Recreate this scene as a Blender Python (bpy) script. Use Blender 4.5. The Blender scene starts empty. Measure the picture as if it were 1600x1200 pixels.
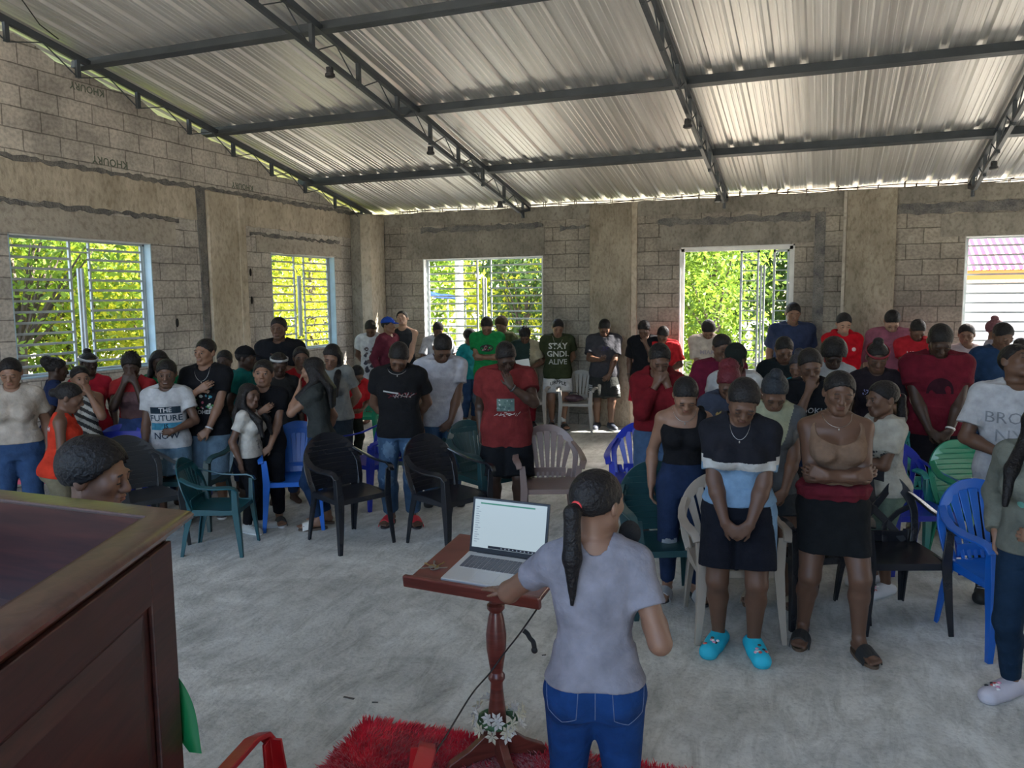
import bpy, bmesh, math, random
import numpy as np
from mathutils import Vector, Matrix
from mathutils.bvhtree import BVHTree

SC = bpy.context.scene
COL = SC.collection
R_ = math.radians

# ------------------------------------------------------------------ camera
FPX = 1251.1
CAM = np.array([7.351, -11.898, 2.0])
_p, _y, _r = R_(6.252), R_(21.448), R_(-0.559)
FW = np.array([-math.sin(_y)*math.cos(_p), math.cos(_y)*math.cos(_p), -math.sin(_p)])
_rt = np.array([math.cos(_y), math.sin(_y), 0.0])
_up = np.cross(_rt, FW)
RT = _rt*math.cos(_r) + _up*math.sin(_r)
UP = -_rt*math.sin(_r) + _up*math.cos(_r)
cd = bpy.data.cameras.new('camera')
cam = bpy.data.objects.new('camera', cd)
COL.objects.link(cam)
M = Matrix.Identity(4)
for i in range(3):
    M[i][0], M[i][1], M[i][2], M[i][3] = RT[i], UP[i], -FW[i], CAM[i]
cam.matrix_world = M
cd.sensor_fit = 'HORIZONTAL'
cd.sensor_width = 36.0
cd.lens = FPX/1600*36
cd.clip_start = 0.05
cd.clip_end = 300
SC.camera = cam


def ray(px, py):
    return FW + RT*(px-800)/FPX - UP*(py-600)/FPX


def on(px, py, axis=2, val=0.0):
    """world point where the sight line of a photo pixel meets a plane of the room"""
    d = ray(px, py)
    return CAM + d*(val-CAM[axis])/d[axis]


# ------------------------------------------------------------------ world, sun, exposure
SC.view_settings.view_transform = 'Standard'
SC.view_settings.look = 'None'
SC.view_settings.gamma = 1.0
SC.view_settings.use_curve_mapping = False
SC.view_settings.exposure = EXPOSURE = 1.9
W = bpy.data.worlds.new('world')
SC.world = W
W.use_nodes = True
nt = W.node_tree
bgn = nt.nodes['Background']
sky = nt.nodes.new('ShaderNodeTexSky')
sky.sky_type = 'NISHITA'
sky.sun_disc = False
sky.sun_elevation = R_(42)
sky.sun_rotation = R_(30)
sky.air_density = 1.0
sky.dust_density = 2.5
sky.ozone_density = 1.0
nt.links.new(sky.outputs[0], bgn.inputs[0])
bgn.inputs[1].default_value = 0.33
SUNDIR = Vector((-0.75, -0.32, -0.60)).normalized()     # direction the light travels
sl = bpy.data.lights.new('sun', 'SUN')
sl.energy = 12.0
sl.angle = R_(0.6)
sl.color = (1.0, 0.95, 0.86)
sun = bpy.data.objects.new('sun', sl)
sun.rotation_euler = SUNDIR.to_track_quat('-Z', 'Y').to_euler()
sun.location = (20, 25, 25)
COL.objects.link(sun)
SC.cycles.use_denoising = True
SC.cycles.max_bounces = 9
SC.cycles.diffuse_bounces = 6
SC.cycles.sample_clamp_indirect = 8.0

# ------------------------------------------------------------------ materials
MATS = {}


def mat(name, col, rough=0.6, metal=0.0, bump=0.0, bscale=60.0, var=0.0, vscale=6.0, sheen=0.0,
        trans=0.0, emit=None, spec=None, coat=0.0, bdist=0.01):
    if name in MATS:
        return MATS[name]
    m = bpy.data.materials.new(name)
    m.use_nodes = True
    n = m.node_tree
    b = n.nodes['Principled BSDF']
    b.inputs['Base Color'].default_value = (*col, 1)
    b.inputs['Roughness'].default_value = rough
    b.inputs['Metallic'].default_value = metal
    if spec is not None:
        b.inputs['Specular IOR Level'].default_value = spec
    if coat:
        b.inputs['Coat Weight'].default_value = coat
        b.inputs['Coat Roughness'].default_value = 0.15
    if sheen:
        b.inputs['Sheen Weight'].default_value = sheen
    tc = n.nodes.new('ShaderNodeTexCoord')
    if var:
        nz = n.nodes.new('ShaderNodeTexNoise')
        nz.inputs['Scale'].default_value = vscale
        nz.inputs['Detail'].default_value = 5
        n.links.new(tc.outputs['Object'], nz.inputs['Vector'])
        cr = n.nodes.new('ShaderNodeValToRGB')
        cr.color_ramp.elements[0].position = 0.3
        cr.color_ramp.elements[1].position = 0.7
        cr.color_ramp.elements[0].color = (*[c*(1-var) for c in col], 1)
        cr.color_ramp.elements[1].color = (*[min(1, c*(1+var)) for c in col], 1)
        n.links.new(nz.outputs['Fac'], cr.inputs[0])
        n.links.new(cr.outputs[0], b.inputs['Base Color'])
    if bump:
        n2 = n.nodes.new('ShaderNodeTexNoise')
        n2.inputs['Scale'].default_value = bscale
        n2.inputs['Detail'].default_value = 4
        n.links.new(tc.outputs['Object'], n2.inputs['Vector'])
        bp = n.nodes.new('ShaderNodeBump')
        bp.inputs['Strength'].default_value = bump
        bp.inputs['Distance'].default_value = bdist
        n.links.new(n2.outputs['Fac'], bp.inputs['Height'])
        n.links.new(bp.outputs[0], b.inputs['Normal'])
    if emit:
        b.inputs['Emission Color'].default_value = (*emit[0], 1)
        b.inputs['Emission Strength'].default_value = emit[1]
    if trans:
        tr = n.nodes.new('ShaderNodeBsdfTranslucent')
        tr.inputs[0].default_value = (*[min(1, c*1.6) for c in col], 1)
        mx = n.nodes.new('ShaderNodeMixShader')
        mx.inputs[0].default_value = trans
        out = n.nodes['Material Output']
        n.links.new(b.outputs[0], mx.inputs[1])
        n.links.new(tr.outputs[0], mx.inputs[2])
        n.links.new(mx.outputs[0], out.inputs[0])
    MATS[name] = m
    return m


def cloth(col, name=None):
    col = tuple(c*.66 for c in col)
    return mat('cloth_%.3f_%.3f_%.3f' % col, col, 0.92, bump=0.75, bscale=11, sheen=0.0, spec=0.15, var=0.2, vscale=14, bdist=.03)


def plastic(name, col, rough=0.32):
    return mat('plastic_'+name, col, rough, bump=0.05, bscale=90, var=0.08, vscale=5)


# ------------------------------------------------------------------ object helpers
def tag(o, label=None, cat=None, group=None, kind=None):
    if label: o['label'] = label
    if cat: o['category'] = cat
    if group: o['group'] = group
    if kind: o['kind'] = kind
    return o


def link(name, me, parent=None):
    o = bpy.data.objects.new(name, me)
    COL.objects.link(o)
    if parent is not None:
        o.parent = parent
    return o


def empty(name, loc, rz=0.0):
    o = bpy.data.objects.new(name, None)
    o.empty_display_size = 0.1
    o.location = loc
    o.rotation_euler = (0, 0, rz)
    COL.objects.link(o)
    return o


class MB:
    """collects shapes, then links them as one mesh object"""
    def __init__(s):
        s.v = []; s.f = []; s.m = []; s.cur = 0

    def add(s, vs, fs):
        k = len(s.v)
        s.v += [tuple(map(float, p)) for p in vs]
        s.f += [tuple(i+k for i in f) for f in fs]
        s.m += [s.cur]*len(fs)
        return s

    def box(s, c, d, rot=None, bev=0.0):
        hx, hy, hz = d[0]/2, d[1]/2, d[2]/2
        P = []
        if bev <= 0:
            P = [(x, y, z) for z in (-hz, hz) for y in (-hy, hy) for x in (-hx, hx)]
            F = [(0, 2, 3, 1), (4, 5, 7, 6), (0, 1, 5, 4), (2, 6, 7, 3), (0, 4, 6, 2), (1, 3, 7, 5)]
        else:
            bm = bmesh.new()
            bmesh.ops.create_cube(bm, size=1.0)
            for v in bm.verts:
                v.co = Vector((v.co.x*d[0], v.co.y*d[1], v.co.z*d[2]))
            bmesh.ops.bevel(bm, geom=bm.edges[:], offset=bev, segments=2, affect='EDGES', profile=0.5)
            bm.verts.index_update()
            P = [tuple(v.co) for v in bm.verts]
            F = [tuple(v.index for v in f.verts) for f in bm.faces]
            bm.free()
        if rot is not None:
            P = [tuple(rot @ Vector(p)) for p in P]
        P = [(p[0]+c[0], p[1]+c[1], p[2]+c[2]) for p in P]
        return s.add(P, F)

    def lo_hi(s, lo, hi, bev=0.0):
        return s.box([(a+b)/2 for a, b in zip(lo, hi)], [abs(b-a) for a, b in zip(lo, hi)], bev=bev)

    def prism(s, poly, ax, a, b):
        """polygon (2D list) extruded along axis ax from a to b; the other two axes in order"""
        n = len(poly)
        def P(q, t):
            q = list(q); q.insert(ax, t); return q
        vs = [P(q, a) for q in poly] + [P(q, b) for q in poly]
        fs = [tuple(range(n)), tuple(range(2*n-1, n-1, -1))] + [(i, i+n, (i+1) % n+n, (i+1) % n) for i in range(n)]
        return s.add(vs, fs)

    def tube(s, pts, r, n=8, sq=None, cap=True):
        """swept tube; r number or list; sq=(half width, half height) gives a rectangular bar"""
        pts = [Vector(p) for p in pts]
        m = len(pts)
        rs = r if isinstance(r, (list, tuple)) else [r]*m
        rings = []
        up = Vector((0, 0, 1))
        prev = None
        for i, p in enumerate(pts):
            t = (pts[min(i+1, m-1)]-pts[max(i-1, 0)])
            t = t.normalized() if t.length > 1e-9 else Vector((0, 0, 1))
            if prev is None:
                a = t.cross(up)
                if a.length < 1e-3: a = t.cross(Vector((0, 1, 0)))
            else:
                a = prev - t*prev.dot(t)
                if a.length < 1e-6: a = t.cross(up)
            a.normalize(); prev = a
            b = a.cross(t)
            ring = []
            for j in range(n if sq is None else 4):
                if sq is None:
                    an = 2*math.pi*j/n
                    q = p + (a*math.cos(an)+b*math.sin(an))*rs[i]
                else:
                    sx, sy = ((1, 1), (-1, 1), (-1, -1), (1, -1))[j]
                    q = p + a*sx*sq[0]*rs[i] + b*sy*sq[1]*rs[i]
                ring.append(tuple(q))
            rings.append(ring)
        k = len(rings[0])
        vs = [q for rg in rings for q in rg]
        fs = [(i*k+j, i*k+(j+1) % k, (i+1)*k+(j+1) % k, (i+1)*k+j) for i in range(m-1) for j in range(k)]
        if cap:
            fs += [tuple(range(k-1, -1, -1)), tuple((m-1)*k+j for j in range(k))]
        return s.add(vs, fs)

    def lathe(s, prof, c=(0, 0, 0), n=20):
        vs = []
        for r, z in prof:
            for j in range(n):
                a = 2*math.pi*j/n
                vs.append((c[0]+r*math.cos(a), c[1]+r*math.sin(a), c[2]+z))
        fs = [(i*n+j, i*n+(j+1) % n, (i+1)*n+(j+1) % n, (i+1)*n+j) for i in range(len(prof)-1) for j in range(n)]
        fs += [tuple(range(n-1, -1, -1)), tuple((len(prof)-1)*n+j for j in range(n))]
        return s.add(vs, fs)

    def ball(s, c, r, n=10, m=7, rot=None):
        r = r if isinstance(r, (tuple, list)) else (r, r, r)
        vs = [Vector((0, 0, -r[2]))]
        for i in range(1, m):
            ph = -math.pi/2+math.pi*i/m
            for j in range(n):
                a = 2*math.pi*j/n
                vs.append(Vector((r[0]*math.cos(ph)*math.cos(a), r[1]*math.cos(ph)*math.sin(a), r[2]*math.sin(ph))))
        vs.append(Vector((0, 0, r[2])))
        if rot is not None: vs = [rot @ v for v in vs]
        vs = [v+Vector(c) for v in vs]
        fs = [(0, 1+(j+1) % n, 1+j) for j in range(n)]
        fs += [(1+i*n+j, 1+i*n+(j+1) % n, 1+(i+1)*n+(j+1) % n, 1+(i+1)*n+j) for i in range(m-2) for j in range(n)]
        e = len(vs)-1
        fs += [(e, 1+(m-2)*n+j, 1+(m-2)*n+(j+1) % n) for j in range(n)]
        return s.add(vs, fs)

    def mesh(s, name, mats, smooth=False):
        me = bpy.data.meshes.new(name)
        me.from_pydata(s.v, [], s.f)
        mats = mats if isinstance(mats, (list, tuple)) else [mats]
        for m in mats: me.materials.append(m)
        if len(mats) > 1:
            me.polygons.foreach_set('material_index', s.m)
        if smooth:
            me.polygons.foreach_set('use_smooth', [True]*len(me.polygons))
            if smooth == 'auto':
                me.set_sharp_from_angle(angle=R_(40))
        me.update()
        return me

    def build(s, name, mats, parent=None, smooth=False):
        bm = bmesh.new()
        me = s.mesh(name, mats, smooth)
        bm.from_mesh(me)
        bmesh.ops.recalc_face_normals(bm, faces=bm.faces[:])
        bm.to_mesh(me); bm.free()
        return link(name, me, parent)


def copy_tree(o, parent=None):
    c = o.copy()
    COL.objects.link(c)
    if parent is not None: c.parent = parent
    for ch in list(o.children):
        copy_tree(ch, c)
    return c

# ------------------------------------------------------------------ bodies: distance fields turned into one closed skin
class Grid:
    def __init__(s, lo, hi, v):
        s.v = v
        s.lo = np.array(lo, float)
        n = np.ceil((np.array(hi)-s.lo)/v).astype(int)+2
        s.n = n
        s.ax = [(s.lo[i]+v*np.arange(n[i])).astype(np.float32) for i in range(3)]
        s.F = np.full(tuple(n), 1.0, np.float32)

    def op(s, lo, hi, fn, k=0.0, mode='u', pad=None):
        pad = (2.5*s.v+k) if pad is None else pad
        sl = []
        for i in range(3):
            a = int(max(0, math.floor((lo[i]-pad-s.lo[i])/s.v)))
            b = int(min(s.n[i], math.ceil((hi[i]+pad-s.lo[i])/s.v)+1))
            if b <= a: return
            sl.append(slice(a, b))
        X = s.ax[0][sl[0]][:, None, None]
        Y = s.ax[1][sl[1]][None, :, None]
        Z = s.ax[2][sl[2]][None, None, :]
        d = fn(X, Y, Z)
        A = s.F[tuple(sl)]
        if mode == 'u':
            r = np.minimum(A, d)
            if k > 0:
                h = np.maximum(k-np.abs(A-d), 0)/k
                r = r-h*h*k*0.25
        elif mode == 's':
            d = -d
            r = np.maximum(A, d)
            if k > 0:
                h = np.maximum(k-np.abs(A-d), 0)/k
                r = r+h*h*k*0.25
        else:
            r = np.maximum(A, d)
        s.F[tuple(sl)] = r

    def cap(s, a, b, ra, rb, k=0.02, mode='u', clip=None, flat=None):
        """tapered limb; clip=(point, normal) cuts it; flat=(axis, factor) flattens it"""
        a = np.array(a, float); b = np.array(b, float)
        ba = b-a; L2 = float(ba @ ba)+1e-12
        r = max(ra, rb)
        def fn(X, Y, Z):
            px, py, pz = X-a[0], Y-a[1], Z-a[2]
            t = np.clip((px*ba[0]+py*ba[1]+pz*ba[2])/L2, 0, 1)
            dx, dy, dz = px-t*ba[0], py-t*ba[1], pz-t*ba[2]
            q = dx*dx+dy*dy+dz*dz
            if flat is not None:
                ax, f = flat
                w = dx*ax[0]+dy*ax[1]+dz*ax[2]
                q = q+w*w*(1/f**2-1)
            d = np.sqrt(q)-(ra+(rb-ra)*t)
            if clip is not None:
                c, n = clip
                d = np.maximum(d, (X-c[0])*n[0]+(Y-c[1])*n[1]+(Z-c[2])*n[2])
            return d
        s.op(np.minimum(a, b)-r, np.maximum(a, b)+r, fn, k, mode)

    def ell(s, c, ax, R=None, k=0.02, mode='u', clip=None):
        c = np.array(c, float); r = max(ax)
        R = np.eye(3) if R is None else R
        def fn(X, Y, Z):
            x, y, z = X-c[0], Y-c[1], Z-c[2]
            q = [x*R[0, i]+y*R[1, i]+z*R[2, i] for i in range(3)]
            k0 = np.sqrt((q[0]/ax[0])**2+(q[1]/ax[1])**2+(q[2]/ax[2])**2)
            k1 = np.sqrt((q[0]/ax[0]**2)**2+(q[1]/ax[1]**2)**2+(q[2]/ax[2]**2)**2)+1e-6
            d = k0*(k0-1)/k1
            if clip is not None:
                for cc, n in clip:
                    d = np.maximum(d, (X-cc[0])*n[0]+(Y-cc[1])*n[1]+(Z-cc[2])*n[2])
            return d
        s.op(c-r, c+r, fn, k, mode)

    def loft(s, o, R, lev, k=0.02, mode='u', p=2.2):
        """elliptic sections (z, cy, half width, half depth) stacked along the z of frame R"""
        o = np.array(o, float)
        lev = np.array(lev, float)
        z0, z1 = lev[0, 0], lev[-1, 0]
        w = max(lev[:, 2].max(), (np.abs(lev[:, 1])+lev[:, 3]).max())
        pts = [o+R @ np.array((x, y, z)) for x in (-w, w) for y in (-w, w) for z in (z0, z1)]
        def fn(X, Y, Z):
            x, y, z = X-o[0], Y-o[1], Z-o[2]
            q = [x*R[0, i]+y*R[1, i]+z*R[2, i] for i in range(3)]
            zz = q[2]
            cy = np.interp(zz, lev[:, 0], lev[:, 1]).astype(np.float32)
            a = np.interp(zz, lev[:, 0], lev[:, 2]).astype(np.float32)
            b = np.interp(zz, lev[:, 0], lev[:, 3]).astype(np.float32)
            kk = (np.abs(q[0]/a)**p+np.abs((q[1]-cy)/b)**p)**(1/p)
            d = (kk-1)*np.minimum(a, b)
            dz = np.maximum(z0-zz, zz-z1)
            return np.maximum(d, dz)
        s.op(np.min(pts, 0), np.max(pts, 0), fn, k, mode)

    def wrinkle(s, amp, seed=0, wl=0.11, up=1.6):
        rng = np.random.RandomState(seed)
        X, Y, Z = s.ax[0][:, None, None], s.ax[1][None, :, None], s.ax[2][None, None, :]
        acc = 0
        for i in range(5):
            d = rng.normal(size=3); d /= np.linalg.norm(d)
            d[2] *= up*0.6
            kf = 2*math.pi/(wl*rng.uniform(0.6, 1.7))
            ph = rng.uniform(0, 6.28)
            d2 = rng.normal(size=3)*8
            acc = acc+np.sin((X*d[0]+Y*d[1]+Z*d[2])*kf+ph+0.9*np.sin(X*d2[0]+Y*d2[1]+Z*d2[2]))
        s.F += (acc*amp/2.2).astype(np.float32)

    def surf(s):
        F = s.F
        F[0] = F[-1] = 1; F[:, 0] = F[:, -1] = 1; F[:, :, 0] = F[:, :, -1] = 1
        nx, ny, nz = F.shape
        S = F < 0
        cs = np.zeros((nx-1, ny-1, nz-1), np.int8)
        for a in (0, 1):
            for b in (0, 1):
                for c in (0, 1):
                    cs += S[a:nx-1+a, b:ny-1+b, c:nz-1+c]
        act = (cs > 0) & (cs < 8)
        I, J, K = np.nonzero(act)
        idx = np.full(act.shape, -1, np.int32)
        idx[I, J, K] = np.arange(len(I))
        acc = np.zeros((len(I), 3)); cnt = np.zeros(len(I))
        cor = [(a, b, c) for a in (0, 1) for b in (0, 1) for c in (0, 1)]
        V = {q: F[I+q[0], J+q[1], K+q[2]] for q in cor}
        for q in cor:
            for ax in range(3):
                if q[ax] == 0:
                    q2 = list(q); q2[ax] = 1; q2 = tuple(q2)
                    f0, f1 = V[q], V[q2]
                    m = (f0 < 0) != (f1 < 0)
                    t = np.where(m, f0/np.where(m, f0-f1, 1), 0)
                    for d in range(3):
                        acc[:, d] += np.where(m, (q[d] if d != ax else t), 0)
                    cnt += m
        acc /= cnt[:, None]
        P = np.stack([I, J, K], 1)+acc
        P = s.lo+P*s.v
        quads = []
        for ax in range(3):
            sl0 = [slice(None)]*3; sl1 = [slice(None)]*3
            sl0[ax] = slice(0, -1); sl1[ax] = slice(1, None)
            A, B = S[tuple(sl0)], S[tuple(sl1)]
            E = np.argwhere(A != B)
            if not len(E): continue
            sgn = A[tuple(E.T)]
            o1, o2 = [(1, 2), (2, 0), (0, 1)][ax]
            def cell(d1, d2):
                q = E.copy(); q[:, o1] -= d1; q[:, o2] -= d2
                return idx[tuple(q.T)]
            c00, c10, c11, c01 = cell(1, 1), cell(0, 1), cell(0, 0), cell(1, 0)
            Q = np.stack([c00, c10, c11, c01], 1)
            Q[~sgn] = Q[~sgn][:, ::-1]
            quads.append(Q)
        return P, np.concatenate(quads)


def np_mesh(name, P, Q, mats, mi=None, extra=None):
    """mesh from arrays; extra = MB appended with its own material indices"""
    P = np.asarray(P, np.float32); nq = len(Q)
    me = bpy.data.meshes.new(name)
    ev, ef, em = ([], [], []) if extra is None else (extra.v, extra.f, extra.m)
    nv = len(P)+len(ev)
    co = np.concatenate([P, np.array(ev, np.float32).reshape(-1, 3)]) if ev else P
    lt = [4]*nq+[len(f) for f in ef]
    lv = np.concatenate([Q.ravel(), np.array([i+len(P) for f in ef for i in f], int)]) if ef else Q.ravel()
    me.vertices.add(nv); me.vertices.foreach_set('co', co.ravel())
    me.loops.add(len(lv)); me.loops.foreach_set('vertex_index', lv.astype(np.int32))
    me.polygons.add(len(lt))
    st = np.concatenate([[0], np.cumsum(lt)[:-1]]).astype(np.int32)
    me.polygons.foreach_set('loop_start', st)
    try: me.polygons.foreach_set('loop_total', np.array(lt, np.int32))
    except Exception: pass
    for m in mats: me.materials.append(m)
    a = np.zeros(len(lt), np.int32)
    if mi is not None: a[:nq] = mi
    if em: a[nq:] = em
    me.polygons.foreach_set('material_index', a)
    me.polygons.foreach_set('use_smooth', np.ones(len(lt), bool))
    me.update(); me.validate()
    return me


def rot(x=0, y=0, z=0):
    return np.array((Matrix.Rotation(R_(z), 3, 'Z') @ Matrix.Rotation(R_(y), 3, 'Y') @ Matrix.Rotation(R_(x), 3, 'X')))


def nrm(v):
    v = np.array(v, float)
    return v/(np.linalg.norm(v)+1e-12)


def ik(a, t, l1, l2, hint):
    d = t-a; D = np.linalg.norm(d)
    if D > (l1+l2)*0.995:
        t = a+d/D*(l1+l2)*0.995; d = t-a; D = np.linalg.norm(d)
    x = (l1*l1-l2*l2+D*D)/(2*D)
    hgt = math.sqrt(max(l1*l1-x*x, 0))
    n = d/D
    hh = np.array(hint, float); hh -= n*(hh @ n)
    return a+n*x+nrm(hh)*hgt, t


# wrist target (x outward for that side, y, z as shares of height), elbow hint, finger direction, palm normal, curl
ARM = {
    'down':    ((.135, -.010, .495), (.25, 1, 0), (-.03, -.15, -1), (-1, -.2, 0), 28),
    'out':     ((.165, -.020, .510), (.4, 1, 0), (.05, -.15, -1), (-1, -.2, 0), 30),
    'front':   ((.040, -.120, .500), (.9, .5, -.1), (-.75, -.25, -.6), (-.1, 1, -.2), 35),
    'belly':   ((.050, -.130, .590), (.9, .5, -.2), (-.9, -.2, -.1), (0, 1, 0), 35),
    'behind':  ((.050, .105, .520), (.9, .1, 0), (-.6, .1, -.6), (0, -1, 0), 30),
    'pray':    ((.022, -.150, .690), (.7, .3, -.8), (-.12, -.25, 1), (-1, 0, 0), 30),
    'face':    ((.055, -.130, .800), (.5, -.1, -1), (-.35, .05, 1), (-.3, 1, 0), 25),
    'nose':    ((.030, -.150, .800), (.5, -.1, -1), (-.25, .25, 1), (-.5, .8, 0), 50),
    'crossed': ((-.045, -.125, .640), (.9, .35, -.4), (-.9, .25, .25), (.1, 1, 0), 30),
    'chest':   ((.000, -.125, .715), (.8, .2, -.6), (-.8, .05, .5), (0, 1, 0), 22),
    'phone':   ((.045, -.190, .640), (.7, .5, -.7), (-.3, -.8, .25), (-.5, 0, 1), 45),
    'chair':   ((.125, -.090, .480), (.3, 1, 0), (-.05, -.6, -.7), (0, -.5, -1), 30),
    'pocket':  ((.120, -.010, .530), (.6, .9, 0), (-.1, -.3, -1), (-1, 0, 0), 35),
}
SKIN = {'d': (.045, .023, .015), 'm': (.105, .053, .033), 'l': (.20, .105, .066), 'f': (.34, .20, .135)}
HAIRC = (.012, .010, .010)


def skin_mat(t):
    c = SKIN[t]
    return mat('skin_'+t, c, 0.5, bump=0.08, bscale=40, var=0.08, vscale=7, spec=0.35)


def person(px=None, py=None, h=1.65, at=None, face=21.4, build=1.0, fem=False, skin='m', lean=3, side=0, head=(20, 0, 0),
           arms=('down', 'down'), feet=None, hipz=None, hair='short', hairc=HAIRC, top=None, bottom=None, shoes=None,
           extras=None, eyes='closed', v=0.010, label='', seed=0, kid=False, group=None, smile=False, kneef=(0, 0), hand_fix=None,
           curl=None, shift=(0, 0), hipw=1.0, dep=None):
    if dep is not None:      # dep = distance in front of the lens; the figure's height follows from it
        wp = CAM+ray(px, py)*dep
        Rt_ = rot(x=lean, y=side); R2 = rot(x=head[0], y=head[2])
        hh = 1.5
        for _ in range(4):
            u_ = max((.137 if not kid else .155)*hh/.22, .86)
            hz_ = (hipz if hipz is not None else .52)*hh
            tz = (np.array([0, 0, hz_])+Rt_ @ (np.array([0, .008, .33])*hh)+R2 @ (np.array([0, -.012+.02, .105+.098])*u_))
            eh = {'afro': .03, 'bun_high': .055, 'curly': .015, 'locs': .02}.get(hair, .008)*u_
            hh = hh*(wp[2])/(tz[2]+eh)
        h = hh
    """one figure; px, py = photo pixel of the top of the head, or at = (x, y) on the floor"""
    Rt = rot(x=lean, y=side)
    hz = (hipz if hipz is not None else .52)*h
    hip = np.array([shift[0]*h, shift[1]*h, hz])
    up_t = np.array([0, 0, 1.0])
    T = lambda x, y, z: hip+Rt @ (np.array([x, y, z-.52])*h)      # torso frame, shares of height
    u = (.137*h/.22) if not kid else (.155*h/.22)
    u = max(u, .86)
    sw = (.089 if fem else .101)*build**.5
    neckb = T(0, .012, .825)
    Rh = rot(x=head[0], y=head[2], z=head[1])
    nk = T(0, .008, .850)
    hc = nk+Rh @ (np.array([0, -.012, .105])*u)
    topz = (hc+Rh @ (np.array([0, .02, .098])*u))
    B = build
    skind = (shoes or {}).get('kind', 'shoe')
    lift = .017 if skind in ('slide', 'sandal') else .0
    # --- arms
    A = []
    for i, s in ((0, -1), (1, 1)):        # 0 right (-x), 1 left (+x)
        a = arms[i]
        if isinstance(a, str): a = ARM[a]
        if len(a[0]) == 4:       # ('W', x, y, z) world point; needs at=
            c_, s_ = math.cos(R_(face)), math.sin(R_(face))
            wx, wy = a[0][1]-at[0], a[0][2]-at[1]
            q_ = (c_*wx+s_*wy)/h, (-s_*wx+c_*wy)/h, a[0][3]/h
            fx_, fy_, fz_ = a[2]; nx_, ny_, nz_ = a[3]
            a = ((*q_, 1), a[1], (s*(c_*fx_+s_*fy_), -s_*fx_+c_*fy_, fz_), (s*(c_*nx_+s_*ny_), -s_*nx_+c_*ny_, nz_), a[4])
        tg, hint, fd, pn, cu = a
        S = T(s*sw, .005, .787)
        if arms[i] in ('face', 'nose'):
            Wt = hc+Rh @ (np.array([s*.050, -.150, -.125] if arms[i] == 'face' else [s*.035, -.150, -.135])*u)
        else: Wt = T(s*tg[0], tg[1], tg[2]) if not (len(tg) > 3) else np.array(tg[:3])*h
        E, Wp = ik(S, Wt, .172*h, .148*h, np.array([s*hint[0], hint[1], hint[2]]))
        fdv = nrm(Rt @ np.array([s*fd[0], fd[1], fd[2]]))
        pnv = nrm(Rt @ np.array([s*pn[0], pn[1], pn[2]]))
        A.append([S, E, Wp, fdv, pnv, cu, s])
    # --- legs
    Lg = []
    ft = feet or ((-.060, 0.01), (.060, -.01))
    for i, s in ((0, -1), (1, 1)):
        H_ = hip+np.array([s*.052*h*B**.5*hipw, 0, -.025*h])
        an = np.array([ft[i][0]*h, ft[i][1]*h, .050*h+lift if len(ft[i]) < 3 else ft[i][2]*h])
        K, an = ik(H_, an, .235*h, .222*h, np.array([s*.12, -1, 0]))
        toe = nrm([s*.28+kneef[i], -1, 0])
        Lg.append([H_, K, an, toe, s])

    def hand(g, W_, fd, pn, cu, s, sc):
        q = sc*h/1.7*(1.0 if not kid else .92)
        t = nrm(np.cross(fd, pn))*s        # towards thumb side
        fd = nrm(fd)
        rv = max(.0078*q, v*0.78)
        for j in range(4):
            off = (j-1.5)*-.0195*q
            kn = W_+fd*(.088-abs(j-1.2)*.004)*q+t*off
            g.cap(W_+t*off*.55, kn, .014*q, .0105*q, k=.012)
            l1 = (.036, .043, .040, .030)[j]*q; l2 = (.030, .036, .034, .026)[j]*q
            c1, c2 = R_(cu*(.8+.1*j)), R_(cu*(1.9+.12*j))
            d1 = fd*math.cos(c1)+pn*math.sin(c1)
            d2 = fd*math.cos(c2)+pn*math.sin(c2)
            m_ = kn+d1*l1
            g.cap(kn, m_, rv*1.08, rv, k=.004)
            g.cap(m_, m_+d2*l2, rv, rv*.85, k=.003)
        b0 = W_+fd*.022*q+t*.018*q
        b1 = b0+nrm(fd*.7+t*.75+pn*.25)*.042*q
        g.cap(b0, b1, .0135*q, rv*1.15, k=.010)
        g.cap(b1, b1+nrm(fd*.95+t*.25+pn*.3)*.034*q, rv*1.1, rv*.9, k=.004)

    # torso sections (z share from hip centre)
    if fem:
        sec = [(-.055, 0, .075, .060), (-.02, .004, .094, .070), (.02, .002, .093, .067), (.075, -.002, .080, .058),
               (.115, -.002, .074, .054), (.17, 0, .084, .058), (.22, 0, .091, .060), (.27, .004, .088, .052), (.30, .008, .066, .040), (.315, .01, .040, .034)]
    else:
        sec = [(-.055, 0, .075, .058), (-.02, .002, .092, .068), (.02, 0, .092, .066), (.075, 0, .083, .060),
               (.115, 0, .082, .060), (.17, 0, .093, .064), (.22, 0, .101, .066), (.27, .004, .098, .056), (.30, .008, .070, .042), (.315, .01, .042, .036)]
    hw = hipw
    def scal(sc, e=0.0, z0=None, z1=None, mn=None):
        out = []
        for (z, cy, a, b) in sc:
            w_ = hw if z < .06 else 1.0
            out.append((z*h, cy*h, a*h*B*w_+e, b*h*B*w_+e))
        arr = np.array(out)
        if z0 is not None or z1 is not None:
            z0_ = arr[0, 0] if z0 is None else z0*h
            z1_ = arr[-1, 0] if z1 is None else z1*h
            zs = [z0_]+[z for z in arr[:, 0] if z0_+.001 < z < z1_-.001]+[z1_]
            arr = np.array([[z]+[np.interp(z, arr[:, 0], arr[:, c]) for c in (1, 2, 3)] for z in zs])
        if mn is not None:
            arr[:, 2] = np.maximum(arr[:, 2], mn[0]*h*B); arr[:, 3] = np.maximum(arr[:, 3], mn[1]*h*B)
        return arr

    pts = [topz+.06, topz-.06, hc+.14, hc-.14]+[p for a in A for p in (a[1]+.05, a[1]-.05, a[2]+.20*nrm(a[3]), a[2]+.07, a[2]-.07, a[0]+.08, a[0]-.08)]
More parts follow.
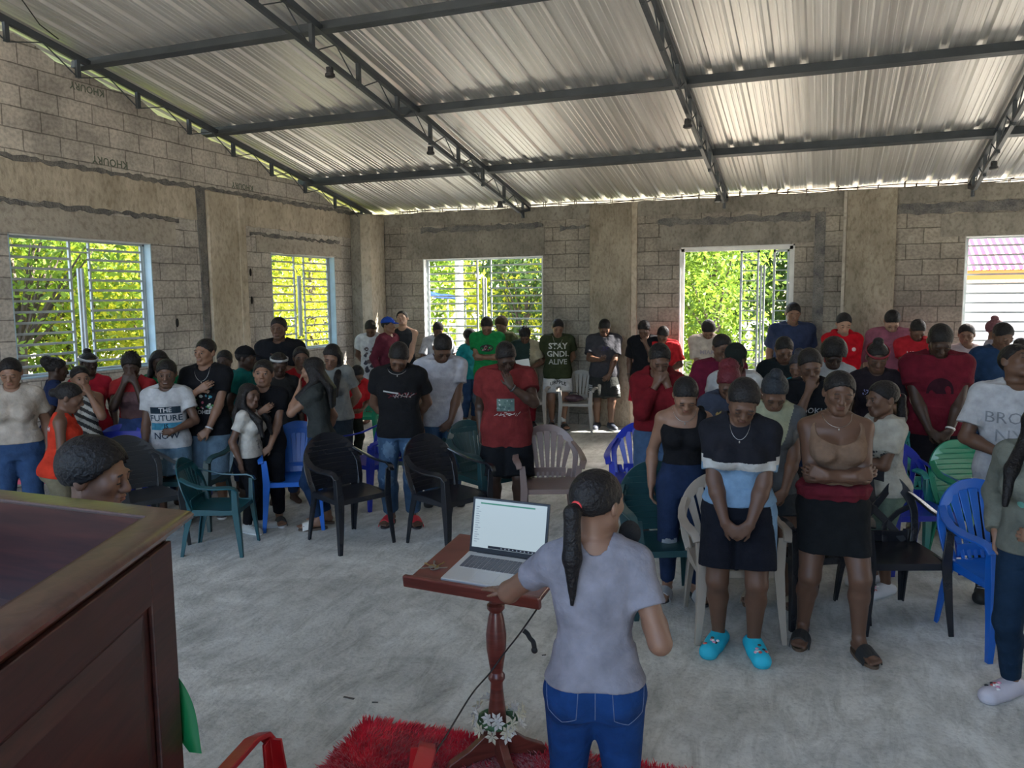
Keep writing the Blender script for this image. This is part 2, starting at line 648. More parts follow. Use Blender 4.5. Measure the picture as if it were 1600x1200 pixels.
    pts += [p for l in Lg for p in (l[2]+l[3]*.26, l[2]-l[3]*.1, l[1]+.09, l[1]-.09, l[0]+.13*B, l[0]-.13*B)]
    pts += [T(.13*B, .10*B, .7), T(-.13*B, -.12*B, .7), T(.13*B, .12*B, .5)-.02, T(-.13*B, -.11*B, .5)]
    lo = np.min(pts, 0)-.03; hi = np.max(pts, 0)+.03
    lo[2] = -.012
    g = Grid(lo, hi, v)
    r_ = B**.5
    def legs_into(g):
        for H_, K, an, toe, s in Lg:
            g.cap(H_, K, .054*h*r_*(1.06 if fem else 1), .034*h*r_, k=.035)
            cf = K*.68+an*.32+np.array([0, .012*h, 0])
            g.cap(K, cf, .033*h*r_, .033*h*r_, k=.025)
            g.cap(cf, an, .033*h*r_, .0205*h, k=.02)
            heel = an+np.array([0, 0, -.028*h])-toe*.012*h
            ball = an+toe*.088*h+np.array([0, 0, -.034*h])
            g.cap(heel, ball, .021*h, .0185*h, k=.02, flat=(np.array([0, 0, 1.]), .85))
            g.cap(an, ball-toe*.02*h, .020*h, .013*h, k=.02)
            tv = np.array([-toe[1], toe[0], 0])
            for j in range(5 if lift else 0):
                tt = ball+tv*(j-2)*.0105*h*1.0
                e_ = tt+toe*(.036-.004*(j if s > 0 else 4-j))*h+np.array([0, 0, -.004*h])
                g.cap(tt, e_, .009*h, .0068*h, k=.006)
    # body
    g.loft(hip, Rt, scal(sec), k=.02)
    if fem:
        for s in (-1, 1):
            g.ell(T(s*.043, -.050*B, .715), [.040*h*B]*3, k=.03)
            g.ell(hip+np.array([s*.045*h*B, .035*h*B, -.015*h]), [.05*h*B*hw]*3, k=.04)
    legs_into(g)
    core = g.F.copy()
    for S, E, Wp, fd, pn, cu, s in A:
        g.cap(T(s*.035, .012, .820), S, .024*h, .028*h*r_, k=.03)
        g.cap(S, E, (.0295 if not fem else .0275)*h*r_, .0235*h*r_, k=.03)
        m_ = E*.72+Wp*.28
        g.cap(E, m_, .0235*h*r_, .0245*h*r_, k=.02)
        g.cap(m_, Wp, .0245*h*r_, .0155*h, k=.02)
        hand(g, Wp, fd, pn, cu if curl is None else curl, s, 1.0)
    g.cap(neckb, hc+Rh @ (np.array([0, .022, -.045])*u), (.052 if not fem else .046)*u, (.053 if not fem else .046)*u, k=.025)
    # head
    hp = lambda x, y, z: hc+Rh @ (np.array([x, y, z])*u)
    g.ell(hp(0, .014, .022), np.array([.074, .092, .079])*u, Rh, k=.02)
    g.ell(hp(0, -.022, -.036), np.array([.058 if not fem else .055, .062, .070])*u, Rh, k=.03)
    g.cap(hp(-.012, -.062, -.092), hp(.012, -.062, -.092), .019*u, .019*u, k=.02)
    for s in (-1, 1):
        g.cap(hp(s*.052, .0, -.055), hp(s*.02, -.06, -.09), .016*u, .014*u, k=.03)
        g.ell(hp(s*.036, -.054, -.016), np.array([.027]*3)*u, Rh, k=.02)
        g.ell(hp(s*.031, -.094, .001), np.array([.017, .014, .012])*u, Rh, k=.010, mode='s')
        g.ell(hp(s*.031, -.0735, .0), np.array([.0155]*3)*u, Rh, k=.003)
        g.ell(hp(s*.077, .012, -.008), np.array([.010, .020, .031])*u, Rh @ rot(z=s*-18), k=.006)
        g.ell(hp(s*.012, -.094, -.031), np.array([.010]*3)*u, Rh, k=.006)
    g.cap(hp(-.034, -.079, .020), hp(.034, -.079, .020), .011*u, .011*u, k=.012)
    g.cap(hp(0, -.084, .010), hp(0, -.104, -.026), .0085*u, .0125*u, k=.010)
    g.cap(hp(-.017, -.086, -.053), hp(.017, -.086, -.053), .0085*u, .0085*u, k=.006)
    g.cap(hp(-.014, -.085, -.066), hp(.014, -.085, -.066), .0095*u, .0095*u, k=.006)
    P, Q = g.surf()
    # facial features ride in the same mesh
    ex = MB()
    RM = Matrix([list(r) for r in Rh])
    if v <= .0125:
        for s in (-1, 1):
            if eyes == 'open':
                ex.cur = 1; ex.ball(hp(s*.031, -.0790, .000), (.0120*u, .0112*u, .0052*u), rot=RM)
                ex.cur = 2; ex.ball(hp(s*.031, -.0870, .000), (.0062*u, .0042*u, .0056*u), rot=RM)
                ex.cur = 2; ex.ball(hp(s*.031, -.0880, .0065), (.0145*u, .003*u, .0018*u), rot=RM)
            else:
                ex.cur = 2; ex.ball(hp(s*.031, -.0875, -.0055), (.0140*u, .0035*u, .0016*u), rot=RM)
            ex.cur = 2; ex.ball(hp(s*.033, -.0885, .0215), (.0170*u, .0045*u, .0030*u), rot=RM @ Matrix.Rotation(s*.1, 3, 'Y'))
        ex.cur = 3
        ex.ball(hp(0, -.0935, -.0535), (.021*u, .0045*u, .0042*u), rot=RM)
        ex.ball(hp(0, -.0935, -.0640), (.018*u, .0048*u, .0052*u), rot=RM)
        if smile:
            ex.cur = 1; ex.ball(hp(0, -.0965, -.0590), (.016*u, .004*u, .0026*u), rot=RM)
        ex.cur = 2
    mats = [skin_mat(skin), mat('eye_white', (.24, .22, .20), .35), mat('brow', (.015, .011, .01), .8),
            mat('lips_'+skin, tuple(np.array(SKIN[skin])*np.array((.95, .62, .62))), .45)]
    # floor position
    if dep is not None:
        hd = math.radians(face)
        Rz = np.array([[math.cos(hd), -math.sin(hd), 0], [math.sin(hd), math.cos(hd), 0], [0, 0, 1]])
        tw = Rz @ topz
        at = (wp[0]-tw[0], wp[1]-tw[1])
        k_ = 0
        while at[1] > -.30 and k_ < 40:      # keep clear of the back wall
            k_ += 1; wp = wp-ray(px, py)*.04; at = (wp[0]-tw[0], wp[1]-tw[1])
    if at is None:
        hd = math.radians(face)
        Rz = np.array([[math.cos(hd), -math.sin(hd), 0], [math.sin(hd), math.cos(hd), 0], [0, 0, 1]])
        tw = Rz @ topz
        extra_h = {'afro': .03, 'bun_high': .03}.get(hair, .008)*u
        wp = on(px, py, 2, tw[2]+extra_h)
        at = (wp[0]-tw[0], wp[1]-tw[1])
    root = link('person', np_mesh('person', P, Q, mats, None, ex))
    root.location = (at[0], at[1], 0)
    root.rotation_euler = (0, 0, R_(face))
    tag(root, label, 'person', group)
    C = dict(h=h, u=u, hip=hip, Rt=Rt, T=T, A=A, L=Lg, hp=hp, Rh=Rh, sec=sec, scal=scal, B=B, fem=fem, sw=sw, v=v, root=root,
             core=core, bease=(bottom or {}).get('ease', .012), hc=hc, neckb=neckb, r_=r_, lo=lo, hi=hi, seed=seed, at=at, face=face, RM=RM, hw=hw)
    make_hair(C, hair, hairc)
    if top: make_top(C, **top)
    if bottom: make_bottom(C, **bottom)
    if shoes: make_shoes(C, **shoes)
    for e in (extras or []): EXTRA[e[0]](C, *e[1:])
    return C


def wpt(C, q):
    """local point of a figure in world space"""
    a = R_(C['face'])
    return np.array([C['at'][0]+q[0]*math.cos(a)-q[1]*math.sin(a), C['at'][1]+q[0]*math.sin(a)+q[1]*math.cos(a), q[2]])


def make_hair(C, st, col):
    if st in (None, 'none'): return
    hp, u, Rh, v, h, T = C['hp'], C['u'], C['Rh'], C['v'], C['h'], C['T']
    vv = min(v, .009)
    cs_ = [hp(x, y, z) for x in (-.13, .13) for y in (-.12, .18) for z in (-.12, .18)]
    lo = np.min(cs_, 0)-.01; hi = np.max(cs_, 0)+.01
    if st in ('long', 'pony', 'pony_side', 'braids_long', 'loose_side'):
        lo = np.minimum(lo, T(-.16, .10, .60)); hi = np.maximum(hi, T(.16, .20, .8)); lo = np.minimum(lo, T(.15, -.12, .60)); vv = max(vv, .008)
        hi = np.maximum(hi, T(-.16, .20, .8)); lo = np.minimum(lo, T(-.15, -.12, .55))
    g = Grid(lo, hi, vv)
    e3 = lambda q: Rh @ np.array(q, float)
    th = {'short': .009, 'fade': .007, 'afro': .036, 'full': .021, 'curly': .020, 'locs': .016}.get(st, .011)
    ax = np.array([.074+th, .092+th, .079+th])*u
    # hairline plane and ear cut
    nrm_ = nrm(e3((0, -.676, -1)))
    pt = hp(0, -.080, {'afro': .054, 'curly': .054, 'locs': .048}.get(st, .054))
    g.ell(hp(0, .019, .028), ax, Rh, k=.0)
    hz_ = {'afro': .054, 'curly': .054, 'locs': .048, 'short': .062, 'fade': .064}.get(st, .071)
    def line(X, Y, Z):
        x, y, z = X-C['hc'][0], Y-C['hc'][1], Z-C['hc'][2]
        q = [(x*Rh[0, i]+y*Rh[1, i]+z*Rh[2, i])/u for i in range(3)]
        edge = hz_-.66*(q[1]+.08)-4.2*q[0]**2+.0025*np.sin(q[0]*260)
        ear = .016-np.abs(q[1]-.004)+.35*np.minimum(q[2]+.03, 0)       # small sideburn before the ear
        k_ = np.where(q[2] > edge, -1.0, np.where((ear > 0) & (np.abs(q[0]) > .06) & (q[2] > -.022), -1.0, (edge-q[2])*u))
        return np.maximum(k_, np.maximum(-.02, np.minimum((edge-q[2])*u, .05)))
    g.op(g.lo, hi, line, mode='i', pad=.2)
    g.F += (np.sin(g.ax[0]*210+1)[:, None, None]*np.sin(g.ax[1]*190)[None, :, None]*np.sin(g.ax[2]*200+2)[None, None, :]*.0012).astype(np.float32)
    if st in ('short', 'fade'):
        pass
    rng = np.random.RandomState(C['seed']+5)
    if st == 'curly' or st == 'locs':
        for i in range(46):
            a, b = rng.uniform(0, 6.28), rng.uniform(.1, 1.45)
            d = np.array([math.cos(a)*math.sin(b)*.9, math.sin(a)*math.sin(b)*.9+.15, math.cos(b)])
            p0 = hp(*(np.array([0, .014, .022])+d*np.array([.074, .092, .079])))
            if st == 'curly': g.ell(p0, [.017*u]*3, k=.008)
            else:
                p1 = p0+e3(d)*.035*u+np.array([0, 0, -.008])
                g.cap(p0, p1, .010*u, .007*u, k=.006)
    if st == 'afro':
        g.F += (np.sin(g.ax[0]*150)[:, None, None]*np.sin(g.ax[1]*140+1)[None, :, None]*np.sin(g.ax[2]*145+2)[None, None, :]*.004).astype(np.float32)
    if st == 'bun_low':
        g.ell(hp(0, .125, -.005), np.array([.038, .032, .036])*u, Rh, k=.012)
    if st == 'bun_back':
        g.ell(hp(0, .125, .045), np.array([.040, .034, .040])*u, Rh, k=.012)
    if st == 'bun_high':
        g.ell(hp(0, .045, .125), np.array([.042, .042, .034])*u, Rh, k=.012)
    if st == 'puff':
        g.ell(hp(0, .10, .06), np.array([.075, .06, .065])*u, Rh, k=.01)
        g.F += (np.sin(g.ax[0]*150)[:, None, None]*np.sin(g.ax[1]*140+1)[None, :, None]*np.sin(g.ax[2]*145+2)[None, None, :]*.004).astype(np.float32)
    if st in ('pony', 'pony_side'):
        p0 = hp(0, .108, .0)
        s = 0 if st == 'pony' else .9
        p1 = p0+e3((0, .035, -.02))*u
        p2 = p1+np.array([s*.03, .01, -.16])*h/1.7
        p3 = p2+np.array([s*.01, -.005, -.17])*h/1.7
        g.cap(p0, p1, .018*u, .026*u, k=.01)
        g.cap(p1, p2, .028*u, .032*u, k=.015)
        g.cap(p2, p3, .031*u, .008*u, k=.015)
    if st in ('long', 'loose_side', 'braids_long'):
        back = hp(0, .085, -.03)
        for j in range(-4, 5):
            x = j*.019
            b0 = hp(x*1.0, .075-abs(x)*.35, .0)
            b1 = T(x*.85/1.7*1.7*.6, .085, .80)
            b2 = T(x*.6, .085, .70)
            g.cap(b0, b1, .024*u, .026*u, k=.02); g.cap(b1, b2, .026*u, .012*u, k=.02)
        for s in (-1, 1):
            if st == 'loose_side' and s == -1: continue
            a0 = hp(s*.074, -.015, .02); a1 = hp(s*.078, -.01, -.10); a2 = T(s*.055, -.098, .765); a3 = T(s*.058, -.125, .665)
            g.cap(hp(s*.06, -.03, .06), a0, .014*u, .019*u, k=.015)
            for dy in (0, .032):
                dd = e3((0, dy, 0))*u
                g.cap(a0+dd, a1+dd, .022*u, .027*u, k=.02); g.cap(a1+dd, a2+dd*.8, .027*u, .028*u, k=.02); g.cap(a2+dd*.8, a3, .028*u, .010*u, k=.02)
    P, Q = g.surf()
    if len(P) < 8: return
    hm = mat('hair_%.3f_%.3f' % (col[0], col[2]), tuple(c*.9 for c in col), .75 if st in ('short', 'fade', 'afro', 'curly', 'locs') else .5, bump=.9, bscale=160 if st in ('short', 'fade', 'afro', 'curly') else 70, spec=.22)
    o = link('hair', np_mesh('hair', P, Q, [hm]), C['root'])
    if st in ('pony', 'pony_side'):
        b = MB(); p0 = hp(0, .122, -.004)
        b.ball(p0, (.024*u, .010*u, .024*u), rot=C['RM'])
        tag(b.build('hair_tie', mat('hair_tie_red', (.65, .05, .05), .6), C['root'], True), 'red hair tie')


def make_top(C, kind='tee', col=(.5, .5, .5), sleeve=.55, ease=None, hem=.475, neck=.055, pat=None, cols=None, name=None, v=None, label=None, wr=.0035,
             prints=None, lab=None):
    h, T, B, fem, A, hip, Rt = C['h'], C['T'], C['B'], C['fem'], C['A'], C['hip'], C['Rt']
    e = ease if ease is not None else (.009 if fem else .014)
    loose = e > .012
    name = name or {'tee': 'shirt', 'tank': 'tank_top', 'hoodie': 'sweatshirt'}.get(kind, 'shirt')
    z0 = hem-.52
    lv = C['scal'](C['sec'], e, z0=min(z0, -.0), z1=.315, mn=((.092, .064) if loose else None))
    if z0 < -.055:
        lv = np.vstack([[z0*h, 0, lv[0, 2]*1.0, lv[0, 3]], lv[1:]])
    lv[:, 0] = np.clip(lv[:, 0], z0*h, None)
    if loose:
        lv[:, 2] = np.maximum(lv[:, 2], np.interp(lv[:, 0], [z0*h, .17*h, .25*h, .315*h], [.100*h*B+.012, .094*h*B, .06*h, .02*h]))
    v = C['v']
    g = Grid(C['lo'], C['hi'], v)
    g.loft(hip, Rt, lv, k=.02, p=2.3)
    if fem:
        for s in (-1, 1):
            g.ell(T(s*.043, -.050*B, .715), [.040*h*B+e]*3, k=.04)
    r_ = C['r_']
    if kind != 'tank':
        for S, E, Wp, fd, pn, cu, s in A:
            g.cap(T(s*.035, .012, .822), S, .026*h+e*.7, .031*h*r_+e, k=.03)
            if sleeve <= 1:
                c = S*(1-sleeve)+E*sleeve
                g.cap(S, E, .031*h*r_+e, .030*h*r_+e*1.5, k=.03, clip=(c, nrm(E-S)))
            else:
                g.cap(S, E, .031*h*r_+e, .026*h*r_+e, k=.03)
                f = sleeve-1
                c = E*(1-f)+Wp*f
                g.cap(E, Wp, .026*h*r_+e, .0175*h+e, k=.02, clip=(c, nrm(Wp-E)))
    else:
        for s in (-1, 1):   # arm holes
            g.ell(T(s*(C['sw']+.030), .0, .80), [.052*h, .07*h, .075*h], k=.005, mode='s')
    def region(X, Y, Z, za, zb):
        x, y, z = X-hip[0], Y-hip[1], Z-hip[2]
        zz = x*Rt[0, 2]+y*Rt[1, 2]+z*Rt[2, 2]
        return np.maximum(za*h-zz, zz-zb*h)
    if wr: g.wrinkle(wr, C['seed'], wl=.15)
    g.op(C['lo'], C['hi'], lambda X, Y, Z: np.maximum(C['core']-.007, region(X, Y, Z, z0, .285)), k=.01)
    if z0 < .06: g.op(C['lo'], C['hi'], lambda X, Y, Z: np.maximum(C['core']-C['bease']-.007, region(X, Y, Z, z0, .085)), k=.01)
    if neck == 'camisole':
        g.ell(T(0, -.055, .795), [.075*h, .085*h, .058*h], k=.004, mode='s')
        g.ell(T(0, .055, .80), [.08*h, .05*h, .09*h], k=.004, mode='s')
    elif neck == 'strapless':
        g.ell(T(0, -.04, .855), [.16*h, .15*h, .098*h], k=.004, mode='s')
        for q0, q1 in ((T(.060, -.062, .745), T(.072, -.035, .812)), (T(.072, -.035, .812), T(.070, .030, .822)), (T(.070, .030, .822), T(.060, .055, .76))):
            g.cap(q0, q1, .017*h, .017*h, k=.01)
    elif neck:
        nr = neck*h
        g.cap(T(0, .02, .80+.032), T(0, -.02, .90), nr*.72, nr*.9, k=.004, mode='s')
        g.ell(T(0, -.035, .845), [nr*.72, nr*.9, nr*.62], k=.004, mode='s')
    if kind == 'hoodie':
        for a in range(-4, 5):
            an = a*.42
            g.ell(T(.052*math.sin(an)*1.0, .030+.038*math.cos(an)*1.0, .838), [.022*h]*3, k=.02)
    P, Q = g.surf()
    mats = [cloth(c) for c in (cols or [col])]
    mi = None
    if pat is not None:
        ctr = P[Q].mean(1)
        q = (ctr-hip) @ Rt/h
        q[:, 2] += .52
        mi = pat(q, ctr).astype(np.int32)
    me = np_mesh(name, P, Q, mats, mi)
    o = link(name, me, C['root'])
    if lab: o['label'] = lab
    C['top'] = (P, Q, o); C['topF'] = (g.F, hem)
    for p in (prints or []): add_print(C, o, P, Q, p)
    return o


def text_mesh(s, size, bold=0.0, shear=0.0, space=1.0):
    cu = bpy.data.curves.new('t', 'FONT')
    cu.body = s; cu.size = size; cu.align_x = 'CENTER'; cu.align_y = 'CENTER'; cu.offset = bold*size; cu.shear = shear
    cu.space_character = space; cu.resolution_u = 2
    o = bpy.data.objects.new('t', cu)
    me = bpy.data.meshes.new_from_object(o)
    vs = [tuple(p.co) for p in me.vertices]; fs = [tuple(f.vertices) for f in me.polygons]
    bpy.data.objects.remove(o); bpy.data.curves.remove(cu); bpy.data.meshes.remove(me)
    return vs, fs


def shapes(kind, rnd, w, hh):
    """simple flat figures for shirt artwork"""
    vs, fs = [], []
    def poly(pts):
        k = len(vs); vs.extend(pts); fs.append(tuple(range(k, k+len(pts))))
    if kind == 'rect':
        n = 6
        for i in range(n):
            for j in range(n):
                x0, x1 = -w/2+w*i/n, -w/2+w*(i+1)/n
                y0, y1 = -hh/2+hh*j/n, -hh/2+hh*(j+1)/n
                poly([(x0, y0), (x1, y0), (x1, y1), (x0, y1)])
    elif kind == 'disc':
        n = 24
        for k_ in range(n):
            a0, a1 = 6.2832*k_/n, 6.2832*(k_+1)/n
            poly([(0, 0), (w/2*math.cos(a0), hh/2*math.sin(a0)), (w/2*math.cos(a1), hh/2*math.sin(a1))])
    elif kind == 'arch':
        n = 14; pts = [(w/2*math.cos(math.pi*i/n), -hh/2+hh*math.sin(math.pi*i/n)**.8) for i in range(n+1)]
        for i in range(n): poly([(0, -hh/2), pts[i], pts[i+1]])
    elif kind == 'blobs':
        for i in range(22):
            cx, cy = rnd.uniform(-w/2, w/2), rnd.uniform(-hh/2, hh/2)
            r = rnd.uniform(.03, .11)*max(w, hh)
            a = rnd.uniform(0, 6.28)
            poly([(cx+r*rnd.uniform(.5, 1.1)*math.cos(a+6.283*q/7), cy+r*rnd.uniform(.5, 1.1)*math.sin(a+6.283*q/7)) for q in range(7)])
    elif kind == 'scrawl':
        x = -w/2
        while x < w/2:
            y0 = rnd.uniform(-hh/2, hh/2); t = .09*hh
            x2, y1 = x+rnd.uniform(.05, .2)*w, rnd.uniform(-hh/2, hh/2)
            d = Vector((x2-x, y1-y0, 0)).normalized(); n_ = Vector((-d.y, d.x, 0))*t*.5
            poly([(x-n_.x, y0-n_.y), (x2-n_.x, y1-n_.y), (x2+n_.x, y1+n_.y), (x+n_.x, y0+n_.y)])
            x += rnd.uniform(.03, .09)*w
    return vs, fs


def add_print(C, parent, P, Q, p):
    """p: dict(t=text | k=kind, x, z (shares of height in torso frame), s/w/hh metres, col, back=bool)"""
    bvh = C.setdefault('bvh_%s' % parent.name, None) or BVHTree.FromPolygons([tuple(q) for q in P.tolist()], Q.tolist())
    C['bvh_%s' % parent.name] = bvh
    rnd = random.Random(p.get('seed', 1))
    if 't' in p: vs, fs = text_mesh(p['t'], p['s'], p.get('bold', .02), p.get('shear', 0), p.get('sp', 1.0))
    else: vs, fs = shapes(p['k'], rnd, p['w'], p['hh'])
    ca, sa = math.cos(R_(p.get('rot', 0))), math.sin(R_(p.get('rot', 0)))
    sg = 1 if p.get('back') else -1
    frame = p.get('frame', 'torso')
    R = C['Rt'] if frame == 'torso' else np.eye(3)
    if 'yaw' in p: R = R @ rot(z=p['yaw'])
    o0 = C['T'](p.get('x', 0), 0, p['z'])
    dirv = Vector(R @ np.array([0, -sg*1.0, 0]))
    out, ok = [], True
    for q in vs:
        x, y = q[0]*ca-q[1]*sa, q[0]*sa+q[1]*ca
        if 'arc' in p: y -= (x*x)*p['arc']
        w = o0+R @ np.array([x*(-sg), sg*.6, y])
        hit = bvh.ray_cast(Vector(w), dirv)
        if hit[0] is None:
            out.append(None); continue
        out.append(tuple(hit[0]-dirv*p.get('off', .0035)))
    keep = [f for f in fs if all(out[i] is not None for i in f)]
    if not keep: return
    vv = [q if q is not None else (0, 0, 0) for q in out]
    me = bpy.data.meshes.new('print')
    used = sorted({i for f in keep for i in f}); mp = {a: b for b, a in enumerate(used)}
    me.from_pydata([vv[i] for i in used], [], [tuple(mp[i] for i in f) for f in keep])
    me.materials.append(cloth(p['col']) if not p.get('mat') else p['mat'])
    if 'k' in p and 'cols' in p:
        for c in p['cols']: me.materials.append(cloth(c))
        for i, f in enumerate(me.polygons): f.material_index = rnd.randrange(len(p['cols'])+1)
    link('print', me, parent)


def make_bottom(C, kind='pants', col=(.05, .08, .16), length=None, ease=.012, waist=.60, v=None, pat=None, cols=None, wr=.004, name=None, lab=None, prints=None, flare=0.0):
    h, T, B, L, hip, Rt = C['h'], C['T'], C['B'], C['L'], C['hip'], C['Rt']
    r_ = C['r_']; v = C['v']
    g = Grid(C['lo'], C['hi'], v)
    if kind == 'skirt':
        zb = (length or .33)
        lv = C['scal'](C['sec'], ease, z0=-.02, z1=waist-.52)
        lv = np.vstack([[(zb-.52)*h, -.01*h, lv[0, 2]*(1.0+flare), lv[0, 3]*(1.08+flare)], lv])
        g.loft(hip, np.eye(3) if abs(waist) else Rt, lv, k=.02)
        name = name or 'skirt'
    else:
        lv = C['scal'](C['sec'], ease, z0=-.055, z1=waist-.52)
        g.loft(hip, Rt, lv, k=.02)
        if C['fem']:
            for s in (-1, 1):
                g.ell(hip+np.array([s*.045*h*B, .035*h*B, -.015*h]), [.05*h*B*C['hw']+ease]*3, k=.04)
        ln = 1.92 if length is None else length       # 1 = knee, 2 = ankle
        for H_, K, an, toe, s in L:
            e2 = ease*(2.2 if kind == 'shorts' else 1.0)
            c = H_*(1-ln)+K*ln if ln <= 1 else K*(2-ln)+an*(ln-1)
            n1 = nrm(K-H_) if ln <= 1 else nrm(an-K)
            fat = .054*h*r_*(1.06 if C['fem'] else 1)
            g.cap(H_, K, fat+ease, (.050 if kind == 'shorts' else .035)*h*r_+e2, k=.03, clip=(c, n1) if ln <= 1 else None)
            if ln > 1:
                cf = K*.68+an*.32+np.array([0, .012*h, 0])
                kw = ease+ (.0 if kind != 'baggy' else .012)
                g.cap(K, cf, .033*h*r_+kw, .033*h*r_+kw, k=.03, clip=(c, n1))
                g.cap(cf, an, .033*h*r_+kw, .024*h+kw*1.1, k=.02, clip=(c, n1))
        name = name or {'pants': 'trousers', 'baggy': 'trousers', 'jeans': 'jeans', 'shorts': 'shorts'}.get(kind, 'trousers')
    if wr: g.wrinkle(wr*.6, C['seed']+11, wl=.16, up=1.2)
    def reg(X, Y, Z):
        x, y, z = X-hip[0], Y-hip[1], Z-hip[2]
        zz = x*Rt[0, 2]+y*Rt[1, 2]+z*Rt[2, 2]
        d = np.maximum(C['core']-.007, zz-(waist-.52)*h)
        if kind == 'skirt': return np.maximum(d, (length or .33)*h-Z)
        for i_, (H_, K, an, toe, s) in enumerate(L):
            c = H_*(1-ln)+K*ln if ln <= 1 else K*(2-ln)+an*(ln-1)
            n1 = nrm(K-H_) if ln <= 1 else nrm(an-K)
            q = (X-c[0])*n1[0]+(Y-c[1])*n1[1]+(Z-c[2])*n1[2]
            m_ = (L[0][2][0]+L[1][2][0])/2
            mk = (X-m_)*s > 0
            d = np.where(mk, np.maximum(d, q), d)
        return d
    g.op(C['lo'], C['hi'], reg, k=.005)
    if 'topF' in C and C['topF'][1] < waist-.03:     # tuck inside the shirt above its hem
        def tuckin(X, Y, Z):
            zz = (X-hip[0])*Rt[0, 2]+(Y-hip[1])*Rt[1, 2]+(Z-hip[2])*Rt[2, 2]
            return np.where(zz > (C['topF'][1]-.52)*h+.008, C['topF'][0]+.004, -1.0)
        g.op(C['lo'], C['hi'], tuckin, mode='i', pad=.2)
    P, Q = g.surf()
    mi = None
    if pat is not None:
        ctr = P[Q].mean(1)
        mi = pat(ctr/h, C).astype(np.int32)
    me = np_mesh(name, P, Q, [c if not isinstance(c, tuple) else cloth(c) for c in (cols or [col])], mi)
    o = link(name, me, C['root'])
    if lab: o['label'] = lab
    for p in (prints or []): add_print(C, o, P, Q, p)
    return o


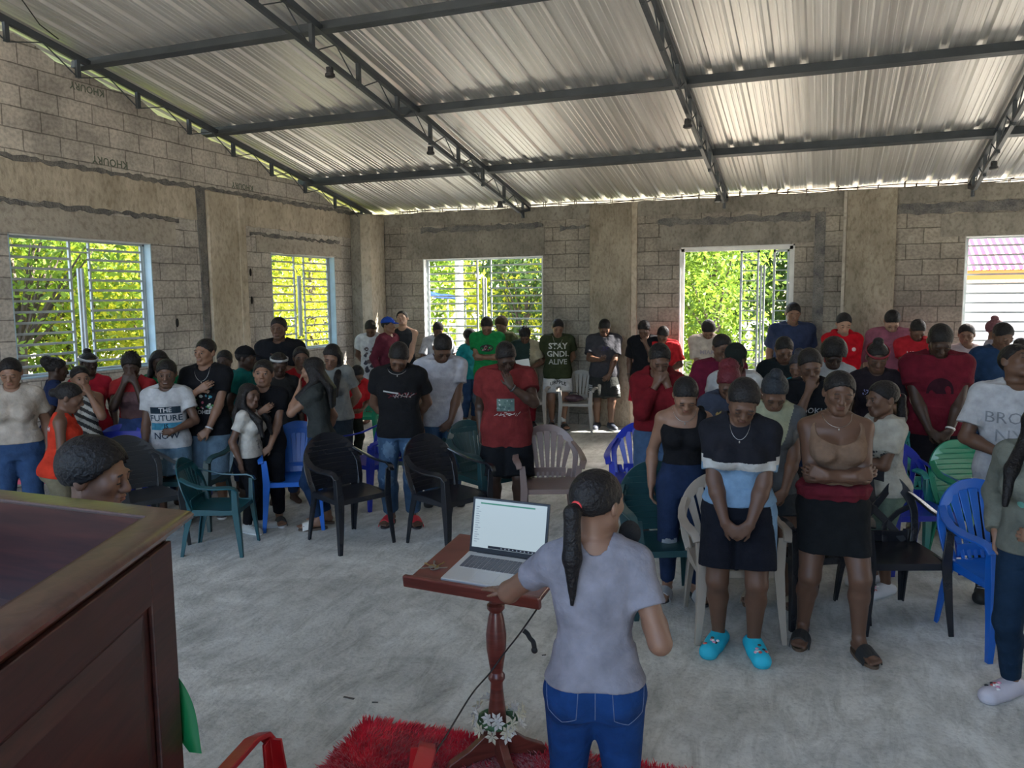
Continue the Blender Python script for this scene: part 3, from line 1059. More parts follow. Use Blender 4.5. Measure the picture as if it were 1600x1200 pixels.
def make_shoes(C, kind='shoe', col=(.03, .03, .03), sole=(.7, .7, .7), socks=None):
    h, L = C['h'], C['L']
    v = max(C['v']*.8, .006)
    for H_, K, an, toe, s in L:
        z = np.array([0, 0, 1.])
        zf = -.016 if kind in ('slide', 'sandal') else 0
        heel = np.array([an[0], an[1], an[2]-.05*h+zf])-toe*.030*h
        tip = heel+toe*.150*h
        lo = np.minimum(heel, tip)-.085; hi = np.maximum(heel, tip)+.085; hi[2] = an[2]+.09*h; lo[2] = an[2]-.05*h-.02
        mats = [mat('shoe_%.2f_%.2f_%.2f' % tuple(col), col, .6, bump=.1, bscale=80, var=.1), mat('sole_%.2f_%.2f' % (sole[0], sole[2]), sole, .7)]
        g = Grid(lo, hi, v)
        if kind in ('shoe', 'boot', 'clog'):
            k = 1.12 if kind == 'clog' else 1.0
            g.cap(heel+z*.026*h, tip+z*.020*h-toe*.018*h, .027*h*k, .029*h*k, k=.02, flat=(np.array([0, 0, 1.]), .95))
            g.cap(an-z*.005*h-toe*.004*h, heel+toe*.07*h+z*.028*h, .031*h if kind != 'clog' else .026*h, .026*h*k, k=.03)
            if kind == 'boot': g.cap(an, an+z*.04*h, .031*h, .030*h, k=.02)
            if kind == 'clog':
                g.cap(an+z*.02*h-toe*.03*h, an+z*.10*h, .02*h, .028*h, k=.01, mode='s')
            g.op(lo, hi, lambda X, Y, Z: (an[2]-.05*h+.0005)-Z+0*X+0*Y, mode='i', pad=.2)
            P, Q = g.surf()
            ctr = P[Q].mean(1)
            mi = (ctr[:, 2] < an[2]-.05*h+.014*h).astype(np.int32)
            o = link({'shoe': 'shoe', 'boot': 'boot', 'clog': 'clog'}[kind], np_mesh('shoe', P, Q, mats, mi), C['root'])
            if kind == 'clog' or C['v'] < .009:
                b = MB(); b.cur = 0
                rnd = random.Random(int(s*3+C['seed']))
                side = np.array([-toe[1], toe[0], 0])
                bv = BVHTree.FromPolygons([tuple(q) for q in P.tolist()], Q.tolist())
                nn = 9 if kind == 'clog' else 4
                for i in range(nn):
                    if kind == 'clog':
                        q = heel+toe*h*rnd.uniform(.085, .135)+side*h*rnd.uniform(-.020, .020)
                    else:
                        q = heel+toe*h*(.06+.015*i)
                    hit = bv.ray_cast(Vector((q[0], q[1], .5)), Vector((0, 0, -1)))
                    if hit[0] is None: continue
                    if kind == 'clog':
                        b.cur = i % 4; b.ball(tuple(hit[0]), (.011, .011, .006), 8, 5)
                    else:
                        b.tube([Vector(hit[0])-Vector(side)*.018*h, Vector(hit[0])+Vector((0, 0, .003)), Vector(hit[0])+Vector(side)*.018*h], .0025, 5)
                if kind == 'clog':
                    b.build('charm', [mat('charm_white', (.75, .72, .7), .4), mat('charm_red', (.5, .08, .07), .4), mat('charm_black', (.03, .03, .03), .4), mat('charm_pink', (.7, .3, .4), .4)], o, True)
                else:
                    b.build('laces', mat('laces', (.6, .6, .6), .8), o, True)
        else:   # slide / sandal: sole and strap
            b = MB()
            side = np.array([-toe[1], toe[0], 0])
            out = []
            n = 24
            z0_ = an[2]-.05*h+zf
            for i in range(n):
                a = 6.2832*i/n
                l, w = .082*h, .029*h*(1+.15*math.cos(a))
                q = heel+toe*(.068*h+l*math.cos(a))+side*w*math.sin(a)
                out.append(q)
            vs = [(q[0], q[1], z0_+.001) for q in out]+[(q[0], q[1], z0_+.018) for q in out]
            b.add(vs, [tuple(range(n-1, -1, -1)), tuple(range(n, 2*n))]+[(i, (i+1) % n, (i+1) % n+n, i+n) for i in range(n)])
            so = b.build({'slide': 'slide', 'sandal': 'sandal'}.get(kind, 'sandal'), mats[1], C['root'])
            c = heel+toe*.100*h
            bands = [(0, .030)] if kind == 'slide' else [(.014, .010), (-.02, .010)]
            st = MB()
            for off, wd in bands:
                cc = c+toe*off*h
                m_ = 12
                for sg in range(m_):
                    a0, a1 = math.pi*sg/m_, math.pi*(sg+1)/m_
                    def pt(a, r, t): return cc+side*.031*h*math.cos(a)*r+z*(.016+.036*h*math.sin(a)*r)+toe*t*wd*h*.9+z*(-t*.006*h)
                    q = [pt(a0, 1, -1), pt(a1, 1, -1), pt(a1, 1, 1), pt(a0, 1, 1), pt(a0, 1.12, -1), pt(a1, 1.12, -1), pt(a1, 1.12, 1), pt(a0, 1.12, 1)]
                    q = [(a[0], a[1], a[2]+z0_) for a in q]
                    st.add(q, [(0, 1, 2, 3), (7, 6, 5, 4), (0, 4, 5, 1), (1, 5, 6, 2), (2, 6, 7, 3), (3, 7, 4, 0)])
            st.build('strap', mats[0], so, 'auto')
        if socks:
            b = MB(); b.tube([an-z*.02*h, an+z*socks[1]*h], [.027*h, .026*h], 14)
            b.build('sock', cloth(socks[0]), C['root'], True)


def ex_cap(C, col, brim=(0, -1), side_lab=None, back=False):
    hp, u, Rh = C['hp'], C['u'], C['Rh']
    g = Grid(hp(0, 0, 0)-.24*u, hp(0, 0, 0)+.24*u, max(.008, C['v']*.8))
    th = .017
    nrm_ = nrm(Rh @ np.array([0, -.10, -1.0]))
    g.ell(hp(0, .014, .026), np.array([.074+th, .092+th, .079+th+.006])*u, Rh, k=0, clip=[(hp(0, 0, .040), nrm_)])
    sg = 1 if back else -1
    for x in (-.04, -.02, 0, .02, .04):
        g.cap(hp(x, sg*.085, .040), hp(x*1.2, sg*(.165-abs(x)*.6), .028), .009*u, .007*u, k=.008)
    g.ell(hp(0, .014, .128), [.008*u]*3, k=.004)
    P, Q = g.surf()
    link('cap', np_mesh('cap', P, Q, [cloth(col)]), C['root'])


def ex_band(C, col, tilt=.10, lab='headband'):
    hp, u = C['hp'], C['u']
    b = MB(); pts = []
    for i in range(25):
        a = 6.2832*i/24
        pts.append(hp(.088*math.cos(a), .014+.106*math.sin(a), .055-tilt*math.sin(a)))
    b.tube(pts, 1, sq=(.004, .011))
    b.build('headband', cloth(col), C['root'], True)


def ex_chain(C, col=(.7, .68, .62), drop=.075, w=.045):
    T, h = C['T'], C['h']
    bvh = BVHTree.FromPolygons([tuple(q.co) for q in C['root'].data.vertices], [tuple(f.vertices) for f in C['root'].data.polygons])
    top = C.get('top')
    if top: b2 = BVHTree.FromPolygons([tuple(q) for q in top[0].tolist()], top[1].tolist())
    b = MB(); pts = []
    for i in range(15):
        t = i/14*2-1
        q = T(t*w, -.2, .835-drop*(1-t*t)**.6)
        d = Vector(C['Rt'] @ np.array([0, 1, 0]))
        hs = [x.ray_cast(Vector(q), d) for x in ([bvh, b2] if top else [bvh])]
        hs = [x for x in hs if x[0] is not None]
        if not hs: continue
        hh = min(hs, key=lambda x: x[3])
        pts.append(hh[0]-d*.004)
    if len(pts) > 3:
        b.tube(pts, .0013, 5)
        m_ = pts[len(pts)//2]
        b.ball((m_[0], m_[1]-.003, m_[2]-.012), (.004, .002, .007), 8, 5)
        b.build('necklace', mat('silver', (.45, .44, .42), .3, 1.0), C['root'], True)


def ex_wrist(C, i, col, w=.012):
    S, E, Wp, fd, pn, cu, s = C['A'][i]
    d = nrm(Wp-E); p = Wp-d*.02*C['h']/1.7
    b = MB(); b.tube([p-d*w/2, p+d*w/2], .0195*C['h']+.003, 14)
    b.build('bracelet', mat('brace_%.2f' % col[0], col, .4), C['root'], True)


EXTRA = {'cap': ex_cap, 'band': ex_band, 'chain': ex_chain, 'wrist': ex_wrist}

# ------------------------------------------------------------------ room shell
WT, LT = 3.37, 0.15          # back wall height, wall thickness
ROOF0, SLP = 3.46, 0.19      # roof underside height over the back wall, slope
rz_ = lambda y: ROOF0-SLP*y


def coords(n, kind):
    """wall-plane coordinates: kind 'x' = wall lying along x, 'y' = along y, 'n' = object"""
    tc = n.nodes.new('ShaderNodeTexCoord')
    if kind == 'n': return tc.outputs['Object']
    sp = n.nodes.new('ShaderNodeSeparateXYZ'); cb = n.nodes.new('ShaderNodeCombineXYZ')
    n.links.new(tc.outputs['Object'], sp.inputs[0])
    n.links.new(sp.outputs['X' if kind == 'x' else 'Y'], cb.inputs['X'])
    n.links.new(sp.outputs['Z'], cb.inputs['Y'])
    return cb.outputs[0]


def block_mat(name, kind, c1, c2, mortar, off=0.0):
    m = bpy.data.materials.new(name); m.use_nodes = True
    n = m.node_tree; L = n.links; b = n.nodes['Principled BSDF']
    v = coords(n, kind)
    mp = n.nodes.new('ShaderNodeMapping'); mp.inputs['Location'].default_value = (off, .02, 0)
    L.new(v, mp.inputs[0])
    # wobble the joints a little
    nw = n.nodes.new('ShaderNodeTexNoise'); nw.inputs['Scale'].default_value = 5; L.new(mp.outputs[0], nw.inputs['Vector'])
    ad = n.nodes.new('ShaderNodeVectorMath'); ad.operation = 'MULTIPLY_ADD'
    ad.inputs[1].default_value = (.018, .018, 0); L.new(nw.outputs['Color'], ad.inputs[0]); L.new(mp.outputs[0], ad.inputs[2])
    br = n.nodes.new('ShaderNodeTexBrick')
    br.offset = .5; br.inputs['Scale'].default_value = 1
    br.inputs['Brick Width'].default_value = .41; br.inputs['Row Height'].default_value = .205
    br.inputs['Mortar Size'].default_value = .007; br.inputs['Mortar Smooth'].default_value = .3
    br.inputs['Bias'].default_value = 0
    br.inputs['Color1'].default_value = (*c1, 1); br.inputs['Color2'].default_value = (*c2, 1)
    br.inputs['Mortar'].default_value = (*mortar, 1)
    L.new(ad.outputs[0], br.inputs['Vector'])
    n1 = n.nodes.new('ShaderNodeTexNoise'); n1.inputs['Scale'].default_value = 1.3; n1.inputs['Detail'].default_value = 8
    n1.inputs['Roughness'].default_value = .65
    n2 = n.nodes.new('ShaderNodeTexNoise'); n2.inputs['Scale'].default_value = 28; n2.inputs['Detail'].default_value = 6
    for q in (n1, n2): L.new(v, q.inputs['Vector'])
    r1 = n.nodes.new('ShaderNodeValToRGB')
    r1.color_ramp.elements[0].position = .38; r1.color_ramp.elements[0].color = (.62, .60, .58, 1)
    r1.color_ramp.elements[1].position = .62; r1.color_ramp.elements[1].color = (1.08, 1.04, .98, 1)
    r2 = n.nodes.new('ShaderNodeValToRGB')
    r2.color_ramp.elements[0].position = .36; r2.color_ramp.elements[0].color = (.72, .72, .72, 1)
    r2.color_ramp.elements[1].position = .6; r2.color_ramp.elements[1].color = (1.1, 1.1, 1.1, 1)
    L.new(n1.outputs['Fac'], r1.inputs[0]); L.new(n2.outputs['Fac'], r2.inputs[0])
    m1 = n.nodes.new('ShaderNodeMix'); m1.data_type = 'RGBA'; m1.blend_type = 'MULTIPLY'; m1.inputs[0].default_value = 1
    m2 = n.nodes.new('ShaderNodeMix'); m2.data_type = 'RGBA'; m2.blend_type = 'MULTIPLY'; m2.inputs[0].default_value = .8
    L.new(br.outputs['Color'], m1.inputs[6]); L.new(r1.outputs[0], m1.inputs[7])
    L.new(m1.outputs[2], m2.inputs[6]); L.new(r2.outputs[0], m2.inputs[7])
    L.new(m2.outputs[2], b.inputs['Base Color'])
    b.inputs['Roughness'].default_value = .93
    b.inputs['Specular IOR Level'].default_value = .15
    inv = n.nodes.new('ShaderNodeMath'); inv.operation = 'MULTIPLY_ADD'; inv.inputs[1].default_value = -1.0; inv.inputs[2].default_value = 1.0
    L.new(br.outputs['Fac'], inv.inputs[0])
    s2 = n.nodes.new('ShaderNodeMath'); s2.operation = 'MULTIPLY_ADD'; s2.inputs[1].default_value = .35
    L.new(n2.outputs['Fac'], s2.inputs[0]); L.new(inv.outputs[0], s2.inputs[2])
    bp = n.nodes.new('ShaderNodeBump'); bp.inputs['Strength'].default_value = .7; bp.inputs['Distance'].default_value = .012
    L.new(s2.outputs[0], bp.inputs['Height']); L.new(bp.outputs[0], b.inputs['Normal'])
    return m


def rough_mat(name, c1, c2, scale=2.2, stretch=(1, 1, 1), bump=.6, dark=None, rough=.92):
    """raw concrete and render: two tones in patches, fine grain, a few dark pits"""
    m = bpy.data.materials.new(name); m.use_nodes = True
    n = m.node_tree; L = n.links; b = n.nodes['Principled BSDF']
    tc = n.nodes.new('ShaderNodeTexCoord'); mp = n.nodes.new('ShaderNodeMapping'); mp.inputs['Scale'].default_value = stretch
    L.new(tc.outputs['Object'], mp.inputs[0])
    a = n.nodes.new('ShaderNodeTexNoise'); a.inputs['Scale'].default_value = scale; a.inputs['Detail'].default_value = 10; a.inputs['Roughness'].default_value = .7
    L.new(mp.outputs[0], a.inputs['Vector'])
    r = n.nodes.new('ShaderNodeValToRGB')
    r.color_ramp.elements[0].position = .35; r.color_ramp.elements[0].color = (*c1, 1)
    r.color_ramp.elements[1].position = .65; r.color_ramp.elements[1].color = (*c2, 1)
    L.new(a.outputs['Fac'], r.inputs[0])
    g = n.nodes.new('ShaderNodeTexNoise'); g.inputs['Scale'].default_value = scale*11; g.inputs['Detail'].default_value = 6
    L.new(mp.outputs[0], g.inputs['Vector'])
    r2 = n.nodes.new('ShaderNodeValToRGB')
    r2.color_ramp.elements[0].position = .3; d = dark or (.74, .73, .71); r2.color_ramp.elements[0].color = (*d, 1)
    r2.color_ramp.elements[1].position = .52; r2.color_ramp.elements[1].color = (1.05, 1.05, 1.05, 1)
    L.new(g.outputs['Fac'], r2.inputs[0])
    mx = n.nodes.new('ShaderNodeMix'); mx.data_type = 'RGBA'; mx.blend_type = 'MULTIPLY'; mx.inputs[0].default_value = 1
    L.new(r.outputs[0], mx.inputs[6]); L.new(r2.outputs[0], mx.inputs[7]); L.new(mx.outputs[2], b.inputs['Base Color'])
    b.inputs['Roughness'].default_value = rough; b.inputs['Specular IOR Level'].default_value = .2
    ad = n.nodes.new('ShaderNodeMath'); ad.operation = 'ADD'; L.new(a.outputs['Fac'], ad.inputs[0]); L.new(g.outputs['Fac'], ad.inputs[1])
    bp = n.nodes.new('ShaderNodeBump'); bp.inputs['Strength'].default_value = bump; bp.inputs['Distance'].default_value = .02
    L.new(ad.outputs[0], bp.inputs['Height']); L.new(bp.outputs[0], b.inputs['Normal'])
    return m


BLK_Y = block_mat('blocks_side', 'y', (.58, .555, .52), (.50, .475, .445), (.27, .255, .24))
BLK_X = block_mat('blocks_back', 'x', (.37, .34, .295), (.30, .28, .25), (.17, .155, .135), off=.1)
CON_TAN = rough_mat('concrete_tan', (.34, .29, .22), (.52, .455, .365), 2.0, (1, 1, .6))
CON_GREY = rough_mat('concrete_grey', (.17, .155, .13), (.31, .285, .24), 2.4, (1, 1, .7))
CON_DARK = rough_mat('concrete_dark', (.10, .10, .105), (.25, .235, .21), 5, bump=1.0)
CON_LINT = rough_mat('concrete_lintel', (.33, .295, .25), (.43, .39, .33), 1.6)
PAINT = mat('grille_paint', (.40, .45, .47), .45, bump=.1, bscale=50, var=.1)
PAINT_B = mat('jamb_paint_blue', (.36, .50, .58), .6, bump=.15, bscale=30, var=.12)
PAINT_W = mat('jamb_paint_white', (.62, .62, .60), .6, bump=.15, bscale=30, var=.12)
STEEL = mat('steel_primer_grey', (.055, .065, .075), .5, metal=.2, bump=.06, bscale=60, var=.15)


def floor_mat():
    m = bpy.data.materials.new('floor_cement'); m.use_nodes = True
    n = m.node_tree; L = n.links; b = n.nodes['Principled BSDF']
    tc = n.nodes.new('ShaderNodeTexCoord')
    def noise(sc, det=8, ro=.6, st=(1, 1, 1), dist=0):
        mp = n.nodes.new('ShaderNodeMapping'); mp.inputs['Scale'].default_value = st; mp.inputs['Rotation'].default_value = (0, 0, .5)
        L.new(tc.outputs['Object'], mp.inputs[0])
        q = n.nodes.new('ShaderNodeTexNoise'); q.inputs['Scale'].default_value = sc; q.inputs['Detail'].default_value = det
        q.inputs['Roughness'].default_value = ro; q.inputs['Distortion'].default_value = dist
        L.new(mp.outputs[0], q.inputs['Vector']); return q.outputs['Fac']
    def ramp(f, p0, c0, p1, c1):
        r = n.nodes.new('ShaderNodeValToRGB'); e = r.color_ramp.elements
        e[0].position = p0; e[0].color = (*c0, 1); e[1].position = p1; e[1].color = (*c1, 1)
        L.new(f, r.inputs[0]); return r.outputs[0]
    def mul(a, c, f=1.0):
        x = n.nodes.new('ShaderNodeMix'); x.data_type = 'RGBA'; x.blend_type = 'MULTIPLY'; x.inputs[0].default_value = f
        L.new(a, x.inputs[6]); L.new(c, x.inputs[7]); return x.outputs[2]
    A = noise(.9, 10, .7, (1, 1, 1), 1.2)
    base = ramp(A, .36, (.38, .38, .35), .62, (.62, .62, .58))
    B = noise(7, 8, .75, (1, .35, 1), .8)
    base = mul(base, ramp(B, .34, (.70, .70, .68), .56, (1.08, 1.08, 1.08)))
    Cn = noise(38, 5, .6)
    base = mul(base, ramp(Cn, .30, (.72, .72, .72), .5, (1.04, 1.04, 1.04)), .7)
    D = noise(3.6, 9, .8, (1, .22, 1), 2.0)
    base = mul(base, ramp(D, .28, (.38, .37, .35), .315, (1, 1, 1)))
    L.new(base, b.inputs['Base Color'])
    b.inputs['Roughness'].default_value = .72
    b.inputs['Specular IOR Level'].default_value = .3
    ad = n.nodes.new('ShaderNodeMath'); ad.operation = 'ADD'; L.new(B, ad.inputs[0]); L.new(Cn, ad.inputs[1])
    bp = n.nodes.new('ShaderNodeBump'); bp.inputs['Strength'].default_value = .35; bp.inputs['Distance'].default_value = .015
    L.new(ad.outputs[0], bp.inputs['Height']); L.new(bp.outputs[0], b.inputs['Normal'])
    return m


XR = 13.2          # right-hand wall
def S(o, kind='structure'):
    o['kind'] = kind
    return o


b = MB(); b.lo_hi((-.15, -14.5, -.12), (XR+.15, .15, 0)); S(b.build('floor', floor_mat()))

# left wall, gable shaped, with two windows
W1 = (-6.40, -4.64, 1.23, 2.655)
W2 = (-2.47, -.89, 1.23, 2.655)
def wall_side(name, x0, x1, wins, m, y_end=-12.5):
    b = MB()
    ys = [0.0]
    for w in sorted(wins, key=lambda w: -w[1]): ys += [w[1], w[0]]
    ys.append(y_end)
    top = lambda y: rz_(y)-.115 if y < -.2 else WT
    for i in range(len(ys)-1):
        a, c = ys[i], ys[i+1]
        win = [w for w in wins if abs(w[1]-a) < 1e-6 and abs(w[0]-c) < 1e-6]
        def poly(z0a, z0c):
            k = max(2, int((a-c)/.2))
            P = [(a, z0a), (c, z0c)]
            yy = [c+(a-c)*t/k for t in range(k+1)]
            return P+[(y, top(y)+.03*math.sin(y*9)+.02*math.sin(y*23)) for y in yy]
        if win:
            b.lo_hi((x0, c, 0), (x1, a, win[0][2]))
            b.prism(poly(win[0][3], win[0][3]), 0, x0, x1)
        else:
            b.prism(poly(0, 0), 0, x0, x1)
    return S(b.build(name, m))
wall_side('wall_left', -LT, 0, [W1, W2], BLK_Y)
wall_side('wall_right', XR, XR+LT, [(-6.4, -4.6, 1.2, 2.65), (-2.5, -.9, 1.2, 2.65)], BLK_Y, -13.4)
b = MB(); b.lo_hi((8.6, -13.4, 0), (XR, -13.25, 4.3)); S(b.build('wall_light_block', BLK_X))  # unseen wall added behind the camera to darken the right of the hall
# back wall: window, door opening, window
M1_, D1_, R1_ = (1.12, 3.214, 1.15, 2.625), (5.323, 6.908, 0, 2.683), (8.988, 10.9, 1.12, 2.715)
b = MB()
xs = [-LT]
for w in (M1_, D1_, R1_): xs += [w[0], w[1]]
xs.append(XR+LT)
for i in range(len(xs)-1):
    a, c = xs[i], xs[i+1]
    w = [w for w in (M1_, D1_, R1_) if abs(w[0]-a) < 1e-6]
    def poly(z0):
        k = max(2, int((c-a)/.25)); xx = [c-(c-a)*t/k for t in range(k+1)]
        return [(a, z0), (c, z0)]+[(x, WT+.012*math.sin(x*7)+.01*math.sin(x*19)) for x in xx]
    if w:
        if w[0][2] > 0: b.lo_hi((a, 0, 0), (c, LT, w[0][2]))
        b.prism(poly(w[0][3]), 1, 0, LT)
    else:
        b.prism(poly(0), 1, 0, LT)
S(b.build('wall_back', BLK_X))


def jag(mbld, ax, u0, u1, z0, z1, off, th, seed, amp=.02, step=.09):
    """slab on a wall face with ragged edges"""
    rnd = random.Random(seed)
    n = max(2, int((u1-u0)/step))
    up = [(u0+(u1-u0)*i/n, z1+rnd.uniform(-amp, amp)) for i in range(n+1)]
    dn = [(u0+(u1-u0)*i/n, z0+rnd.uniform(-amp, amp)) for i in range(n+1)]
    mbld.prism(dn+up[::-1], ax, off, off+th)


# cast concrete on the walls: ring beam, lintels, columns (proud of the blocks by a centimetre or more)
b = MB(); jag(b, 0, -6.9, -.25, 2.98, 3.37, .0, .014, 3, .012); S(b.build('beam', CON_TAN))
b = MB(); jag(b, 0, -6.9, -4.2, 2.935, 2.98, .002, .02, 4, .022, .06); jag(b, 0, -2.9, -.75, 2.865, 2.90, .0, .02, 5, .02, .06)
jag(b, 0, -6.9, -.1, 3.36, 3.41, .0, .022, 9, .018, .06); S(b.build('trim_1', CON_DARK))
b = MB(); jag(b, 0, -6.9, -4.25, 2.655, 2.93, .0, .010, 6, .004, .5); S(b.build('lintel', CON_LINT))
b = MB(); jag(b, 0, -2.78, -.70, 2.655, 2.87, .0, .012, 7, .02, .2); S(b.build('lintel', CON_LINT))
b = MB(); b.lo_hi((0, -3.73, 0), (.055, -3.07, 3.36), .012); S(b.build('pillar', CON_TAN))
b = MB(); b.lo_hi((0, -3.19, 0), (.07, -3.05, 3.34), .012); S(b.build('trim_2', CON_TAN))
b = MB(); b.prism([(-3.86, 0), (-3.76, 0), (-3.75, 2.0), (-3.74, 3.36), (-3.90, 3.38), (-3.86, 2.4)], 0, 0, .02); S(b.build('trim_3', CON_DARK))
b = MB(); b.lo_hi((0, -.42, 0), (.36, 0, 3.36), .015); S(b.build('pillar', CON_GREY))
b = MB(); b.lo_hi((.22, -.47, 0), (.42, -.02, 3.34), .02); S(b.build('trim_4', CON_TAN))
b = MB(); jag(b, 1, .4, 12.5, 3.16, 3.37, -.012, .012, 11, .006); S(b.build('beam', CON_GREY))
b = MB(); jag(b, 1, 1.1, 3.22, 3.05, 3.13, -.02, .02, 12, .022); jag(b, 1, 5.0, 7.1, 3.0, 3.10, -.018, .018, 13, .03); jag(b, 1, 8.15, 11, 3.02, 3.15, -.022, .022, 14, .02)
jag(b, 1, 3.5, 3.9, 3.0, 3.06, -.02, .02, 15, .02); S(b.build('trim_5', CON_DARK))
b = MB(); jag(b, 1, .82, 3.24, 2.625, 3.06, -.010, .010, 16, .01, .3); S(b.build('lintel', CON_GREY))
b = MB(); jag(b, 1, 5.05, 7.15, 2.69, 3.0, -.010, .010, 17, .012, .3); S(b.build('lintel', CON_GREY))
b = MB(); jag(b, 1, 8.7, 11, 2.72, 3.0, -.010, .010, 18, .012, .3); S(b.build('lintel', CON_GREY))
COL_M = rough_mat('concrete_column', (.20, .17, .125), (.36, .315, .245), 2.6, (1, 1, .5), bump=.9)
b = MB(); b.lo_hi((3.98, -.07, 0), (4.62, 0, 3.36), .015); S(b.build('pillar', COL_M))
b = MB(); b.lo_hi((4.60, -.045, 0), (4.70, 0, 3.36), .012); S(b.build('trim_6', CON_TAN))
b = MB(); b.lo_hi((7.56, -.09, 0), (8.17, 0, 3.37), .015); S(b.build('pillar', COL_M))
b = MB(); b.lo_hi((7.52, -.10, 0), (7.56, 0, 3.36), .006); S(b.build('trim_7', CON_LINT))
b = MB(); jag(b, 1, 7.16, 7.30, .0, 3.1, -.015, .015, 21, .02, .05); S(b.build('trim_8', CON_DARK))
# near-black lumps on the side wall; their colour stands for shade inside holes
b = MB()
for (y, z) in ((-2.92, 2.36), (-2.92, 1.98), (-4.30, 1.72)):
    b.ball((.004, y, z), (.012, .022, .055), 10, 6)
S(b.build('trim_9', mat('hole_shade', (.012, .011, .010), .95)))

# the maker's name printed upside down on three blocks of the gable
def flat_text(s, size, M4, m, name, parent=None, th=.0015, bold=.03):
    vs, fs = text_mesh(s, size, bold)
    k = len(vs)
    P = [M4 @ Vector((x, y, 0)) for x, y, z in vs]+[M4 @ Vector((x, y, th)) for x, y, z in vs]
    mb = MB(); mb.add(P, [tuple(f) for f in fs]+[tuple(i+k for i in f) for f in fs])
    o = mb.build(name, m, parent)
    return o
ink = mat('block_ink', (.11, .13, .10), .9)
for (y, z, a) in ((-5.14, 3.50, 1.0), (-3.0, 3.50, .9), (-5.38, 4.22, .9)):
    M4 = Matrix.Translation((.0015, y, z)) @ Matrix(((0, 0, 1, 0), (-1, 0, 0, 0), (0, -1, 0, 0), (0, 0, 0, 1)))
    o = flat_text('KHOURY', .115*a, M4, ink, 'trim_%d' % (10+int(z*2+abs(y))), bold=.015); S(o)

# ------------------------------------------------------------------ roof
def roof_metal():
    m = bpy.data.materials.new('zinc_sheet'); m.use_nodes = True
    n = m.node_tree; L = n.links; b = n.nodes['Principled BSDF']
    tc = n.nodes.new('ShaderNodeTexCoord'); mp = n.nodes.new('ShaderNodeMapping'); mp.inputs['Scale'].default_value = (14, .35, 1)
    L.new(tc.outputs['Object'], mp.inputs[0])
    a = n.nodes.new('ShaderNodeTexNoise'); a.inputs['Scale'].default_value = 1.5; a.inputs['Detail'].default_value = 6; L.new(mp.outputs[0], a.inputs['Vector'])
    r = n.nodes.new('ShaderNodeValToRGB'); e = r.color_ramp.elements
    e[0].position = .3; e[0].color = (.60, .59, .57, 1); e[1].position = .7; e[1].color = (.82, .81, .79, 1)
    L.new(a.outputs['Fac'], r.inputs[0]); L.new(r.outputs[0], b.inputs['Base Color'])
    b.inputs['Metallic'].default_value = .75
    r3 = n.nodes.new('ShaderNodeMapRange'); r3.inputs['To Min'].default_value = .32; r3.inputs['To Max'].default_value = .52
    L.new(a.outputs['Fac'], r3.inputs[0]); L.new(r3.outputs[0], b.inputs['Roughness'])
    bp = n.nodes.new('ShaderNodeBump'); bp.inputs['Strength'].default_value = .12; bp.inputs['Distance'].default_value = .01
    L.new(a.outputs['Fac'], bp.inputs['Height']); L.new(bp.outputs[0], b.inputs['Normal'])
    return m
ZINC = roof_metal()
RIDGE = -9.2
def sheet(y0, y1, zf, x0=-.55, x1=XR+.5):
    b = MB(); prof = []
    x = x0
    P = .29
    ph = (3.31-x0) % P
    k = -1
    while True:
        c = x0+ph+k*P          # centre of a main rib
        if c > x1+P: break
        for dx, dz in ((-.040, 0), (-.020, .030), (.020, .030), (.040, 0), (.083, 0), (.089, .006), (.099, .006), (.105, 0), (.148, 0), (.154, .006), (.164, .006), (.170, 0), (.205, 0), (.211, .006), (.221, .006), (.227, 0)):
            if x0 <= c+dx <= x1: prof.append((c+dx, dz))
        k += 1
    ys = np.linspace(y0, y1, 12)
    vs, fs = [], []
    n = len(prof)
    for t in (0, .0012):
        for y in ys:
            vs += [(px, y, zf(y)+dz+t) for px, dz in prof]
    for j in range(len(ys)-1):
        for i in range(n-1):
            fs.append((j*n+i, j*n+i+1, (j+1)*n+i+1, (j+1)*n+i))
    m = len(ys)*n
    fs += [tuple(q+m for q in f[::-1]) for f in fs]
    b.add(vs, fs)
    return b
S(sheet(.42, RIDGE, rz_).build('roof', ZINC))
S(sheet(RIDGE, -13.2, lambda y: rz_(RIDGE)+SLP*(y-RIDGE)).build('roof', ZINC))
# purlins
for y in (-1.62, -3.6, -5.45, -7.35):
    b = MB(); th = math.atan(SLP)
    b.box((XR/2, y, rz_(y)-.052), (XR+.2, .05, .10), Matrix.Rotation(-th, 3, 'X'))
    b.box((XR/2, y-.025, rz_(y-.025)-.099), (XR+.2, .09, .006), Matrix.Rotation(-th, 3, 'X'))
    S(b.build('purlin', STEEL))
# lattice rafters
for x in (.16, 3.0, 5.98, 9.0, 12.0):
    e = S(empty('roof_truss', (x, 0, 0)))
    top = lambda y: rz_(y)-.075 if x > 1 else rz_(y)-.07
    y1 = RIDGE
    dep = .26
    b = MB(); b.tube([(0, .0, top(0)), (0, y1, top(y1))], 1, sq=(.022, .030)); b.build('chord', STEEL, e)
    b = MB(); b.tube([(0, -.02, top(0)-.05), (0, -.45, top(-.45)-dep*.8), (0, y1, top(y1)-dep)][0 if x > 1 else 1:], 1, sq=(.020, .022)); b.build('chord', STEEL, e) if x > 1 else None
    yy = -.30; k = 0
    pts = []
    while yy > y1+.2:
        d_ = dep if x > 1 else .20
        b = MB(); b.tube([(0, yy, top(yy)), (0, yy, top(yy)-d_)], 1, sq=(.018, .022)); b.build('post', STEEL, e)
        if yy-.76 > y1:
            b = MB(); y2 = yy-.76
            q = [(0, yy, top(yy)-d_), (0, yy-.38, top(yy-.38)-.03), (0, y2, top(y2)-d_)]
            b.tube([q[0], q[1], q[2]], .007, 6); b.build('brace', STEEL, e)
        yy -= .76; k += 1
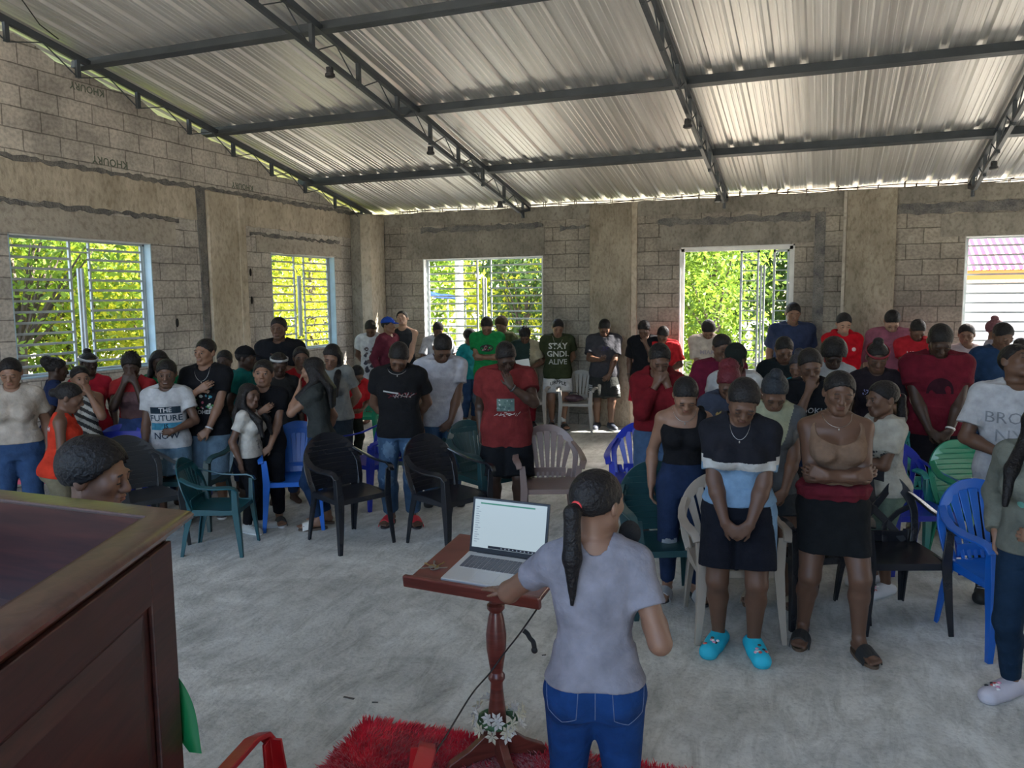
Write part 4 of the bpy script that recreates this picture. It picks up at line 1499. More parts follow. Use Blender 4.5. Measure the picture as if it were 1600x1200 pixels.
# lamp holders under the lattice rafters
SOCK = mat('lamp_socket_black', (.02, .02, .022), .5)
socks = [((514, 68), 'above the grey-wall corner, highest of the three on its rafter', 3.0), ((672, 196), 'on the same rafter, between the other two', 3.0), ((781, 287), 'nearest the back wall window', 3.0),
         ((1075, 152), 'on the middle rafter by the upper steel purlin', 5.98), ((1123, 259), 'low on the middle rafter over the doorway', 5.98), ((1555, 222), 'on the rafter at the picture edge above the concrete column', 9.0)]
lbl = ['black lamp holder on the first inner rafter, highest of its three', 'black lamp holder on the first inner rafter, middle one of its three', 'black lamp holder on the first inner rafter, lowest one near the window wall',
       'black lamp holder on the rafter over the doorway, upper one', 'black lamp holder on the rafter over the doorway, lower one', 'black lamp holder on the rafter over the plain concrete column']
for (p, _, x), lb in zip(socks, lbl):
    q = on(p[0], p[1], 0, x)
    y = q[1]
    z = rz_(y)-.075-.26*(1 if y < -.45 else .8)-.02
    o = empty('lamp_holder', (x, y, z-.075)); tag(o, lb, 'lamp holder', 'lamp holders on the roof frame')
    b = MB(); b.lathe([(.028, .075), (.034, .055), (.034, .02), (.045, .015), (.047, -.01), (.030, -.02), (.012, -.018)], n=16); b.build('socket', SOCK, o, 'auto')
    b = MB(); b.box((0, 0, .065), (.05, .05, .02)); b.build('mounting_plate', STEEL, o)
# rebar standing out of the ring beam
RB = mat('rebar_rust', (.055, .038, .03), .8, metal=.3, bump=.4, bscale=120)
e = empty('rebar_cage', (.6, .07, WT)); tag(e, 'rusty rebar with bent stirrups lying along the top of the back wall', 'rebar')
rnd = random.Random(4)
for dy in (-.04, .04):
    b = MB(); b.tube([(x*.45, dy, .035+.02*math.sin(x*1.3+dy*30)) for x in range(28)], .006, 5); b.build('bar', RB, e)
x = .1
while x < 12:
    b = MB(); w = rnd.uniform(.03, .06); hh = rnd.uniform(.045, .085); sk = rnd.uniform(-.03, .03)
    b.tube([(x, -.05, -.01), (x+sk*.3, -.05, hh), (x+w*.5+sk, .0, hh+rnd.uniform(-.005, .012)), (x+sk*.3, .05, hh), (x, .05, -.01)], .0055, 5)
    b.build('stirrup', RB, e)
    x += rnd.choice((.14, .25, .32, .4))
b = MB(); e = None
tag(MB().tube([(.25, -5.9, rz_(-5.9)-.03), (.5, -6.3, rz_(-6.3)-.12), (.9, -6.9, rz_(-6.9)-.10), (1.3, -7.5, rz_(-7.5)-.03)], .006, 6).build('electric_cable', mat('cable_black', (.015, .015, .015), .5)),
    'thin black cable hanging loose under the roof sheets by the gable', 'cable')


# ------------------------------------------------------------------ window grilles
def grille(n, ax, u0, u1, z0, z1, off, bars, jamb, jside, rows_gap=True, sgn=1):
    """steel grille of two leaves; ax = axis the window runs along ('x' or 'y'); off = plane of the grille; jamb faces in the opening"""
    root = empty('window_%d' % n, (0, 0, 0)); S(root)
    def P(u, v, z): return (u, v, z) if ax == 'x' else (v, u, z)
    def bx(b, ua, ub, va, vb, za, zb): b.lo_hi(P(min(ua, ub), va, za), P(max(ua, ub), vb, zb))
    b = MB()
    t = .035
    bx(b, u0, u0+t, off-.02, off+.02, z0, z1); bx(b, u1-t, u1, off-.02, off+.02, z0, z1)
    bx(b, u0, u1, off-.02, off+.02, z0, z0+t); bx(b, u0, u1, off-.02, off+.02, z1-t, z1)
    b.build('window_frame', PAINT, root)
    um = (u0+u1)/2
    for a, c in ((u0+t, um-.11), (um+.11, u1-t)):
        b = MB()
        bx(b, a, a+.02, off-.012, off+.012, z0+t, z1-t); bx(b, c-.025, c, off-.012, off+.012, z0+t, z1-t)
        for i in range(1, bars+1):
            z = z0+(z1-z0)*i/(bars+1)
            bx(b, a, c, off-.010, off+.010, z-.012, z+.012)
        b.build('grille_leaf', PAINT, root)
    b = MB()
    for i in range(1, 3):
        z = z0+(z1-z0)*(.10 if i == 1 else .90)
        bx(b, um-.11, um+.11, off-.006, off+.006, z-.008, z+.008)
    bx(b, um-.035, um-.010, off-.012, off+.012, z0+.14*(z1-z0), z1-.22*(z1-z0)); bx(b, um+.010, um+.035, off-.012, off+.012, z0+.14*(z1-z0), z1-.22*(z1-z0))
    b.build('lock_bar', PAINT, root)
    # painted reveal
    b = MB()
    lo, hi = (off+.02, LT-.001) if False else ((-.001 if ax == 'x' else -LT+.001), (LT if ax == 'x' else .001))
    bx(b, u0-.0, u0+.012, lo, hi, z0, z1); bx(b, u1-.012, u1, lo, hi, z0, z1)
    b.build('window_jamb', jamb, root)
    b = MB(); bx(b, u0, u1, lo, hi, z0, z0+.012); b.build('window_sill', jamb, root)
    b = MB(); bx(b, u0, u1, lo, hi, z1-.014, z1-.002); b.build('window_head', PAINT_W, root)
    return root
grille(1, 'y', W1[0], W1[1], W1[2], W1[3], -.115, 12, PAINT_B, 1)
grille(2, 'y', W2[0], W2[1], W2[2], W2[3], -.115, 11, PAINT_B, 1)
grille(3, 'x', M1_[0], M1_[1], M1_[2], M1_[3], .115, 11, PAINT_W, 1)
grille(4, 'x', R1_[0], R1_[1], R1_[2], R1_[3], .115, 12, PAINT_W, 1)
# doorway with a folding grille gate
root = empty('door_1', (0, 0, 0)); S(root)
x0, x1, zt = D1_[0], D1_[1], D1_[3]
b = MB(); b.lo_hi((x0, -.004, 0), (x0+.02, LT, zt)); b.lo_hi((x1-.02, -.004, 0), (x1, LT, zt)); b.lo_hi((x0, -.004, zt-.02), (x1, LT, zt)); b.build('door_jamb', PAINT_W, root)
b = MB(); b.lo_hi((x0+.02, .03, 0), (x0+.065, .075, zt-.02)); b.lo_hi((x1-.065, .03, 0), (x1-.02, .075, zt-.02)); b.lo_hi((x0+.02, .03, zt-.065), (x1-.02, .075, zt-.02)); b.build('door_frame', PAINT_W, root)
xa, xb, xc = on(1155, 500, 1, .05)[0], on(1184, 500, 1, .05)[0], on(1206, 500, 1, .05)[0]
def leaf(a, c, zb, nb, par, name='gate_leaf', y=.05):
    b = MB()
    b.lo_hi((a, y-.015, zb), (a+.03, y+.015, zt-.07)); b.lo_hi((c-.025, y-.015, zb), (c, y+.015, zt-.07))
    b.lo_hi((a, y-.015, zb), (c, y+.015, zb+.03)); b.lo_hi((a, y-.015, zt-.10), (c, y+.015, zt-.07))
    for i in range(1, nb):
        z = zb+(zt-.07-zb)*i/nb
        b.lo_hi((a, y-.007, z-.008), (c, y+.007, z+.008))
    return b.build(name, PAINT, par)
leaf(xa, xb, .06, 18, root)
lf = leaf(xc, x1-.07, .06, 18, root)
b = MB(); b.lo_hi((xb+.02, .035, .5), (xb+.045, .06, zt-.28)); b.lo_hi((xb+.06, .035, .5), (xb+.085, .06, zt-.28)); b.build('lock_bar', PAINT, root)
b = MB(); b.lo_hi((xa, .04, 1.0), (x1-.07, .05, 1.012)); b.lo_hi((xa, .04, .85), (x1-.07, .05, .862)); b.build('cross_bar', PAINT, root)

# ------------------------------------------------------------------ outside
G_OUT = rough_mat('outside_ground', (.34, .30, .22), (.52, .48, .40), 1.2)
b = MB(); b.lo_hi((-60, LT+.001, -.14), (70, 70, -.02)); b.lo_hi((-60, -60, -.14), (-.16, LT, -.02)); b.lo_hi((XR+.16, -60, -.14), (70, LT, -.02)); b.lo_hi((-.16, -60, -.14), (XR+.16, -14.6, -.03))
S(b.build('ground', G_OUT))


def leaf_mat(name, c, t=.45):
    m = bpy.data.materials.new(name); m.use_nodes = True
    n = m.node_tree; L = n.links; b = n.nodes['Principled BSDF']
    tc = n.nodes.new('ShaderNodeTexCoord'); a = n.nodes.new('ShaderNodeTexNoise'); a.inputs['Scale'].default_value = 1.7; a.inputs['Detail'].default_value = 8
    L.new(tc.outputs['Object'], a.inputs['Vector'])
    r = n.nodes.new('ShaderNodeValToRGB'); e = r.color_ramp.elements
    e[0].position = .35; e[0].color = (*[q*.55 for q in c], 1); e[1].position = .65; e[1].color = (min(1, c[0]*1.9), min(1, c[1]*1.45), c[2]*1.0, 1)
    L.new(a.outputs['Fac'], r.inputs[0]); L.new(r.outputs[0], b.inputs['Base Color']); b.inputs['Roughness'].default_value = .55
    tr = n.nodes.new('ShaderNodeBsdfTranslucent'); mx = n.nodes.new('ShaderNodeMixShader'); mx.inputs[0].default_value = t
    L.new(r.outputs[0], tr.inputs[0]); L.new(b.outputs[0], mx.inputs[1]); L.new(tr.outputs[0], mx.inputs[2])
    L.new(mx.outputs[0], n.nodes['Material Output'].inputs[0])
    return m
LEAF_Y = leaf_mat('leaf_yellowgreen', (.34, .44, .05), .6)
LEAF_G = leaf_mat('leaf_green', (.14, .27, .04), .55)
LEAF_D = leaf_mat('leaf_dark', (.05, .12, .03), .35)
BARK = mat('bark', (.09, .07, .055), .9, bump=.8, bscale=25, var=.2)


def tree(x, y, h, r, lm, n=5000, ls=.09, label='', trunk=.10, seed=0, zc=None, clumps=26, flat=1.0, cat='tree', name='tree', branches=9):
    root = empty(name, (x, y, -.02)); tag(root, label, cat, 'trees and shrubs outside')
    rng = np.random.RandomState(seed)
    b = MB()
    zc = zc if zc is not None else h*.62
    b.tube([(0, 0, 0), (rng.uniform(-.1, .1), rng.uniform(-.1, .1), zc*.5), (rng.uniform(-.2, .2), rng.uniform(-.2, .2), zc), (0, 0, h*.9)], [trunk, trunk*.8, trunk*.6, trunk*.15], 8)
    ce = []
    for i in range(clumps):
        d = rng.normal(size=3); d /= np.linalg.norm(d)
        q = d*rng.uniform(.35, 1)*np.array([r, r, (h-zc)*flat])+np.array([0, 0, zc])
        q[2] = max(q[2], .2)
        ce.append(q)
    for q in ce[:branches]:
        m_ = q*np.array([.45, .45, .72])
        b.tube([(0, 0, zc*.45), tuple(m_), tuple(q)], [trunk*.45, trunk*.28, trunk*.08], 5)
    b.build('trunk', BARK, root)
    ce = np.array(ce)
    ci = rng.randint(len(ce), size=n)
    sp = r*.34
    P = ce[ci]+rng.normal(size=(n, 3))*np.array([sp, sp, sp*.75])
    P[:, 2] = np.maximum(P[:, 2], .05)
    a = rng.normal(size=(n, 3)); a /= np.linalg.norm(a, axis=1)[:, None]
    c = rng.normal(size=(n, 3)); c = np.cross(a, c); c /= np.linalg.norm(c, axis=1)[:, None]
    s = ls*rng.uniform(.6, 1.3, size=(n, 1))
    V = np.stack([P-a*s, P+c*s*.42, P+a*s, P-c*s*.42], 1).reshape(-1, 3)
    Q = np.arange(4*n).reshape(-1, 4)
    me = np_mesh('foliage', V, Q, [lm]); me.polygons.foreach_set('use_smooth', np.zeros(n, bool))
    f = link('foliage', me, root); f['kind'] = 'stuff'
    return root
tree(-3.0, -1.2, 4.2, 1.6, LEAF_Y, 9000, .06, 'bushy yellow-green tree filling the window beside the corner column', .08, 1, zc=1.9, flat=1.1)
tree(-4.2, -2.4, 5.0, 2.0, LEAF_G, 9000, .08, 'green tree just beyond the side wall, behind the yellow-green one', .10, 2, zc=2.6)
tree(-2.9, -4.2, 4.4, 1.4, LEAF_G, 4500, .06, 'spreading tree with bare lower branches outside the big side window', .09, 3, zc=2.9, branches=22, clumps=34)
tree(-4.6, -3.4, 5.4, 2.2, LEAF_Y, 9000, .075, 'sunlit yellow-green tree farther out behind the bare branches', .12, 4, zc=3.0, branches=14)
tree(-7.5, -1.5, 6.5, 3.0, LEAF_D, 5000, .16, 'large dark green tree far behind the side windows', .16, 5, zc=3.4)
tree(-8.5, 3.0, 6.0, 2.6, LEAF_G, 4000, .15, 'rounded green tree at the far side of the yard', .16, 6, zc=3.0)
tree(-3.9, 8.5, 6.0, 1.6, LEAF_G, 4200, .13, 'green tree left of the pale utility pole', .14, 7, zc=3.0)
tree(.35, 6.6, 5.0, .9, LEAF_D, 2600, .09, 'slim open tree just right of the pale utility pole', .07, 8, zc=2.4, branches=18, clumps=30)
tree(1.9, 8.8, 6.0, 1.9, LEAF_Y, 4600, .12, 'bright yellow-green tree seen through the right part of the window', .12, 9, zc=2.8)
tree(-2.6, 14.0, 7.0, 3.0, LEAF_Y, 4500, .2, 'big light green tree behind the blue canopy', .2, 10, zc=3.2)
tree(4.9, 7.4, 5.2, 1.6, LEAF_G, 10000, .075, 'leafy green tree filling the doorway', .12, 11, zc=2.2, flat=.9)
tree(3.6, 5.0, 5.4, 1.2, LEAF_Y, 2600, .11, 'pale tree with hanging blossom over the doorway', .06, 12, zc=4.1, flat=.5)
tree(6.7, 12.5, 6.5, 2.2, LEAF_D, 4200, .16, 'dark tree standing behind the doorway tree', .16, 13, zc=3.2)
tree(4.0, 15, 7.5, 3.0, LEAF_G, 4500, .2, 'tall green tree farthest back beyond the yard', .2, 14, zc=3.5)
# utility pole
e = empty('utility_pole', (-.34, 4.5, -.02)); tag(e, 'pale concrete utility pole standing outside the back window', 'pole')
PC = rough_mat('pole_concrete', (.55, .53, .50), (.68, .66, .62), 3)
b = MB(); b.tube([(0, 0, 0), (0, 0, 7.5)], [.10, .08], 12); b.build('shaft', PC, e, 'auto')
b = MB(); b.tube([(-.8, 0, 6.6), (.8, 0, 6.6)], 1, sq=(.05, .05)); b.build('crossarm', PC, e)
# shade canopy glimpsed under the trees
e = empty('shade_canopy', (-2.4, 6.6, -.02), R_(8)); tag(e, 'blue tarpaulin canopy on thin poles, glimpsed through the back window', 'canopy')
b = MB(); vs = []; fs = []
for t in (0, .01):
    for i in range(9):
        for j in range(5):
            x, y = -1.0+2.0*i/8, -.8+1.6*j/4
            vs.append((x, y, 1.95+.22*(1-abs(x))+.04*math.sin(i*1.7)*math.cos(j)+t))
for i in range(8):
    for j in range(4):
        q = i*5+j; fs += [(q, q+5, q+6, q+1), (q+45, q+46, q+51, q+50)]
b.add(vs, fs); b.build('tarpaulin', mat('tarp_blue', (.03, .12, .45), .5, trans=.3), e, True)
for sx in (-.95, .95):
    for sy in (-.75, .75):
        b = MB(); b.tube([(sx, sy, 0), (sx, sy, 1.98)], .02, 8); b.build('pole', PAINT_W, e, True)
tree(-2.7, 2.3, 4.4, 1.5, LEAF_Y, 6500, .075, 'dense yellow-green bush right outside the small side window', .08, 21, zc=1.9, flat=1.1)
tree(-5.0, 5.2, 5.6, 2.2, LEAF_G, 5000, .11, 'green tree beyond the bush outside the small side window', .10, 22, zc=2.6)
# neighbour's house with a painted corrugated roof
e = empty('house', (10.3, 8.2, -.16)); tag(e, 'white neighbouring house with magenta corrugated roof and orange fascia', 'house')
HW = rough_mat('house_wall', (.72, .71, .68), (.82, .81, .78), 2, bump=.2)
b = MB(); b.lo_hi((-3.1, 0, 0), (5.5, 5, 2.55)); b.build('wall', HW, e)
b = MB(); b.lo_hi((-3.35, -.32, 2.42), (5.8, -.22, 2.62)); b.build('fascia', mat('fascia_orange', (.80, .25, .05), .5), e)
rp = MB(); vs = []; n_ = 260
for j in range(2):
    for i in range(n_+1):
        x = -3.5+9.4*i/n_
        for t in (0, .01): vs.append((x, (-.38, 3.0)[j], (2.62, 4.05)[j]+.018*math.sin(i*math.pi/2*1.0)+t))
k = (n_+1)*2
for i in range(n_):
    rp.add([], [])
fs = [(i*2, i*2+2, k+i*2+2, k+i*2) for i in range(n_)]+[(i*2+1, k+i*2+1, k+i*2+3, i*2+3) for i in range(n_)]
rp.add(vs, fs); rp.build('roof', mat('roof_magenta', (.42, .045, .13), .5, var=.25, vscale=2), e, 'auto')
# small tiled planter wall by the gate
BR = block_mat('garden_brick', 'x', (.55, .22, .13), (.45, .2, .13), (.5, .48, .45))
b = MB(); b.lo_hi((6.4, 3.0, -.02), (9.4, 3.2, .75)); tag(b.build('garden_wall', BR), 'low red brick garden wall beyond the gate', 'wall')
# motorcycle parked outside the doorway
e = empty('motorcycle', (5.62, 1.7, -.02), R_(80)); tag(e, 'motorcycle parked in the sun just outside the doorway', 'motorcycle')
BK = mat('moto_black', (.02, .02, .02), .4); CH = mat('chrome', (.7, .7, .7), .2, 1.0); RD = mat('moto_red', (.35, .03, .03), .3, coat=.5)
def torus(b, c, R, r, n=24, m=8):
    vs = [(c[0]+(R+r*math.cos(q))*math.cos(p), c[1]+r*math.sin(q), c[2]+(R+r*math.cos(q))*math.sin(p)) for p in [6.2832*i/n for i in range(n)] for q in [6.2832*j/m for j in range(m)]]
    b.add(vs, [(i*m+j, i*m+(j+1) % m, ((i+1) % n)*m+(j+1) % m, ((i+1) % n)*m+j) for i in range(n) for j in range(m)])
for cx in (-.62, .62):
    b = MB(); torus(b, (cx, 0, .30), .26, .045); w = b.build('wheel', BK, e, True)
    b = MB()
    for i in range(12):
        a = 6.2832*i/12; b.tube([(cx, 0, .30), (cx+.24*math.cos(a), 0, .30+.24*math.sin(a))], .005, 4)
    b.ball((cx, 0, .3), (.05, .06, .05)); b.build('spokes', CH, w, True)
b = MB(); b.tube([(.62, .07, .3), (.48, .07, .85)], .018, 8); b.tube([(.62, -.07, .3), (.48, -.07, .85)], .018, 8); b.build('fork', CH, e, True)
b = MB(); b.tube([(.45, -.34, .98), (.48, -.2, .95), (.47, 0, .9), (.48, .2, .95), (.45, .34, .98)], .012, 8); b.build('handlebar', BK, e, True)
b = MB(); b.ball((.2, 0, .72), (.24, .13, .13), 14, 9); b.build('fuel_tank', RD, e, True)
b = MB(); b.ball((-.3, 0, .74), (.36, .12, .06), 14, 8); b.build('seat', BK, e, True)
b = MB(); b.ball((.05, 0, .42), (.18, .12, .16), 12, 8); b.tube([(.1, .1, .3), (-.5, .14, .28), (-.8, .14, .34)], .03, 8); b.build('engine', CH, e, True)
b = MB(); b.ball((.55, 0, .86), (.07, .09, .09), 12, 8); b.build('headlamp', CH, e, True)

# ------------------------------------------------------------------ plastic armchairs
def strip(b, pts, wd, th, nrm_fn=None):
    """flat bar through pts; wd along the local sideways direction, th thick"""
    pts = [Vector(p) for p in pts]; n = len(pts); vs = []
    for i, p in enumerate(pts):
        t = (pts[min(i+1, n-1)]-pts[max(i-1, 0)]).normalized()
        nn = Vector(nrm_fn(i/(n-1))) if nrm_fn else Vector((0, 1, 0))
        s = t.cross(nn).normalized(); m_ = s.cross(t).normalized()
        w = wd[i] if isinstance(wd, (list, tuple)) else wd
        for a, c in ((1, 1), (-1, 1), (-1, -1), (1, -1)): vs.append(tuple(p+s*a*w/2+m_*c*th/2))
    fs = [(i*4+j, i*4+(j+1) % 4, i*4+4+(j+1) % 4, i*4+4+j) for i in range(n-1) for j in range(4)]+[(3, 2, 1, 0), tuple((n-1)*4+j for j in range(4))]
    b.add(vs, fs)


def bevel_obj(o, w=.003):
    m = o.modifiers.new('bevel', 'BEVEL'); m.width = w; m.segments = 2; m.limit_method = 'ANGLE'; m.angle_limit = R_(50)
    return o


def make_chair(style, m, sc=1.0):
    root = empty('plastic_chair', (0, 0, 0))
    by = lambda x, z: .205+.15*(z-.42)/.42-.55*x*x      # surface of the back
    # seat
    b = MB(); N = 10; vs = []; fs = []
    for t in (0, -.022):
        for i in range(N+1):
            for j in range(N+1):
                u, v = i/N*2-1, j/N
                w = .225+.02*(1-v)
                y = -.225+.44*v
                z = .425+.018*(1-v)**3*-1+.012*abs(u)**3-.012*(1-u*u)*math.sin(v*3.1)+t
                vs.append((u*w, y, z))
    k = (N+1)**2
    for i in range(N):
        for j in range(N):
            a = i*(N+1)+j
            fs.append((a, a+N+1, a+N+2, a+1)); fs.append((a+k, a+k+1, a+k+N+2, a+k+N+1))
    for i in range(N):
        for (p, q) in ((i, i+1), ):
            fs += [(p, q, q+k, p+k)]; fs += [(k-1-p, k-1-q, 2*k-1-q, 2*k-1-p)]
            fs += [(p*(N+1), p*(N+1)+k, q*(N+1)+k, q*(N+1))]; fs += [(p*(N+1)+N, q*(N+1)+N, q*(N+1)+N+k, p*(N+1)+N+k)]
    b.add(vs, fs)
    b.lo_hi((-.225, -.232, .385), (.225, -.218, .425)); b.lo_hi((-.235, -.22, .385), (-.222, .2, .43)); b.lo_hi((.222, -.22, .385), (.235, .2, .43))
    b.build('seat', m, root, 'auto')
    # back
    b = MB()
    def arch(a, rx=.245, z0=.60, rz=.235):
        x = rx*math.sin(a); z = z0+rz*math.cos(a)
        return (x, by(x, z), z)
    n = 26
    pts = [(-.215, by(-.215, .42), .42), (-.235, by(-.235, .50), .50)]+[arch(-math.pi/2+math.pi*i/n) for i in range(n+1)]+[(.235, by(.235, .50), .50), (.215, by(.215, .42), .42)]
    strip(b, pts, [.045+.035*math.sin(math.pi*i/(len(pts)-1))**2 for i in range(len(pts))], .013)
    if style in ('fan', 'solid'):
        ns = 7 if style == 'fan' else 9
        for i in range(ns):
            f = i/(ns-1)*2-1
            xb, xt = f*.125, f*.195
            zt = .60+.235*math.sqrt(max(0, 1-(xt/.245)**2))-.02
            P = [(xb+(xt-xb)*t**1.3, by(xb+(xt-xb)*t**1.3, .425+(zt-.425)*t), .425+(zt-.425)*t) for t in np.linspace(0, 1, 7)]
            w = .021 if style == 'fan' else .036
            strip(b, P, [w+.006*t for t in range(7)] if style == 'fan' else w+.005, .009)
        strip(b, [(x, by(x, .475), .475) for x in np.linspace(-.16, .16, 7)], .075, .010)
        if style == 'solid':
            strip(b, [(x, by(x, .765), .765) for x in np.linspace(-.19, .19, 9)], .09, .010)
    elif style == 'plain':
        for z in np.linspace(.455, .79, 10):
            hw = .225 if z < .6 else .245*math.sqrt(max(0, 1-((z-.6)/.235)**2))
            strip(b, [(x, by(x, z), z) for x in np.linspace(-hw, hw, 9)], .041, .009)
    else:   # lattice with a crossed middle
        for f in (-1, 1):
            strip(b, [(f*.17, by(.17, .43), .43), (f*.06, by(.06, .56), .56), (-f*.02, by(.0, .64), .64), (-f*.14, by(.14, .775), .775)], .045, .010)
            strip(b, [(f*.05, by(.05, .42), .42), (f*.06, by(.06, .52), .52), (f*.15, by(.15, .60), .60), (f*.225, by(.225, .64), .64)], .035, .010)
        strip(b, [(0, by(0, .62), .62), (0, by(0, .80), .80)], .05, .010)
        strip(b, [(x, by(x, .46), .46) for x in np.linspace(-.19, .19, 7)], .07, .010)
    bevel_obj(b.build('backrest', m, root, 'auto'))
    for s in (-1, 1):
        b = MB()
        P = [(s*.225, by(.225, .72)-.005, .725), (s*.262, .18, .685), (s*.280, .08, .655), (s*.283, -.05, .645), (s*.275, -.17, .648), (s*.262, -.225, .635), (s*.255, -.25, .60)]
        strip(b, P, [.04, .045, .05, .055, .055, .05, .045], .016, lambda t: (s*.25, 0, 1) if t < .8 else (0, -1, .6))
        bevel_obj(b.build('armrest', m, root, 'auto'))
    for sx in (-1, 1):
        for sy in (-1, 1):
            b = MB()
            if sy < 0:
                P = [(sx*.262, -.275, 0), (sx*.252, -.262, .20), (sx*.246, -.245, .42), (sx*.255, -.238, .62)]; wds = [.030, .045, .060, .046]
            else:
                P = [(sx*.225, .305, 0), (sx*.220, .275, .20), (sx*.212, .225, .42), (sx*.222, .235, .50)]; wds = [.030, .045, .060, .045]
            # L-shaped section
            vs = []; 
            for p, w in zip(P, wds):
                t = .010
                sec = [(0, 0), (-sx*w, 0), (-sx*w, -sy*t), (-sx*t, -sy*t), (-sx*t, -sy*w), (0, -sy*w)]
                vs += [(p[0]+q[0], p[1]+q[1], p[2]) for q in sec]
            fs = [(i*6+j, i*6+(j+1) % 6, i*6+6+(j+1) % 6, i*6+6+j) for i in range(3) for j in range(6)]+[(5, 4, 3, 2, 1, 0), tuple(18+j for j in range(6))]
            b.add(vs, fs)
            bevel_obj(b.build('leg', m, root, 'auto'), .002)
    return root


CH_PROTO = {}
CH_COL = {
    'teal': plastic('teal', (.005, .060, .075), .35), 'darkteal': plastic('darkteal', (.012, .045, .05), .35), 'black': plastic('black', (.013, .014, .018), .25),
    'charcoal': plastic('charcoal', (.03, .031, .033), .4), 'blue': plastic('blue', (.015, .03, .33), .3), 'sky': plastic('sky', (.008, .10, .42), .3),
    'green': plastic('green', (.01, .22, .12), .3), 'taupe': plastic('taupe', (.18, .125, .11), .4), 'beige': plastic('beige', (.30, .255, .21), .4),
    'greybeige': plastic('greybeige', (.30, .28, .25), .45), 'red': plastic('red', (.50, .015, .02), .35), 'pink': plastic('pink', (.50, .06, .10), .4), 'sea': plastic('sea', (.03, .25, .22), .3)}


def chair(px=None, py=None, face=20, color='blue', style='fan', label='', at=None, z=.44, sc=1.0):
    """px, py: photo pixel of the middle of the seat"""
    if at is None:
        q = on(px, py, 2, z*sc); at = (q[0], q[1])
    key = (color, style)
    if key not in CH_PROTO:
        o = CH_PROTO[key] = make_chair(style, CH_COL[color])
    else:
        o = copy_tree(CH_PROTO[key])
    o.location = (at[0], at[1], 0); o.rotation_euler = (0, 0, R_(face)); o.scale = (sc, sc, sc)
    tag(o, label, 'chair', 'plastic armchairs in the hall')
    return o


chair(341, 790, 112, 'teal', 'solid', 'dark teal plastic armchair standing alone nearest the wooden pulpit', at=tuple(on(348, 858)[:2]), sc=.86)
chair(858, 752, 22, 'taupe', 'fan', 'brown plastic armchair with fan slats beside the man in the red tee')
chair(703, 768, 66, 'black', 'plain', 'black plastic armchair with solid back in front of the plain white tee man')
chair(545, 765, 64, 'black', 'plain', 'black solid-back plastic armchair beside the woman lifting her hand to her hair')
chair(584, 716, -20, 'blue', 'fan', 'blue plastic armchair with slotted back left of the faded jeans')
chair(664, 712, 10, 'darkteal', 'fan', 'dark green slatted chair directly behind the black tee man in faded jeans')
chair(762, 738, 60, 'darkteal', 'solid', 'dark teal armchair showing beside the left leg of the red tee man')
chair(462, 742, 30, 'sky', 'solid', 'bright blue chair behind the boy in black with a white chest word')
chair(222, 770, 68, 'charcoal', 'plain', 'charcoal chair with solid back under the hand of the boy in the slogan tee')
chair(305, 700, 20, 'blue', 'fan', 'blue slatted chair between the slogan tee boy and the smiling young man')
chair(305, 742, 15, 'darkteal', 'plain', 'dark teal chair directly behind the smiling young man')
chair(72, 738, 25, 'pink', 'plain', 'pink plastic chair behind the girl in the orange top')
chair(176, 748, 30, 'blue', 'solid', 'blue chair at the feet of the person with hands over face')
chair(560, 672, 10, 'green', 'fan', 'green chair half hidden behind the grey tee woman with long hair', at=(1.55, -2.6))
chair(902, 625, 8, 'greybeige', 'fan', 'beige armchair against the block wall with a dark bag on its seat', at=(3.93, -.52))
chair(849, 628, 8, 'beige', 'fan', 'pale armchair by the wall behind the white shorts of the man in olive tee', at=(3.22, -.52))
chair(1142, 868, 20, 'beige', 'fan', 'beige armchair directly behind the girl in bright blue clogs')
chair(1040, 840, 25, 'darkteal', 'plain', 'dark teal chair beside the ripped jeans of the woman in black')
chair(1266, 850, 30, 'black', 'solid', 'black armchair between the clog girl and the woman with crossed arms')
chair(1392, 858, 20, 'black', 'lattice', 'glossy black armchair with crossed openings in its back')
chair(1420, 790, 24, 'blue', 'fan', 'navy blue armchair beside the big man in black shorts')
chair(1468, 768, 24, 'sea', 'fan', 'sea green chair directly behind the big man in black shorts')
chair(1535, 792, 26, 'green', 'plain', 'green chair left of the legs of the white tee youth with raised chin')
chair(1572, 886, 24, 'sky', 'fan', 'bright blue armchair beside the person in the grey sweatshirt')
chair(1322, 700, 10, 'blue', 'fan', 'blue chair standing among the people behind the crossed-arms woman', at=(6.9, -4.5))
chair(1190, 720, 10, 'blue', 'fan', 'blue chair behind the woman in the black one-shoulder top', at=(5.9, -5.2))
chair(face=194, color='red', style='fan', label='red plastic armchair at the front edge of the shaggy rug', at=(6.05, -10.12))

